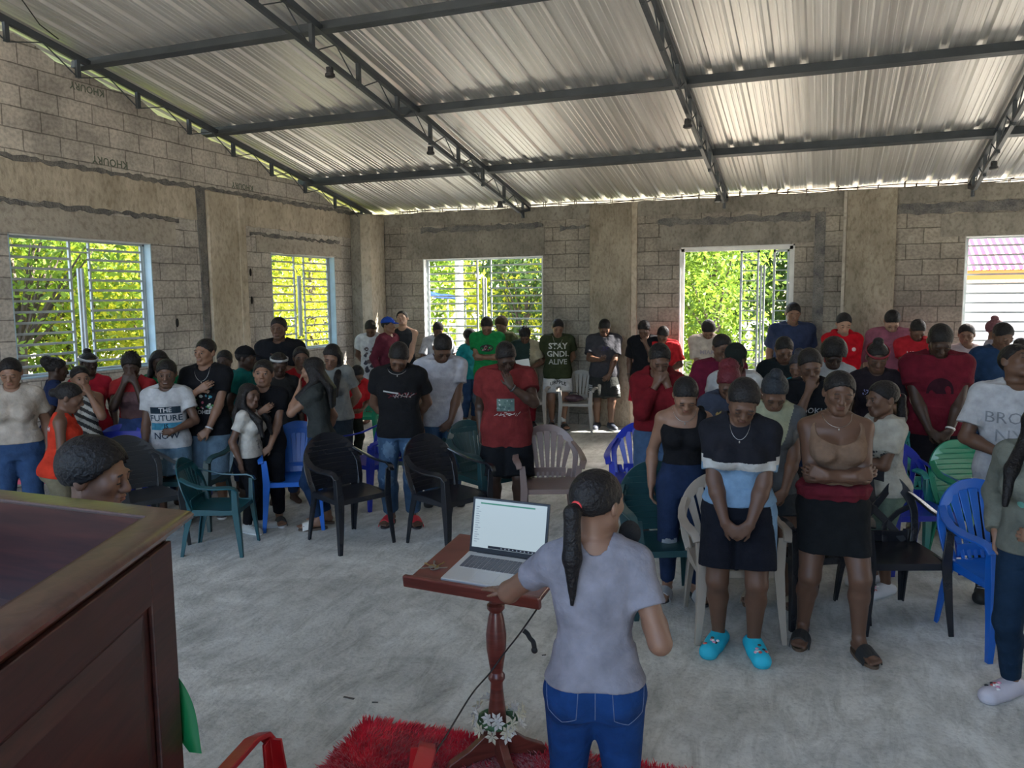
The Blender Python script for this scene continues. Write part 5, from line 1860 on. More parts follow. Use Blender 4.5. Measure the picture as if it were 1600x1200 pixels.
# ------------------------------------------------------------------ wooden pulpit
def wood(name, c1, c2, rough=.3, sc=(1, 1, 12), coat=.3):
    m = bpy.data.materials.new(name); m.use_nodes = True
    n = m.node_tree; L = n.links; b = n.nodes['Principled BSDF']
    tc = n.nodes.new('ShaderNodeTexCoord'); mp = n.nodes.new('ShaderNodeMapping'); mp.inputs['Scale'].default_value = sc
    L.new(tc.outputs['Object'], mp.inputs[0])
    a = n.nodes.new('ShaderNodeTexNoise'); a.inputs['Scale'].default_value = 3; a.inputs['Detail'].default_value = 9; a.inputs['Distortion'].default_value = 1.2
    L.new(mp.outputs[0], a.inputs['Vector'])
    r = n.nodes.new('ShaderNodeValToRGB'); e = r.color_ramp.elements
    e[0].position = .35; e[0].color = (*c1, 1); e[1].position = .65; e[1].color = (*c2, 1)
    L.new(a.outputs['Fac'], r.inputs[0]); L.new(r.outputs[0], b.inputs['Base Color'])
    b.inputs['Roughness'].default_value = rough; b.inputs['Coat Weight'].default_value = coat; b.inputs['Coat Roughness'].default_value = .2
    bp = n.nodes.new('ShaderNodeBump'); bp.inputs['Strength'].default_value = .15; bp.inputs['Distance'].default_value = .004
    L.new(a.outputs['Fac'], bp.inputs['Height']); L.new(bp.outputs[0], b.inputs['Normal'])
    return m
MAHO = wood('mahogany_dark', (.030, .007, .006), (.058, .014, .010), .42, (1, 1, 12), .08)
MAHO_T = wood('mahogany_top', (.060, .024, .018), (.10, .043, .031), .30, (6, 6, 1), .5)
ZP = 1.46
pc = on(303, 795, 2, ZP); pn_ = on(0, 1012, 2, ZP)       # outer top corner, a point on the side edge
dx, dy = (pn_-pc)[0], (pn_-pc)[1]
ln = math.hypot(dx, dy); sx_, sy_ = dx/ln, dy/ln
e = empty('pulpit', (0, 0, 0)); e.location = (pc[0], pc[1], 0)
tag(e, 'large dark mahogany pulpit with raised rim and panelled side', 'pulpit')
LEN, WID = 1.15, 1.35
# plan corners relative to pc, counter-clockwise: far right, far left, near left, near right
def plan(off):
    """outline moved inwards by off"""
    far = -off
    n_in = (-(-sy_), -sx_)   # perpendicular of the side direction
    n_in = (sy_, -sx_) if sy_ < 0 else (-sy_, sx_)
    # choose the inward normal (towards -x)
    if n_in[0] > 0: n_in = (-n_in[0], -n_in[1])
    # side line: q = n_in*off + t*(sx_,sy_)
    t = (far-n_in[1]*off)/sy_
    p0 = (n_in[0]*off+t*sx_, far)
    t2 = ((-LEN*abs(sy_))+off-n_in[1]*off)/sy_
    p3 = (n_in[0]*off+t2*sx_, -LEN*abs(sy_)+off)
    p1 = (-WID-p0[0]*0+off*1.0, far)
    p2 = (-WID-p3[0]+off*.8, p3[1])
    return [p0, p1, p2, p3]
def ring(b, prof, closed=True):
    """profile (inset, z) swept round the plan"""
    R = [[(p[0], p[1], z) for p in plan(o)] for o, z in prof]
    vs = [q for r in R for q in r]; n = len(prof)
    fs = [(i*4+j, i*4+(j+1) % 4, ((i+1) % n)*4+(j+1) % 4, ((i+1) % n)*4+j) for i in range(n if closed else n-1) for j in range(4)]
    b.add(vs, fs)
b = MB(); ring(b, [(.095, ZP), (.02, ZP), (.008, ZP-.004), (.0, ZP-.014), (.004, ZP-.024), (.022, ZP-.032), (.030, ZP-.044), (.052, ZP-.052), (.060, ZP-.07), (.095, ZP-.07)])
b.build('rim', MAHO_T, e, 'auto')
b = MB(); ring(b, [(.094, ZP-.005), (.094, ZP-.36), (.11, ZP-.36), (.11, ZP-.005)]); b.build('well', MAHO, e)
P = plan(.09); b = MB(); b.prism([(p[0], p[1]) for p in P], 2, ZP-.30, ZP-.28); b.build('shelf', MAHO_T, e)
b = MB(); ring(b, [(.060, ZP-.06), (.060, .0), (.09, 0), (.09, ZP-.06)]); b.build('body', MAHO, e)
# frame and raised field on the visible side
P0, P3 = plan(.060)[0], plan(.060)[3]
sd = Vector((P3[0]-P0[0], P3[1]-P0[1], 0)); Lw = sd.length; sd.normalize(); nn = Vector((-sd.y, sd.x, 0)); nn = nn if nn.x > 0 else -nn
def side_box(b, u0, u1, z0, z1, t0, t1):
    q = [Vector((P0[0], P0[1], 0))+sd*u+nn*t for u, t in ((u0, t0), (u1, t0), (u1, t1), (u0, t1))]
    b.prism([(p.x, p.y) for p in q], 2, z0, z1)
b = MB()
side_box(b, 0, .13, 0, ZP-.07, 0, .014); side_box(b, Lw-.13, Lw, 0, ZP-.07, 0, .014)
side_box(b, .13, Lw-.13, ZP-.19, ZP-.07, 0, .014); side_box(b, .13, Lw-.13, 0, .2, 0, .014)
bevel_obj(b.build('side_frame', MAHO, e), .004)
b = MB()
a0 = (.17, .22), (Lw-.17, ZP-.23)
q0 = [(.155, .215), (Lw-.155, .215), (Lw-.155, ZP-.205), (.155, ZP-.205)]; q1 = [(.20, .26), (Lw-.20, .26), (Lw-.20, ZP-.25), (.20, ZP-.25)]
vs = [tuple(Vector((P0[0], P0[1], 0))+sd*u+nn*.001+Vector((0, 0, z))) for u, z in q0]+[tuple(Vector((P0[0], P0[1], 0))+sd*u+nn*.012+Vector((0, 0, z))) for u, z in q1]
b.add(vs, [(0, 1, 5, 4), (1, 2, 6, 5), (2, 3, 7, 6), (3, 0, 4, 7), (4, 5, 6, 7), (3, 2, 1, 0)]); b.build('side_panel', MAHO, e)
# green pennant hanging beside the pulpit
g0 = on(278, 1062, 1, pc[1]-.03); g1 = on(323, 1172, 1, pc[1]-.03)
b = MB(); vs = []; n_ = 14
zt, zb = g0[2]+.02, g1[2]
for t in (0, .002):
    for i in range(n_+1):
        f = i/n_; z = zt+(zb-zt)*f
        xr = g0[0]-.002+(g1[0]-g0[0])*f**.75
        xl = g0[0]-.05+.105*f**3*((g1[0]-g0[0])/.09)
        xl = min(xl, xr-.002)
        y = pc[1]-.045+.012*math.sin(f*4)+t
        vs += [(xl, y, z), (xr, y+.006, z)]
k = (n_+1)*2
fs = [(i*2, i*2+1, i*2+3, i*2+2) for i in range(n_)]+[(k+i*2+2, k+i*2+3, k+i*2+1, k+i*2) for i in range(n_)]
for i in range(n_): fs += [(i*2, i*2+2, k+i*2+2, k+i*2), (i*2+1, k+i*2+1, k+i*2+3, i*2+3)]
b.add(vs, fs); tag(b.build('pennant', mat('pennant_green', (.01, .30, .10), .5, trans=.3), None, True), 'pointed green pennant hanging off the corner of the pulpit', 'pennant')

# ------------------------------------------------------------------ lectern
CH_W = wood('cherry_wood', (.10, .022, .016), (.17, .042, .030), .35)
LB = Vector((6.09, -8.90, 0))
rzL = R_(-4)
e = empty('lectern', LB, rzL); tag(e, 'red-brown wooden lectern with slanted top and turned post', 'lectern')
MZ = Matrix.Rotation(rzL, 3, 'Z')
b = MB(); b.lathe([(.022, .09), (.034, .12), (.040, .17), (.038, .24), (.028, .33), (.026, .37), (.036, .385), (.036, .40), (.026, .415), (.030, .44), (.042, .52), (.044, .58), (.034, .65), (.026, .68), (.038, .695), (.038, .71), (.026, .72), (.030, .78), (.034, .82), (.036, .845)], n=22)
b.build('post', CH_W, e, 'auto')
for k in range(4):
    b = MB(); a = k*math.pi/2+math.pi/4
    c, s = math.cos(a), math.sin(a)
    prof = [(0, .16), (.06, .145), (.13, .09), (.21, .05), (.23, .02), (.22, 0), (.18, 0), (.12, .03), (0, .05)]
    vs = [(r*c-t*s, r*s+t*c, z) for t in (-.018, .018) for r, z in prof]
    n = len(prof); b.add(vs, [tuple(range(n)), tuple(range(2*n-1, n-1, -1))]+[(i, (i+1) % n, (i+1) % n+n, i+n) for i in range(n)])
    bevel_obj(b.build('foot', CH_W, e), .004)
TH = R_(9)      # slope of the desk top, rising away from the speaker
MT = Matrix.Translation((0, -.02, .875)) @ Matrix.Rotation(TH, 4, 'X')
def tb(b, lo, hi, bev=0):
    bb = MB(); bb.lo_hi(lo, hi, bev); b.add([tuple(MT @ Vector(v)) for v in bb.v], bb.f)
b = MB(); tb(b, (-.29, -.20, -.012), (.29, .24, .012), .005); b.build('desk_top', CH_W, e)
b = MB(); tb(b, (-.305, -.222, -.020), (.305, -.198, .030), .006); b.build('ledge', CH_W, e)
b = MB(); tb(b, (-.07, -.07, -.03), (.07, .07, -.012), .004); b.build('bracket', CH_W, e)
# laptop
ML = Matrix.Translation(LB) @ Matrix.Rotation(rzL, 4, 'Z') @ MT
el = empty('laptop', (0, 0, 0)); tag(el, 'open silver laptop with a bright screen on the lectern', 'laptop')
SIL = mat('laptop_silver', (.56, .56, .55), .35, metal=.4); KEY = mat('laptop_keys', (.10, .10, .11), .5); BEZ = mat('laptop_bezel', (.015, .018, .022), .4)
el.matrix_world = ML @ Matrix.Translation((.035, -.02, .0125))
b = MB(); b.lo_hi((-.18, -.165, 0), (.18, .085, .016), .004); b.build('laptop_base', SIL, el)
b = MB(); b.lo_hi((-.155, -.055, .0155), (.155, .052, .0168)); kb = b.build('keyboard', SIL, el)
b = MB(); rnd = random.Random(2)
for r in range(6):
    nk = 15
    for k in range(nk):
        x0 = -.153+k*.306/nk
        b.lo_hi((x0+.0015, .032-r*.0172, .0165), (x0+.306/nk-.0015, .0475-r*.0172, .0185))
b.build('keys', KEY, kb)['kind'] = 'stuff'
b = MB(); b.lo_hi((-.055, -.145, .0155), (.045, -.070, .0166)); b.build('touchpad', mat('touchpad', (.47, .47, .46), .3), el)
b = MB(); b.tube([(-.14, .083, .014), (.14, .083, .014)], .006, 8); b.build('hinge', BEZ, el)
MS = Matrix.Translation((0, .086, .014)) @ Matrix.Rotation(R_(-21), 4, 'X')
def sb(lo, hi, bev=0):
    bb = MB(); bb.lo_hi(lo, hi, bev); b = MB(); b.add([tuple(MS @ Vector(v)) for v in bb.v], bb.f); return b
sb((-.18, -.004, 0), (.18, .004, .235), .003).build('laptop_lid', BEZ, el)
sc_ = sb((-.168, -.0050, .022), (.168, -.0040, .225)).build('screen', mat('screen_on', (.02, .02, .02), .3, emit=((.62, .78, .88), .17)), el)
sb((-.14, -.0058, .207), (.115, -.0050, .213)).build('screen_bar', mat('screen_green', (.02, .10, .06), .4, emit=((.05, .22, .14), .14)), sc_)
sb((-.09, -.0058, .023), (.168, -.0050, .034)).build('task_bar', mat('screen_dark', (.01, .01, .015), .4), sc_)
b = MB(); rnd = random.Random(8)
for i in range(16):
    bb = sb((-.160, -.0056, .045+i*.0098), (-.160+rnd.uniform(.012, .026), -.0050, .0475+i*.0098)); b.add(bb.v, bb.f)
for i in range(9):
    bb = sb((-.03+i*.018, -.0062, .026), (-.024+i*.018, -.0058, .031)); b.add(bb.v, bb.f)
b.build('lettering', mat('screen_text', (.05, .06, .08), .4, emit=((.25, .30, .36), .16)), sc_)
# bunch of keys
ek = empty('key_bunch', (0, 0, 0)); ek.matrix_world = ML @ Matrix.Translation((-.225, -.10, .013)); tag(ek, 'bunch of metal keys lying left of the laptop', 'keys')
BR_ = mat('brass', (.5, .38, .18), .35, 1.0); ST_ = mat('key_steel', (.4, .4, .4), .35, 1.0)
b = MB(); torus(b, (0, 0, .003), .014, .0014, 20, 6); rg = b.build('key_ring', ST_, ek, True); rg.rotation_euler = (R_(90), 0, 0); rg.location = (0, 0, .004)
for i, a in enumerate((-70, -20, 30, 75, 130)):
    b = MB(); b.tube([(0, 0, -.001), (0, 0, .002)], .011, 12); b.lo_hi((-.003, .008, -.001), (.003, .045, .001)); b.lo_hi((.003, .03, -.001), (.006, .035, .001)); b.lo_hi((.003, .038, -.001), (.006, .042, .001))
    o = b.build('key', BR_ if i % 2 else ST_, ek); o.rotation_euler = (R_(3), 0, R_(a)); o.location = (.012*math.cos(R_(a+90)), .012*math.sin(R_(a+90)), .003+.002*i)
# flower garland at the foot
ef = empty('flower_garland', LB+Vector((0, 0, .0))); tag(ef, 'ring of white artificial flowers around the foot of the lectern', 'flowers')
WF = mat('petal_white', (.72, .70, .66), .6, trans=.3); WY = mat('petal_cream', (.66, .62, .50), .6, trans=.3); LFm = mat('flower_leaf', (.05, .12, .05), .6)
rnd = random.Random(5)
for i in range(34):
    a = 6.2832*i/17+rnd.uniform(-.15, .15); rr = rnd.uniform(.06, .115); z = rnd.uniform(.17, .255)
    b = MB(); c = Vector((rr*math.cos(a), rr*math.sin(a), z)); out = Vector((math.cos(a), math.sin(a), rnd.uniform(-.1, .9))).normalized()
    q = out.to_track_quat('Z', 'Y').to_matrix()
    for p in range(6):
        an = 6.2832*p/6
        l = q @ Vector((math.cos(an), math.sin(an), .35)); w = q @ Vector((-math.sin(an), math.cos(an), 0))
        L_ = rnd.uniform(.026, .036)
        b.add([tuple(c), tuple(c+l*L_*.55+w*.008), tuple(c+l*L_), tuple(c+l*L_*.55-w*.008), tuple(c+out*.004+l*L_*.5)], [(0, 1, 4), (1, 2, 4), (2, 3, 4), (3, 0, 4), (0, 3, 2, 1)])
    b.ball(tuple(c+out*.004), .005, 6, 4)
    b.build('flower', WF if i % 3 else WY, ef)
b = MB(); torus(b, (0, 0, 0), .075, .014, 24, 8); o = b.build('vine', LFm, ef, True); o.rotation_euler = (R_(90), 0, 0); o.location = (0, 0, .20)
# power lead dropping from the lectern with its strap
p0 = on(838, 955, 1, -9.05); 
W_ = lambda px, py, y: Vector(on(px, py, 1, y))
b = MB(); pts = [W_(840, 950, -9.05), W_(812, 990, -8.98), W_(790, 1018, -8.93), W_(765, 1052, -8.97), W_(737, 1085, -9.1), W_(700, 1145, -9.3), W_(668, 1200, -9.45)]
def smooth(pts, n=8):
    out = []
    for i in range(len(pts)-1):
        p = [pts[max(i-1, 0)], pts[i], pts[i+1], pts[min(i+2, len(pts)-1)]]
        for k in range(n):
            t = k/n
            out.append(.5*((2*p[1])+(-p[0]+p[2])*t+(2*p[0]-5*p[1]+4*p[2]-p[3])*t*t+(-p[0]+3*p[1]-3*p[2]+p[3])*t**3))
    return out+[pts[-1]]
e = link('power_cord', None) if False else empty('power_cord', pts[-1]*1.0)
e.location = (0, 0, 0); tag(e, 'thin black power cord hanging from the laptop to the rug', 'cord')
pts += [Vector((pts[-1].x-.08, pts[-1].y-.12, .05)), Vector((pts[-1].x-.2, pts[-1].y-.3, .05))]
b.tube(smooth(pts), .0035, 6); b.build('cable', mat('cable_black', (.015, .015, .015), .5), e, True)
b = MB(); q = [W_(818, 985, -8.97), W_(824, 990, -8.97), W_(828, 997, -8.98), W_(833, 1003, -8.99), W_(835, 1012, -8.99)]
strip(b, smooth(q, 5), .02, .004); b.build('strap', mat('strap_black', (.012, .012, .012), .7), e, 'auto')
b = MB(); b.ball(W_(835, 1016, -8.99), (.014, .010, .014), 10, 7); b.build('strap_end', mat('strap_black', (.012, .012, .012), .7), e, True)

# ------------------------------------------------------------------ shaggy rug
c0 = on(572, 1122, 2, .03); c1 = on(1075, 1200, 2, .03)
ang = math.atan2(c1[1]-c0[1], c1[0]-c0[0])
e = MB(); RX, RY = 1.75, 1.25
def rug():
    m = mat('rug_red', (.75, .014, .04), .9, sheen=.4, var=.25, vscale=9)
    rng = np.random.RandomState(3)
    N = 52000
    u = rng.uniform(0, RX, N); v = rng.uniform(-RY, 0, N)
    base = np.stack([u, v, np.full(N, .008)], 1)
    fl = np.stack([np.sin(u*7+v*3)+rng.normal(size=N)*.5, np.cos(v*6-u*2)+rng.normal(size=N)*.5, np.zeros(N)], 1)
    ed = (u > RX-.04)*1.0-(u < .04)*1.0; ev = (v > -.04)*1.0-(v < -RY+.04)*1.0
    fl[:, 0] += ed*1.2; fl[:, 1] += ev*1.2
    L_ = rng.uniform(.022, .042, N)[:, None]
    tip = base+fl*L_*.42+np.array([0, 0, 1.0])*L_*rng.uniform(.55, 1.0, N)[:, None]
    mid = base*.5+tip*.5+np.array([0, 0, .006])
    s = np.cross(fl+1e-3, np.array([0, 0, 1.0])); s /= np.linalg.norm(s, axis=1)[:, None]+1e-9
    w = .0022
    V = np.stack([base-s*w, base+s*w, mid+s*w*.9, tip, mid-s*w*.9], 1).reshape(-1, 3)
    mb = MB()
    me = bpy.data.meshes.new('rug_pile')
    me.vertices.add(5*N); me.vertices.foreach_set('co', V.astype(np.float32).ravel())
    k = np.arange(N)*5
    lv = np.stack([k, k+1, k+2, k+3, k+4], 1).ravel()
    me.loops.add(5*N); me.loops.foreach_set('vertex_index', lv.astype(np.int32))
    me.polygons.add(N); me.polygons.foreach_set('loop_start', (np.arange(N)*5).astype(np.int32))
    try: me.polygons.foreach_set('loop_total', np.full(N, 5, np.int32))
    except Exception: pass
    me.materials.append(m); me.update(); me.validate()
    b = MB(); b.lo_hi((0, -RY, 0), (RX, 0, .012))
    r = b.build('shaggy_rug', m)
    r.location = (c0[0], c0[1], 0); r.rotation_euler = (0, 0, ang)
    tag(r, 'bright red shaggy rug lying under the lectern', 'rug')
    p = link('pile', me, r); p['kind'] = 'stuff'
rug()
# dark bag on a chair by the wall
e = empty('handbag', (3.90, -.62, .437), R_(12)); tag(e, 'small dark handbag on the seat of the beige chair by the wall', 'bag')
b = MB(); b.ball((0, 0, .055), (.14, .07, .055), 14, 9); b.build('bag_body', mat('bag_dark', (.04, .015, .025), .5, bump=.3), e, True)
b = MB(); b.tube([(-.08, 0, .09), (-.05, -.01, .14), (.05, -.01, .14), (.08, 0, .09)], .006, 6); b.build('strap', mat('strap_black', (.012, .012, .012), .7), e, True)
# litter on the floor
e = MB(); e.add([], [])
for i, (px, py, s_) in enumerate(((545, 1091, .03), (586, 1098, .015), (850, 1024, .012))):
    q = on(px, py); b = MB(); b.box((q[0], q[1], .002), (s_*2, s_*.35, .004), Matrix.Rotation(.3*i, 3, 'Z'))
    tag(b.build('debris_chip', mat('chip_dark', (.06, .055, .05), .9)), ['long dark chip on the bare floor beyond the red rug', 'short dark chip beside the longer one beyond the red rug', 'tiny dark chip on the floor right of the lectern post'][i], 'debris')

# ------------------------------------------------------------------ the people
JEAN = (.035, .075, .17); JEAN_D = (.018, .035, .085); JEAN_L = (.16, .25, .36); BLACK = (.012, .012, .015); WHITE = (.62, .62, .63)
N_, MID, FAR = .0065, .008, .0115


def band_pat(edges):
    """material index by height in the torso frame"""
    def f(q, c):
        r = np.zeros(len(q))
        for e in edges: r += q[:, 2] < e
        return r
    return f


def fade(fr, C):      # bleached thighs of the faded jeans
    x, y, z = fr[:, 0], fr[:, 1], fr[:, 2]
    k = np.exp(-((np.abs(x)-.055)**2/.0009+(z-.41)**2/.0016))+np.exp(-((np.abs(x)-.060)**2/.0008+(z-.25)**2/.0012))
    return ((k > .35+.15*np.sin(fr[:, 0]*220)*np.sin(fr[:, 2]*170)) & (y < .0))*1


def rips(zs):
    def f(fr, C):
        r = np.zeros(len(fr))
        for s, z0 in zs:
            k = (np.abs(fr[:, 0]-s*.06) < .032) & (np.abs(fr[:, 2]-z0) < .012+.003*np.sin(fr[:, 0]*160)) & (fr[:, 1] < 0)
            r = np.where(k, 1, r)
        return r
    return f


# ---- speaker at the lectern, seen from behind
FP = CAM+ray(930, 738)*2.5
F_AT = (FP[0]-.00, FP[1]+.0)
wl = on(797, 924, 2, .93); wr_ = CAM+ray(1003, 905)*2.62
micp = CAM+ray(984, 833)*2.62
dl = nrm(on(737, 912, 2, .90)-wl)
F = person(at=F_AT, h=1.475, face=196, build=.97, hipw=.98, fem=True, skin='l', lean=3, head=(4, -38, 0), v=.006, seed=3,
           arms=((('W', wr_[0], wr_[1], wr_[2]), (.30, .05, -1.0), (-.1, .25, .95), (-.6, .5, .1), 62), (('W', wl[0], wl[1], wl[2]), (.8, .6, -.4), (dl[0], dl[1], -.10), (0, 0, -1), 4)),
           hair='pony', top=dict(col=(.30, .29, .33), sleeve=.55, ease=.007, hem=.530, neck=.05, wr=.003, lab='grey fitted short-sleeved shirt'),
           bottom=dict(kind='jeans', col=(.012, .055, .20), length=1.95, ease=.006, waist=.59), shoes=dict(kind='shoe', col=(.5, .5, .5)),
           label='woman in grey shirt speaking at the lectern, back to us, black ponytail')
# back pockets and centre seam stitched on the jeans
jn = [c for c in F['root'].children if c.name.startswith('jeans')][0]
jP = np.array([v.co[:] for v in jn.data.vertices]); jb = BVHTree.FromPolygons([tuple(q) for q in jP.tolist()], [tuple(f.vertices) for f in jn.data.polygons])
TH_ = mat('jean_stitch', (.10, .13, .22), .8)
def on_seat(x, z):
    h_ = jb.ray_cast(Vector((x, .6, z)), Vector((0, -1, 0)))
    return Vector(h_[0])+Vector((0, .001, 0)) if h_[0] else None
b = MB(); hh = F['h']
for poly in ([(.035, .545), (.105, .550), (.100, .475), (.070, .455), (.040, .472), (.035, .545)], [(-.035, .545), (-.105, .550), (-.100, .475), (-.070, .455), (-.040, .472), (-.035, .545)], [(0, .585), (0, .47)], [(-.12, .572), (0, .556), (.12, .572)]):
    pts = []
    for (x0, z0), (x1, z1) in zip(poly[:-1], poly[1:]):
        for t in np.linspace(0, 1, 8):
            q = on_seat((x0+(x1-x0)*t)*hh, (z0+(z1-z0)*t)*hh)
            if q: pts.append(q)
    if len(pts) > 3: b.tube(pts, .0014, 4)
b.build('stitching', TH_, jn)
# microphone in her right hand
e = empty('microphone', tuple(micp)); tag(e, 'black foam-covered microphone held up by the speaker', 'microphone')
hd_ = nrm(wr_+np.array([0, 0, .05])-micp)
b = MB(); b.ball((0, 0, 0), (.036, .036, .042), 20, 14); b.build('foam_cover', mat('foam_black', (.010, .010, .011), .95, bump=.6, bscale=300), e, True)
b = MB(); b.tube([tuple(hd_*.03), tuple(hd_*.10), tuple(hd_*.19)], [.016, .014, .012], 14); b.build('handle', mat('mic_black', (.02, .02, .022), .4), e, 'auto')

# ---- person behind the pulpit
person(148, 690, dep=2.75, face=112, fem=True, skin='l', head=(12, 0, 0), hair='full', v=.0065, kid=True, lean=2, build=.95, seed=4,
       top=dict(col=(.10, .09, .11)), bottom=dict(col=JEAN), label='child with gathered black hair in profile, just behind the pulpit')

# ---- left group
person(14, 562, dep=6.4, face=44, fem=True, skin='l', head=(22, 0, 0), hair='bun_low', v=MID, build=1.2, seed=11, arms=('behind', 'down'),
       top=dict(col=(.50, .43, .36), hem=.55, sleeve=.6), bottom=dict(kind='jeans', col=JEAN, waist=.6), shoes=dict(), label='woman in plain cream top and jeans, leftmost by the big window')
person(88, 560, dep=7.5, face=150, fem=True, skin='d', head=(12, 0, 0), hair='puff', v=MID, seed=12, arms=('down', 'down'),
       top=dict(cols=[(.02, .035, .10), (.06, .25, .38), (.02, .035, .10), (.06, .25, .38)], pat=band_pat([.58, .56, .54]), sleeve=.6), bottom=dict(kind='jeans', col=JEAN_D), shoes=dict(), label='girl with puffy hair and navy top, turned away beneath the window')
person(124, 573, dep=6.95, face=55, fem=True, skin='l', head=(5, 8, 0), hair='bun_low', v=MID, seed=13, arms=('down', 'nose'), eyes='open',
       top=dict(cols=[(.55, .54, .5), (.05, .05, .05)], kind='tank', pat=lambda q, c: (np.sin(c[:, 2]*90+c[:, 0]*60) > 0)*1), bottom=dict(kind='pants', col=(.55, .42, .03)), shoes=dict(), label='girl in striped sleeveless top covering her mouth, yellow trousers')
person(112, 600, dep=6.2, face=130, fem=True, skin='m', head=(22, 0, 0), hair='bun_low', v=MID, kid=True, seed=14, arms=('belly', 'chair'), lean=10,
       top=dict(col=(.62, .045, .02), kind='tank', ease=.012, prints=[dict(t='JEREMIAH', z=.74, s=.05, col=(.6, .6, .6), back=True)]),
       bottom=dict(kind='pants', col=(.20, .17, .11)), shoes=dict(), label='girl in sleeveless orange-red top with khaki trousers, leaning left')
person(137, 545, dep=7.9, face=50, fem=True, skin='d', head=(4, 18, 0), hair='bun_high', v=MID, seed=15, top=dict(col=(.50, .02, .04)), bottom=dict(kind='jeans', col=JEAN_D), shoes=dict(),
       extras=[('band', (.7, .7, .7), -.02)], label='girl with high bun and white headband in red tee by the window')
person(203, 551, dep=7.3, face=35, fem=True, skin='d', head=(18, 0, 0), hair='locs', v=MID, seed=16, arms=('face', 'face'),
       top=dict(cols=[(.42, .03, .035), (.18, .10, .10)], pat=lambda q, c: ((np.abs(q[:, 0]) < .07) & (q[:, 2] < .76) & (q[:, 1] < 0))*1, hem=.60), bottom=dict(kind='jeans', col=(.05, .09, .24)), shoes=dict(),
       label='person in red top with both hands pressed over the face')
person(248, 549, dep=7.75, face=30, fem=True, skin='d', head=(14, 20, 0), hair='long', v=MID, seed=17, top=dict(col=(.01, .20, .07)), bottom=dict(kind='jeans', col=JEAN_D), shoes=dict(),
       label='person with braids in green, hidden behind the slogan tee boy')
person(260, 563, dep=7.05, face=34, skin='m', head=(14, 6, 4), hair='short', v=.0072, smile=True, eyes='open', seed=18, arms=('chair', 'belly'), kid=True, lean=2, build=1.05,
       top=dict(col=WHITE, ease=.018, hem=.47, prints=[dict(k='rect', z=.705, w=.25, hh=.060, col=(.03, .05, .07)), dict(t='THE', z=.705, s=.058, col=(.7, .7, .7), off=.007, bold=.012), dict(t='FUTURE', z=.655, s=.075, col=(.04, .07, .10), bold=.012),
            dict(k='rect', z=.607, w=.25, hh=.060, col=(.07, .30, .44)), dict(t='IS', z=.607, s=.055, col=(.03, .05, .07), off=.007), dict(t='NOW', z=.550, s=.080, col=(.04, .06, .10), bold=.01)]),
       bottom=dict(kind='shorts', cols=[(.13, .22, .30), (.40, .46, .50)], length=.85, pat=rips([(1, .36), (1, .40), (-1, .42)]), ease=.016), shoes=dict(kind='shoe', col=(.60, .60, .58)), label='smiling boy in white tee reading THE FUTURE IS NOW')
person(322, 530, dep=7.3, face=20, skin='l', head=(6, -14, 6), hair='fade', v=.0075, smile=True, eyes='open', seed=19, arms=('chest', 'front'), lean=2,
       top=dict(col=BLACK, ease=.02, hem=.455, prints=[dict(k='blobs', z=.665, w=.17, hh=.22, col=(.45, .5, .48), cols=[(.08, .32, .42), (.42, .10, .14), (.12, .36, .12), (.6, .55, .5)], seed=4), dict(t='ZROHERA', z=.590, s=.050, col=(.65, .65, .62))]),
       bottom=dict(kind='shorts', col=(.13, .20, .27), length=1.02, ease=.018), shoes=dict(kind='shoe', col=(.04, .04, .05)), extras=[('chain',), ('wrist', 1, (.5, .5, .5))],
       label='young man smiling in black tee with colourful print and denim shorts')
person(350, 548, dep=8.3, face=20, skin='d', head=(8, 0, 0), hair='short', v=.01, seed=20, top=dict(col=(.03, .03, .03)), bottom=dict(kind='pants'), shoes=dict(), label='dark-haired head peeking over the shoulder of the smiling young man')
person(383, 543, dep=8.0, face=110, skin='d', head=(8, 0, 0), hair='short', v=MID, seed=21, arms=('down', 'pray'), top=dict(col=(.01, .16, .15)), bottom=dict(kind='pants', col=BLACK), shoes=dict(),
       extras=[('cap', (.012, .012, .014))], label='person in teal tee and black cap seen in profile')
person(435, 496, dep=9.3, face=25, skin='m', head=(6, -4, 0), hair='fade', v=.009, seed=22, build=1.25, arms=('pray', 'pray'), eyes='open',
       top=dict(col=BLACK, ease=.02, prints=[dict(k='rect', z=.655, w=.26, hh=.07, col=(.55, .55, .55)), dict(t='NEW YORK', z=.655, s=.045, col=(.03, .03, .03), off=.007)]), bottom=dict(kind='jeans', col=JEAN_D), shoes=dict(),
       label='tall broad man in black tee clasping his hands by the small window')
person(388, 600, dep=6.8, face=100, fem=True, skin='m', head=(4, -22, 0), hair='long', v=.0075, kid=True, seed=23, arms=('down', 'down'), build=.95,
       top=dict(col=(.58, .55, .50), hem=.52, sleeve=.55, prints=[dict(k='blobs', z=.60, w=.08, hh=.07, col=(.2, .2, .2), seed=8)]), bottom=dict(kind='pants', col=BLACK, ease=.006), shoes=dict(kind='shoe', col=(.42, .42, .40)),
       label='small girl with long black hair in white tee, turned right')
person(412, 563, dep=7.0, face=30, skin='l', head=(0, 0, 3), hair='short', v=.0075, kid=True, seed=24, eyes='open', arms=('chest', 'front'), smile=True,
       top=dict(col=BLACK, ease=.015, hem=.46, prints=[dict(t='boy', z=.71, s=.085, col=(.7, .7, .7), x=-.02, bold=.03)]), bottom=dict(kind='pants', col=BLACK), shoes=dict(kind='slide', col=(.05, .05, .05)),
       label='boy in black tee with the white word boy on the chest')
person(436, 553, dep=7.7, face=45, fem=True, skin='d', head=(22, 0, 0), hair='bun_low', v=.009, seed=25, top=dict(col=(.02, .02, .02)), bottom=dict(kind='jeans', col=JEAN_D), shoes=dict(),
       extras=[('band', (.6, .6, .6), .02)], label='person with thin white hairband behind the boy in black')
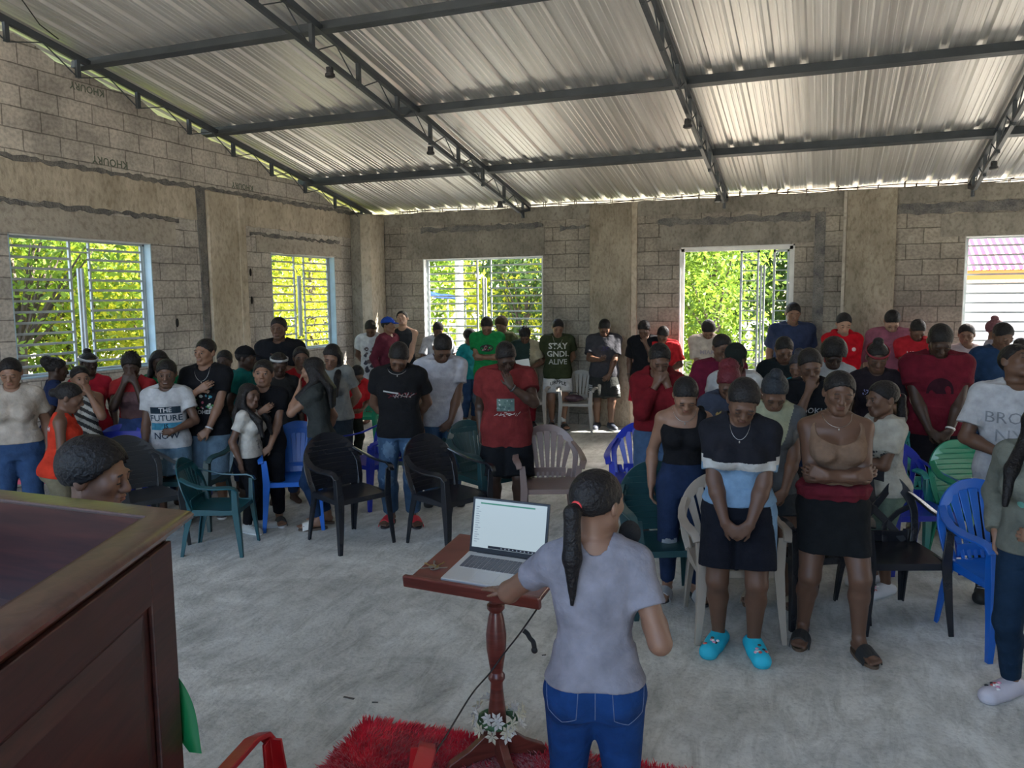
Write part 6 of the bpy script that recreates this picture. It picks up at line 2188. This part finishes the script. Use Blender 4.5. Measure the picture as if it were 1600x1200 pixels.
person(470, 543, dep=8.0, face=40, fem=True, skin='m', head=(6, 0, 0), hair='bun_low', v=.009, seed=26, eyes='open', top=dict(col=(.34, .015, .02), sleeve=1.8), bottom=dict(kind='jeans', col=JEAN_D), shoes=dict(),
       label='woman in long red sleeves behind the one touching her hair')
person(486, 560, dep=6.9, face=-68, fem=True, skin='l', head=(16, 0, 0), hair='long', v=.0075, seed=27, arms=('down', 'face'), build=.98,
       top=dict(cols=[(.045, .05, .048), (.40, .40, .38)], hem=.54, sleeve=.5, pat=lambda q, c: ((q[:, 1] < -.045) & (q[:, 2] > .60) & (q[:, 2] < .70) & (np.abs(q[:, 0]) < .05))*1), bottom=dict(kind='jeans', col=(.014, .035, .085), ease=.004, waist=.60),
       shoes=dict(kind='slide', col=(.6, .58, .54), sole=(.1, .07, .05)), label='woman in dark grey tee and tight jeans raising a hand to her hair')
person(519, 541, dep=7.9, face=18, fem=True, skin='l', head=(32, 6, 8), hair='loose_side', v=.008, seed=28, arms=('down', 'behind'), build=1.1,
       top=dict(col=(.24, .25, .24), hem=.50, ease=.014, prints=[dict(t='Levis', z=.725, s=.075, col=(.6, .6, .6), rot=6, x=-.02)]) if False else
       dict(col=(.24, .25, .24), hem=.50, ease=.014, prints=[dict(k='scrawl', z=.725, w=.14, hh=.05, col=(.6, .6, .6), x=-.02, seed=3)]), bottom=dict(kind='shorts', col=(.035, .05, .065), length=.7, ease=.008),
       shoes=dict(kind='boot', col=(.02, .02, .02), sole=(.03, .03, .03)), label='woman in grey tee, head bowed, long hair over one shoulder')
person(561, 574, dep=9.4, face=60, skin='m', head=(40, 0, 0), hair='short', v=.010, kid=True, lean=22, seed=29, arms=('belly', 'belly'), top=dict(col=(.55, .02, .03), sleeve=.8, ease=.03), bottom=dict(kind='pants', col=(.02, .025, .02)), shoes=dict(),
       label='child in red jacket bending over behind the grey tee woman')

# ---- middle group
person(624, 541, dep=6.8, face=24, skin='m', head=(46, 4, 6), hair='short', v=.0072, seed=30, arms=('behind', 'behind'), lean=3, build=1.08,
       top=dict(col=(.012, .012, .014), ease=.018, hem=.475, prints=[dict(k='rect', z=.715, x=-.035, w=.13, hh=.012, col=(.55, .55, .55), rot=-8), dict(k='scrawl', z=.70, x=.01, w=.22, hh=.05, col=(.20, .02, .03), seed=6), dict(k='scrawl', z=.70, x=.03, w=.18, hh=.05, col=(.4, .4, .4), seed=9)]),
       bottom=dict(kind='baggy', cols=[(.05, .10, .18), (.11, .18, .27)], pat=fade, length=1.93, ease=.012), shoes=dict(kind='slide', col=(.50, .02, .03), sole=(.03, .02, .02)), extras=[('chain', (.5, .5, .5), .03, .05)],
       label='man in black tee, faded jeans and red slides with head bowed')
person(694, 528, dep=7.45, face=32, skin='m', head=(46, 8, 0), hair='short', v=.0078, seed=31, arms=('chair', 'front'), lean=9, build=1.08,
       top=dict(col=(.56, .56, .62), ease=.02, hem=.46), bottom=dict(kind='baggy', col=(.06, .12, .22), ease=.014), shoes=dict(kind='boot', col=(.02, .02, .022), sole=(.02, .02, .02)),
       label='man in plain white tee and jeans leaning on a black chair')
person(790, 539, dep=6.75, face=20, skin='d', head=(40, 10, -6), hair='short', v=.0072, seed=32, arms=('down', (( .03, -.15, .76), (.9, .0, -.9), (-.35, .1, 1), (-.3, .9, 0), 30)), lean=4, build=1.22,
       top=dict(col=(.20, .028, .028), ease=.02, hem=.43, prints=[dict(k='rect', z=.655, w=.15, hh=.11, col=(.14, .21, .19)), dict(k='blobs', z=.655, w=.14, hh=.11, col=(.28, .36, .33), cols=[(.10, .16, .15), (.45, .5, .48)], seed=12, off=.007), dict(k='scrawl', z=.606, w=.20, hh=.035, col=(.7, .66, .6), seed=14)]),
       bottom=dict(kind='shorts', col=(.010, .011, .014), length=1.0, ease=.02, waist=.6), shoes=dict(kind='slide', col=(.02, .02, .02)), extras=[('wrist', 1, (.05, .05, .05))],
       label='large man in red printed tee and black shorts, hand on chest')

# ---- row along the back wall, left of the doorway
person(578, 503, dep=12.5, face=25, skin='m', head=(42, 0, 0), hair='short', v=FAR, seed=40, arms=('behind', 'behind'), top=dict(col=WHITE, ease=.025, hem=.42, prints=[dict(k='blobs', z=.62, w=.20, hh=.42, col=(.06, .06, .08), cols=[(.15, .12, .12)], seed=21)]),
       bottom=dict(kind='shorts', col=(.5, .03, .06), length=.9), shoes=dict(), label='youth in long white tee with black artwork by the corner column')
person(605, 497, dep=12.4, face=80, skin='l', head=(0, 10, 0), hair='fade', v=FAR, seed=41, arms=('down', 'down'), top=dict(col=(.14, .025, .045), sleeve=1.7, ease=.02), bottom=dict(kind='jeans', col=JEAN_D), shoes=dict(),
       extras=[('cap', (.02, .08, .48))], label='youth in bright blue cap and maroon top looking right')
person(628, 487, dep=12.7, face=15, skin='f', head=(-18, 0, -8), hair='short', v=FAR, seed=42, arms=('front', 'front'), top=dict(kind='tank', col=(.035, .037, .042), ease=.012), bottom=dict(kind='jeans', col=(.03, .04, .06)), shoes=dict(),
       label='man in dark sleeveless vest with his chin raised beside the window')
person(685, 505, dep=12.7, face=35, skin='m', head=(34, 0, 0), hair='short', v=FAR, seed=43, arms=('belly', 'belly'), top=dict(col=(.58, .58, .62), ease=.022, sleeve=.8), bottom=dict(kind='jeans', col=(.10, .16, .25)), shoes=dict(), label='youth in loose white shirt before the left edge of the back window')
person(735, 513, dep=13.0, face=70, skin='m', head=(14, 0, 0), hair='curly', v=FAR, seed=44, kid=True, top=dict(col=(.02, .30, .32)), bottom=dict(kind='jeans', col=JEAN), shoes=dict(), label='child in turquoise tee beside the man in green')
person(760, 498, dep=11.8, face=20, skin='l', head=(42, 0, 0), hair='short', v=FAR, seed=45, arms=('crossed', 'crossed'), build=1.1, top=dict(col=(.015, .26, .07), ease=.022, hem=.42, prints=[dict(k='disc', z=.71, w=.20, hh=.11, col=(.05, .05, .05)), dict(k='blobs', z=.71, w=.14, hh=.07, col=(.35, .1, .1), cols=[(.5, .5, .5)], off=.008, seed=3)]),
       bottom=dict(kind='shorts', col=(.10, .13, .16)), shoes=dict(), label='man in bright green tee with folded arms before the back window')
person(782, 494, dep=12.8, face=-5, skin='l', head=(24, 0, 0), hair='curly', hairc=(.05, .03, .015), v=FAR, seed=46, top=dict(col=(.16, .17, .08), sleeve=.7), bottom=dict(kind='jeans', col=JEAN_D), shoes=dict(), label='curly-haired man in olive tee behind the man in green')
person(820, 513, dep=12.0, face=20, skin='m', head=(44, 0, 0), hair='locs', v=FAR, seed=47, arms=('belly', 'belly'), top=dict(cols=[(.025, .045, .04), (.42, .36, .24)], pat=lambda q, c: (q[:, 0] > .045)*1, ease=.022, sleeve=.8),
       bottom=dict(kind='pants', cols=[(.30, .02, .03)]), shoes=dict(kind='shoe', col=(.02, .02, .02)), label='youth in dark tee with tan jacket over one shoulder, reading a sheet')
q = on(818, 566, 2, 1.0); P_ = CAM+ray(817, 568)*11.82
b = MB(); b.box((0, 0, 0), (.20, .004, .14), Matrix.Rotation(.5, 3, 'X') @ Matrix.Rotation(.3, 3, 'Z')); o = b.build('paper_sheet', mat('paper', (.7, .7, .68), .8)); o.location = P_; tag(o, 'white paper sheet held by the youth with the tan jacket', 'paper')
B9 = person(872, 500, dep=11.95, face=20, skin='l', head=(26, 4, 0), hair='short', v=.0095, seed=48, arms=('behind', 'behind'), build=1.15, feet=((-.05, .0), (.045, -.07)),
       top=dict(col=(.045, .055, .025), ease=.022, hem=.45, prints=[dict(t='STAY', z=.745, s=.12, col=(.62, .62, .58), bold=.03), dict(t='GNDL', z=.675, s=.12, col=(.62, .62, .58), bold=.02), dict(t='ALIVE', z=.605, s=.11, col=(.5, .5, .47), bold=.01)]),
       bottom=dict(kind='shorts', col=(.66, .65, .64), length=.80, ease=.018, prints=[dict(t='URPPLE', z=.422, s=.072, col=(.03, .03, .03), arc=2.2, frame='w')]), shoes=dict(kind='slide', col=(.03, .03, .03), sole=(.05, .05, .05), socks=((.6, .6, .6), .05)),
       extras=[('chain',)], label='man in olive STAY tee and white lettered shorts against the wall')
person(945, 500, dep=12.15, face=18, skin='m', head=(40, 0, 0), hair='short', v=.0095, seed=49, arms=('phone', 'front'), build=1.15,
       top=dict(col=(.055, .055, .065), ease=.022, hem=.47, sleeve=.75, prints=[dict(k='blobs', z=.72, w=.10, hh=.07, col=(.06, .05, .16), seed=2)]),
       bottom=dict(kind='shorts', cols=[(.035, .037, .035), (.6, .6, .6)], length=.92, ease=.02, pat=lambda fr, C: ((np.abs(fr[:, 0]) > .105) & (fr[:, 2] > .33) & (fr[:, 2] < .40) & (np.sin(fr[:, 2]*400) > -.2))*1), shoes=dict(kind='shoe', col=(.02, .025, .04), sole=(.5, .5, .5)),
       label='man in dark grey tee and shorts looking at his phone by the column')
P_ = CAM+ray(941, 549)*11.95
b = MB(); b.box((0, 0, 0), (.075, .009, .15), Matrix.Rotation(-.9, 3, 'X'), .003); o = b.build('phone', mat('phone_black', (.02, .02, .02), .2)); o.location = P_; tag(o, 'phone in the hands of the man in dark grey by the column', 'phone')
person(1005, 503, dep=11.4, face=8, skin='m', head=(36, -10, 0), hair='short', v=.0095, seed=50, arms=('down', 'nose'), build=1.05, lean=6, top=dict(col=BLACK, ease=.022, sleeve=.8), bottom=dict(kind='shorts', col=(.55, .01, .04), length=.95, ease=.02),
       shoes=dict(), extras=[('wrist', 0, (.03, .03, .03))], label='man in black tee and red shorts with a hand at his face')
person(1037, 513, dep=11.3, face=10, skin='m', head=(44, 0, 8), hair='short', v=.0095, seed=51, arms=('down', 'belly'), lean=9, build=1.15, top=dict(col=(.52, .02, .025), ease=.024, sleeve=.8, prints=[dict(k='rect', x=.03, z=.73, w=.08, hh=.03, col=(.7, .4, .4))]), bottom=dict(kind='pants', col=(.5, .48, .46)), shoes=dict(),
       label='person in bright red tee standing in sunlight left of the doorway')
person(1108, 504, dep=11.2, face=15, skin='l', head=(50, 0, 0), hair='curly', v=.0095, seed=52, arms=('front', 'front'), lean=6, build=1.1,
       top=dict(cols=[(.60, .50, .42), (.14, .16, .18)], pat=band_pat([.60]), ease=.026, sleeve=.85, hem=.42, prints=[dict(t='MIAMI', z=.71, s=.085, col=(.42, .36, .38))]), bottom=dict(kind='shorts', col=(.58, .50, .44), ease=.02), shoes=dict(kind='shoe', col=(.5, .5, .5)),
       label='youth in pale peach tee with grey lower half inside the doorway')

# ---- right group
person(1032, 541, dep=6.3, face=8, fem=True, skin='m', head=(32, 12, 0), hair='bun_low', v=.0078, seed=60, arms=('nose', 'face'), lean=7, build=1.12,
       top=dict(kind='hoodie', col=(.16, .009, .014), sleeve=1.85, ease=.018, hem=.56), bottom=dict(kind='jeans', col=(.06, .11, .20), waist=.6), shoes=dict(), label='woman in dark red hooded sweatshirt covering her face with both hands')
person(1073, 597, dep=5.05, face=14, fem=True, skin='l', head=(42, 2, 0), hair='bun_low', v=.0068, seed=61, arms=('down', 'behind'), lean=3, build=1.02,
       top=dict(kind='tank', col=(.010, .010, .012), ease=.005, hem=.60, neck='strapless', wr=.001), bottom=dict(kind='jeans', cols=[(.016, .030, .075), (.34, .36, .38)], waist=.605, ease=.007, pat=rips([(-1, .275), (-1, .262), (1, .33)])),
       shoes=dict(kind='slide', col=(.30, .30, .30), sole=(.05, .05, .05)), extras=[('chain', (.6, .6, .55), .05, .05)], label='woman in black one-shoulder top and ripped dark jeans, head bowed')
person(1140, 578, dep=5.6, face=10, fem=True, skin='m', head=(44, 0, 0), hair='puff', hairc=(.10, .012, .02), v=.0075, seed=62, top=dict(col=(.05, .06, .09), ease=.016, sleeve=.8, prints=[dict(k='blobs', z=.735, w=.16, hh=.10, col=(.5, .36, .08), cols=[(.45, .32, .12), (.05, .05, .05)], seed=5)]), bottom=dict(kind='jeans', col=JEAN_D), shoes=dict(),
       label='person with dark red headscarf directly behind the girl in blue clogs')
person(1130, 524, dep=7.4, face=30, skin='m', head=(20, 0, 0), hair='short', v=.009, seed=63, build=1.25, top=dict(col=(.16, .014, .04), ease=.02), bottom=dict(kind='jeans', col=JEAN), shoes=dict(), label='broad person in magenta tee behind the black cap wearer')
person(1150, 541, dep=6.5, face=8, fem=True, skin='m', head=(30, 0, 0), hair='bun_low', v=.0078, seed=64, build=1.1, top=dict(cols=[(.58, .57, .56), (.18, .08, .07)], pat=lambda q, c: ((np.abs(q[:, 0]) < .05) & (q[:, 2] > .76))*1, sleeve=.4, ease=.014), bottom=dict(kind='jeans', col=JEAN), shoes=dict(),
       extras=[('cap', (.015, .02, .018))], label='woman in white top and black cap, eyes down, facing the speaker')
R6 = person(1166, 600, dep=4.2, face=4, fem=True, skin='m', head=(40, 8, 4), hair='bun_low', v=.0062, seed=65, arms=('front', 'front'), lean=6, build=1.14, hipw=1.05, curl=50,
       top=dict(cols=[(.018, .018, .024), (.62, .60, .56), (.22, .35, .50)], ease=.009, hem=.545, sleeve=.78, wr=.003, pat=lambda q, c: 0.0+((np.abs(q[:, 0]) <= .118) & (q[:, 2] < .705))+((np.abs(q[:, 0]) <= .118) & (q[:, 2] < .672))+((np.abs(q[:, 0]) > .118) & (q[:, 2] < .715))+((np.abs(q[:, 0]) > .118) & (q[:, 2] < .688))),
       bottom=dict(kind='shorts', cols=[(.012, .013, .020), (.22, .35, .50)], length=.80, ease=.010, waist=.60, pat=lambda fr, C: ((fr[:, 0] > .098) & (np.abs(fr[:, 1]+.02) < .028))*1),
       shoes=dict(kind='clog', col=(.01, .42, .58), sole=(.02, .38, .52)), extras=[('chain', (.75, .75, .7), .06, .035)], label='girl in black, white and light blue tee with bright blue clogs')
person(1213, 580, dep=4.95, face=10, fem=True, skin='m', head=(46, 0, 0), hair='bun_high', hairc=(.016, .02, .026), v=.0068, seed=66, arms=('front', 'front'), build=.98,
       top=dict(cols=[(.10, .105, .11), (.36, .36, .24)], pat=lambda q, c: ((np.abs(q[:, 0]) < .035+(q[:, 2]-.70)*.35) & (q[:, 2] > .66))*1, ease=.012, sleeve=.5), bottom=dict(kind='shorts', col=(.05, .055, .06), length=.55, ease=.006),
       shoes=dict(kind='sandal', col=(.25, .20, .14), sole=(.08, .05, .03)), label='girl in grey waistcoat over pale yellow collar, between the two front women')
person(1227, 529, dep=7.6, face=15, skin='m', head=(30, 0, 0), hair='short', v=.009, seed=67, top=dict(col=(.015, .02, .022), ease=.018), bottom=dict(kind='pants', col=BLACK), shoes=dict(), label='boy in black tee with cropped hair below the navy tee man')
person(1248, 546, dep=6.7, face=-15, fem=True, skin='m', head=(20, 0, 0), hair='bun_high', hairc=(.03, .028, .035), v=.009, seed=68, top=dict(col=(.01, .20, .24)), bottom=dict(kind='jeans', col=JEAN), shoes=dict(), label='woman with top bun and turquoise strap behind the face-covering girl')
person(1265, 548, dep=5.9, face=12, fem=True, skin='m', head=(26, -4, -6), hair='bun_low', v=.0075, seed=69, arms=('nose', 'belly'), top=dict(col=(.012, .012, .014), ease=.014, prints=[dict(t='BROOKLYN', z=.705, s=.060, col=(.5, .5, .5), bold=.01), dict(t='NEW YORK', z=.672, s=.034, col=(.5, .5, .5))]),
       bottom=dict(kind='jeans', col=JEAN_D), shoes=dict(), label='girl in black BROOKLYN tee holding a hand over her nose')
person(1240, 474, dep=10.7, face=12, skin='l', head=(18, 0, 0), hair='short', v=.0095, seed=70, build=1.25, top=dict(col=(.035, .05, .11), ease=.024, sleeve=.7), bottom=dict(kind='jeans', col=JEAN_D), shoes=dict(), label='big man in navy tee standing right of the gate')
person(1320, 491, dep=10.2, face=12, fem=True, skin='f', head=(26, 0, 0), hair='bun_low', v=.0095, seed=71, build=1.15, arms=('front', 'front'), top=dict(kind='hoodie', col=(.60, .008, .02), sleeve=1.9, ease=.022, prints=[dict(k='disc', x=.055, z=.73, w=.05, hh=.05, col=(.7, .5, .5))]), bottom=dict(kind='jeans', col=JEAN_D), shoes=dict(),
       label='woman in bright red zipped jacket against the plain column')
person(1305, 532, dep=7.0, face=8, fem=True, skin='d', head=(40, 0, 0), hair='afro', v=.008, seed=72, build=1.08, top=dict(col=(.50, .50, .50), sleeve=.4), bottom=dict(kind='jeans', col=JEAN), shoes=dict(), label='person with short afro in white tee, head bowed')
R14 = person(1315, 583, dep=4.4, face=10, fem=True, skin='m', head=(14, 2, 4), hair='bun_low', v=.0062, seed=73, arms=('crossed', 'crossed'), lean=0, build=1.12, hipw=1.04, feet=((-.085, .02), (.085, -.075)),
       top=dict(kind='tank', neck='camisole', col=(.24, .15, .10), ease=.004, hem=.595, wr=.0012), bottom=dict(kind='skirt', col=(.012, .013, .014), length=.355, ease=.010, waist=.575, wr=.004),
       shoes=dict(kind='slide', col=(.02, .02, .02), sole=(.10, .06, .035)), extras=[('chain', (.75, .75, .7), .04, .05)], label='woman in brown cropped camisole and black skirt with crossed arms')
# red scarf knotted round her waist
b = MB(); T = R14['T']
g = Grid(T(-.16, -.14, .53), T(.16, .14, .66), .0065)
g.loft(R14['hip'], R14['Rt'], np.array([(.025*1.6, 0, .118*R14['h'], .088*R14['h']), (.05*1.6, 0, .104*R14['h'], .078*R14['h'])]), k=.01)
for i in range(28):
    a = 6.283*i/28; g.ell(T(.080*math.cos(a)*R14['B']*1.12, .062*math.sin(a)*R14['B']*1.12, .575+.006*math.sin(i*2.2)), [.026, .026, .024], k=.045)
g.wrinkle(.004, 9, wl=.05)
P, Q = g.surf(); link('waist_scarf', np_mesh('waist_scarf', P, Q, [cloth((.15, .015, .025))]), R14['root'])
person(1373, 530, dep=6.6, face=5, fem=True, skin='m', head=(28, 0, 0), hair='bun_high', v=.008, seed=74, arms=('down', 'pray'), top=dict(col=(.022, .016, .022), ease=.014, prints=[dict(k='scrawl', x=-.04, z=.735, w=.10, hh=.05, col=(.3, .32, .6), seed=4)]), bottom=dict(kind='jeans', col=JEAN_D), shoes=dict(),
       extras=[('band', (.30, .05, .06), -.01)], label='girl with high bun and red headscarf in dark tee')
person(1396, 489, dep=10.1, face=5, skin='f', head=(46, 0, 0), hair='short', v=.0095, seed=75, build=1.15, arms=('down', 'behind'), top=dict(col=(.34, .11, .16), sleeve=1.3, ease=.026, hem=.44), bottom=dict(kind='jeans', col=(.08, .11, .16)), shoes=dict(), label='man in loose dusty pink shirt leaning by the column')
person(1437, 503, dep=9.8, face=12, skin='m', head=(42, 0, 0), hair='short', v=.0095, seed=76, arms=('front', 'front'), top=dict(col=(.48, .02, .03), ease=.024, hem=.43, prints=[dict(t='URBAN', z=.73, s=.07, col=(.65, .6, .6), sp=1.2), dict(k='scrawl', z=.67, w=.16, hh=.05, col=(.6, .5, .5), seed=2)]), bottom=dict(kind='shorts', col=(.10, .105, .11), length=1.0, ease=.02),
       shoes=dict(kind='shoe', col=(.1, .05, .05)), extras=[('wrist', 1, (.6, .6, .6))], label='youth in red lettered tee and grey long shorts by the wall')
person(1380, 597, dep=5.25, face=-58, fem=True, skin='m', head=(8, 0, 0), hair='pony', v=.0068, seed=77, kid=True, arms=('belly', 'crossed'), build=1.05, eyes='open',
       top=dict(col=(.50, .48, .42), ease=.014, hem=.48, sleeve=.6, prints=[dict(k='blobs', z=.66, w=.12, hh=.12, col=(.05, .05, .05), cols=[(.08, .08, .08)], seed=2, yaw=40)]), bottom=dict(kind='pants', col=(.16, .22, .17), length=1.1, ease=.014), shoes=dict(kind='clog', col=(.6, .58, .58), sole=(.5, .5, .5)),
       label='girl in cream tee with low ponytail, looking left')
person(1473, 512, dep=6.4, face=6, skin='d', head=(40, 0, 0), hair='short', v=.0075, seed=78, arms=('front', 'front'), build=1.2, top=dict(col=(.14, .010, .022), ease=.022, hem=.47, prints=[dict(k='arch', z=.70, w=.20, hh=.13, col=(.035, .008, .015))]),
       bottom=dict(kind='shorts', col=(.012, .010, .014), length=.98, ease=.02), shoes=dict(kind='shoe', col=(.03, .03, .03)), extras=[('wrist', 1, (.75, .73, .7))], label='big man in red tee with dark arch print, hands clasped')
person(1511, 507, dep=9.9, face=10, skin='l', head=(14, -20, 0), hair='short', v=.0095, seed=79, kid=True, top=dict(col=(.55, .45, .45)), bottom=dict(kind='jeans', col=JEAN), shoes=dict(), label='child in pale shirt beside the right window')
person(1558, 494, dep=9.4, face=70, fem=True, skin='l', head=(10, 0, 0), hair='bun_high', hairc=(.16, .06, .07), v=.0095, seed=80, top=dict(col=(.42, .38, .42)), bottom=dict(kind='jeans', col=JEAN), shoes=dict(), label='woman with reddish top bun before the bright right window')
person(1572, 507, dep=7.9, face=12, skin='m', head=(30, 10, 0), hair='short', v=.009, seed=81, build=1.15, top=dict(col=(.02, .05, .12), ease=.02), bottom=dict(kind='jeans', col=JEAN), shoes=dict(), label='man in dark blue tee behind the chin-up youth')
person(1597, 529, dep=9.0, face=10, fem=True, skin='l', head=(14, 0, 0), hair='short', v=.011, seed=82, top=dict(col=(.5, .05, .2)), bottom=dict(kind='jeans', col=JEAN), shoes=dict(), label='person in vivid pink cut off by the picture edge')
person(1584, 541, dep=5.15, face=-2, skin='m', head=(-22, 28, 10), hair='short', v=.0068, seed=83, arms=('belly', 'belly'), build=1.15,
       top=dict(col=(.56, .56, .58), ease=.020, hem=.44, sleeve=.7, prints=[dict(t='BRONX', z=.715, s=.105, col=(.30, .31, .33), bold=-.004), dict(t='NYC', z=.645, s=.12, col=(.36, .37, .39), bold=-.006)]), bottom=dict(kind='baggy', col=(.035, .036, .04), ease=.014),
       shoes=dict(kind='boot', col=(.02, .02, .02), sole=(.02, .02, .02)), extras=[('wrist', 0, (.7, .7, .7))], label='youth in white BRONX tee with head tilted back')
person(1634, 628, dep=3.68, face=-30, fem=True, skin='l', head=(24, 10, 0), hair='long', v=.0068, seed=84, arms=('pocket', 'belly'), build=1.05,
       top=dict(kind='hoodie', col=(.17, .175, .145), sleeve=1.9, ease=.022, hem=.50, prints=[dict(k='disc', x=-.03, z=.66, w=.035, hh=.035, col=(.15, .38, .32))]), bottom=dict(kind='jeans', col=(.012, .03, .06), ease=.006), shoes=dict(kind='clog', col=(.5, .46, .5), sole=(.45, .42, .45)),
       label='woman in sage sweatshirt with long black hair at the picture edge')
bpy.context.view_layer.update()
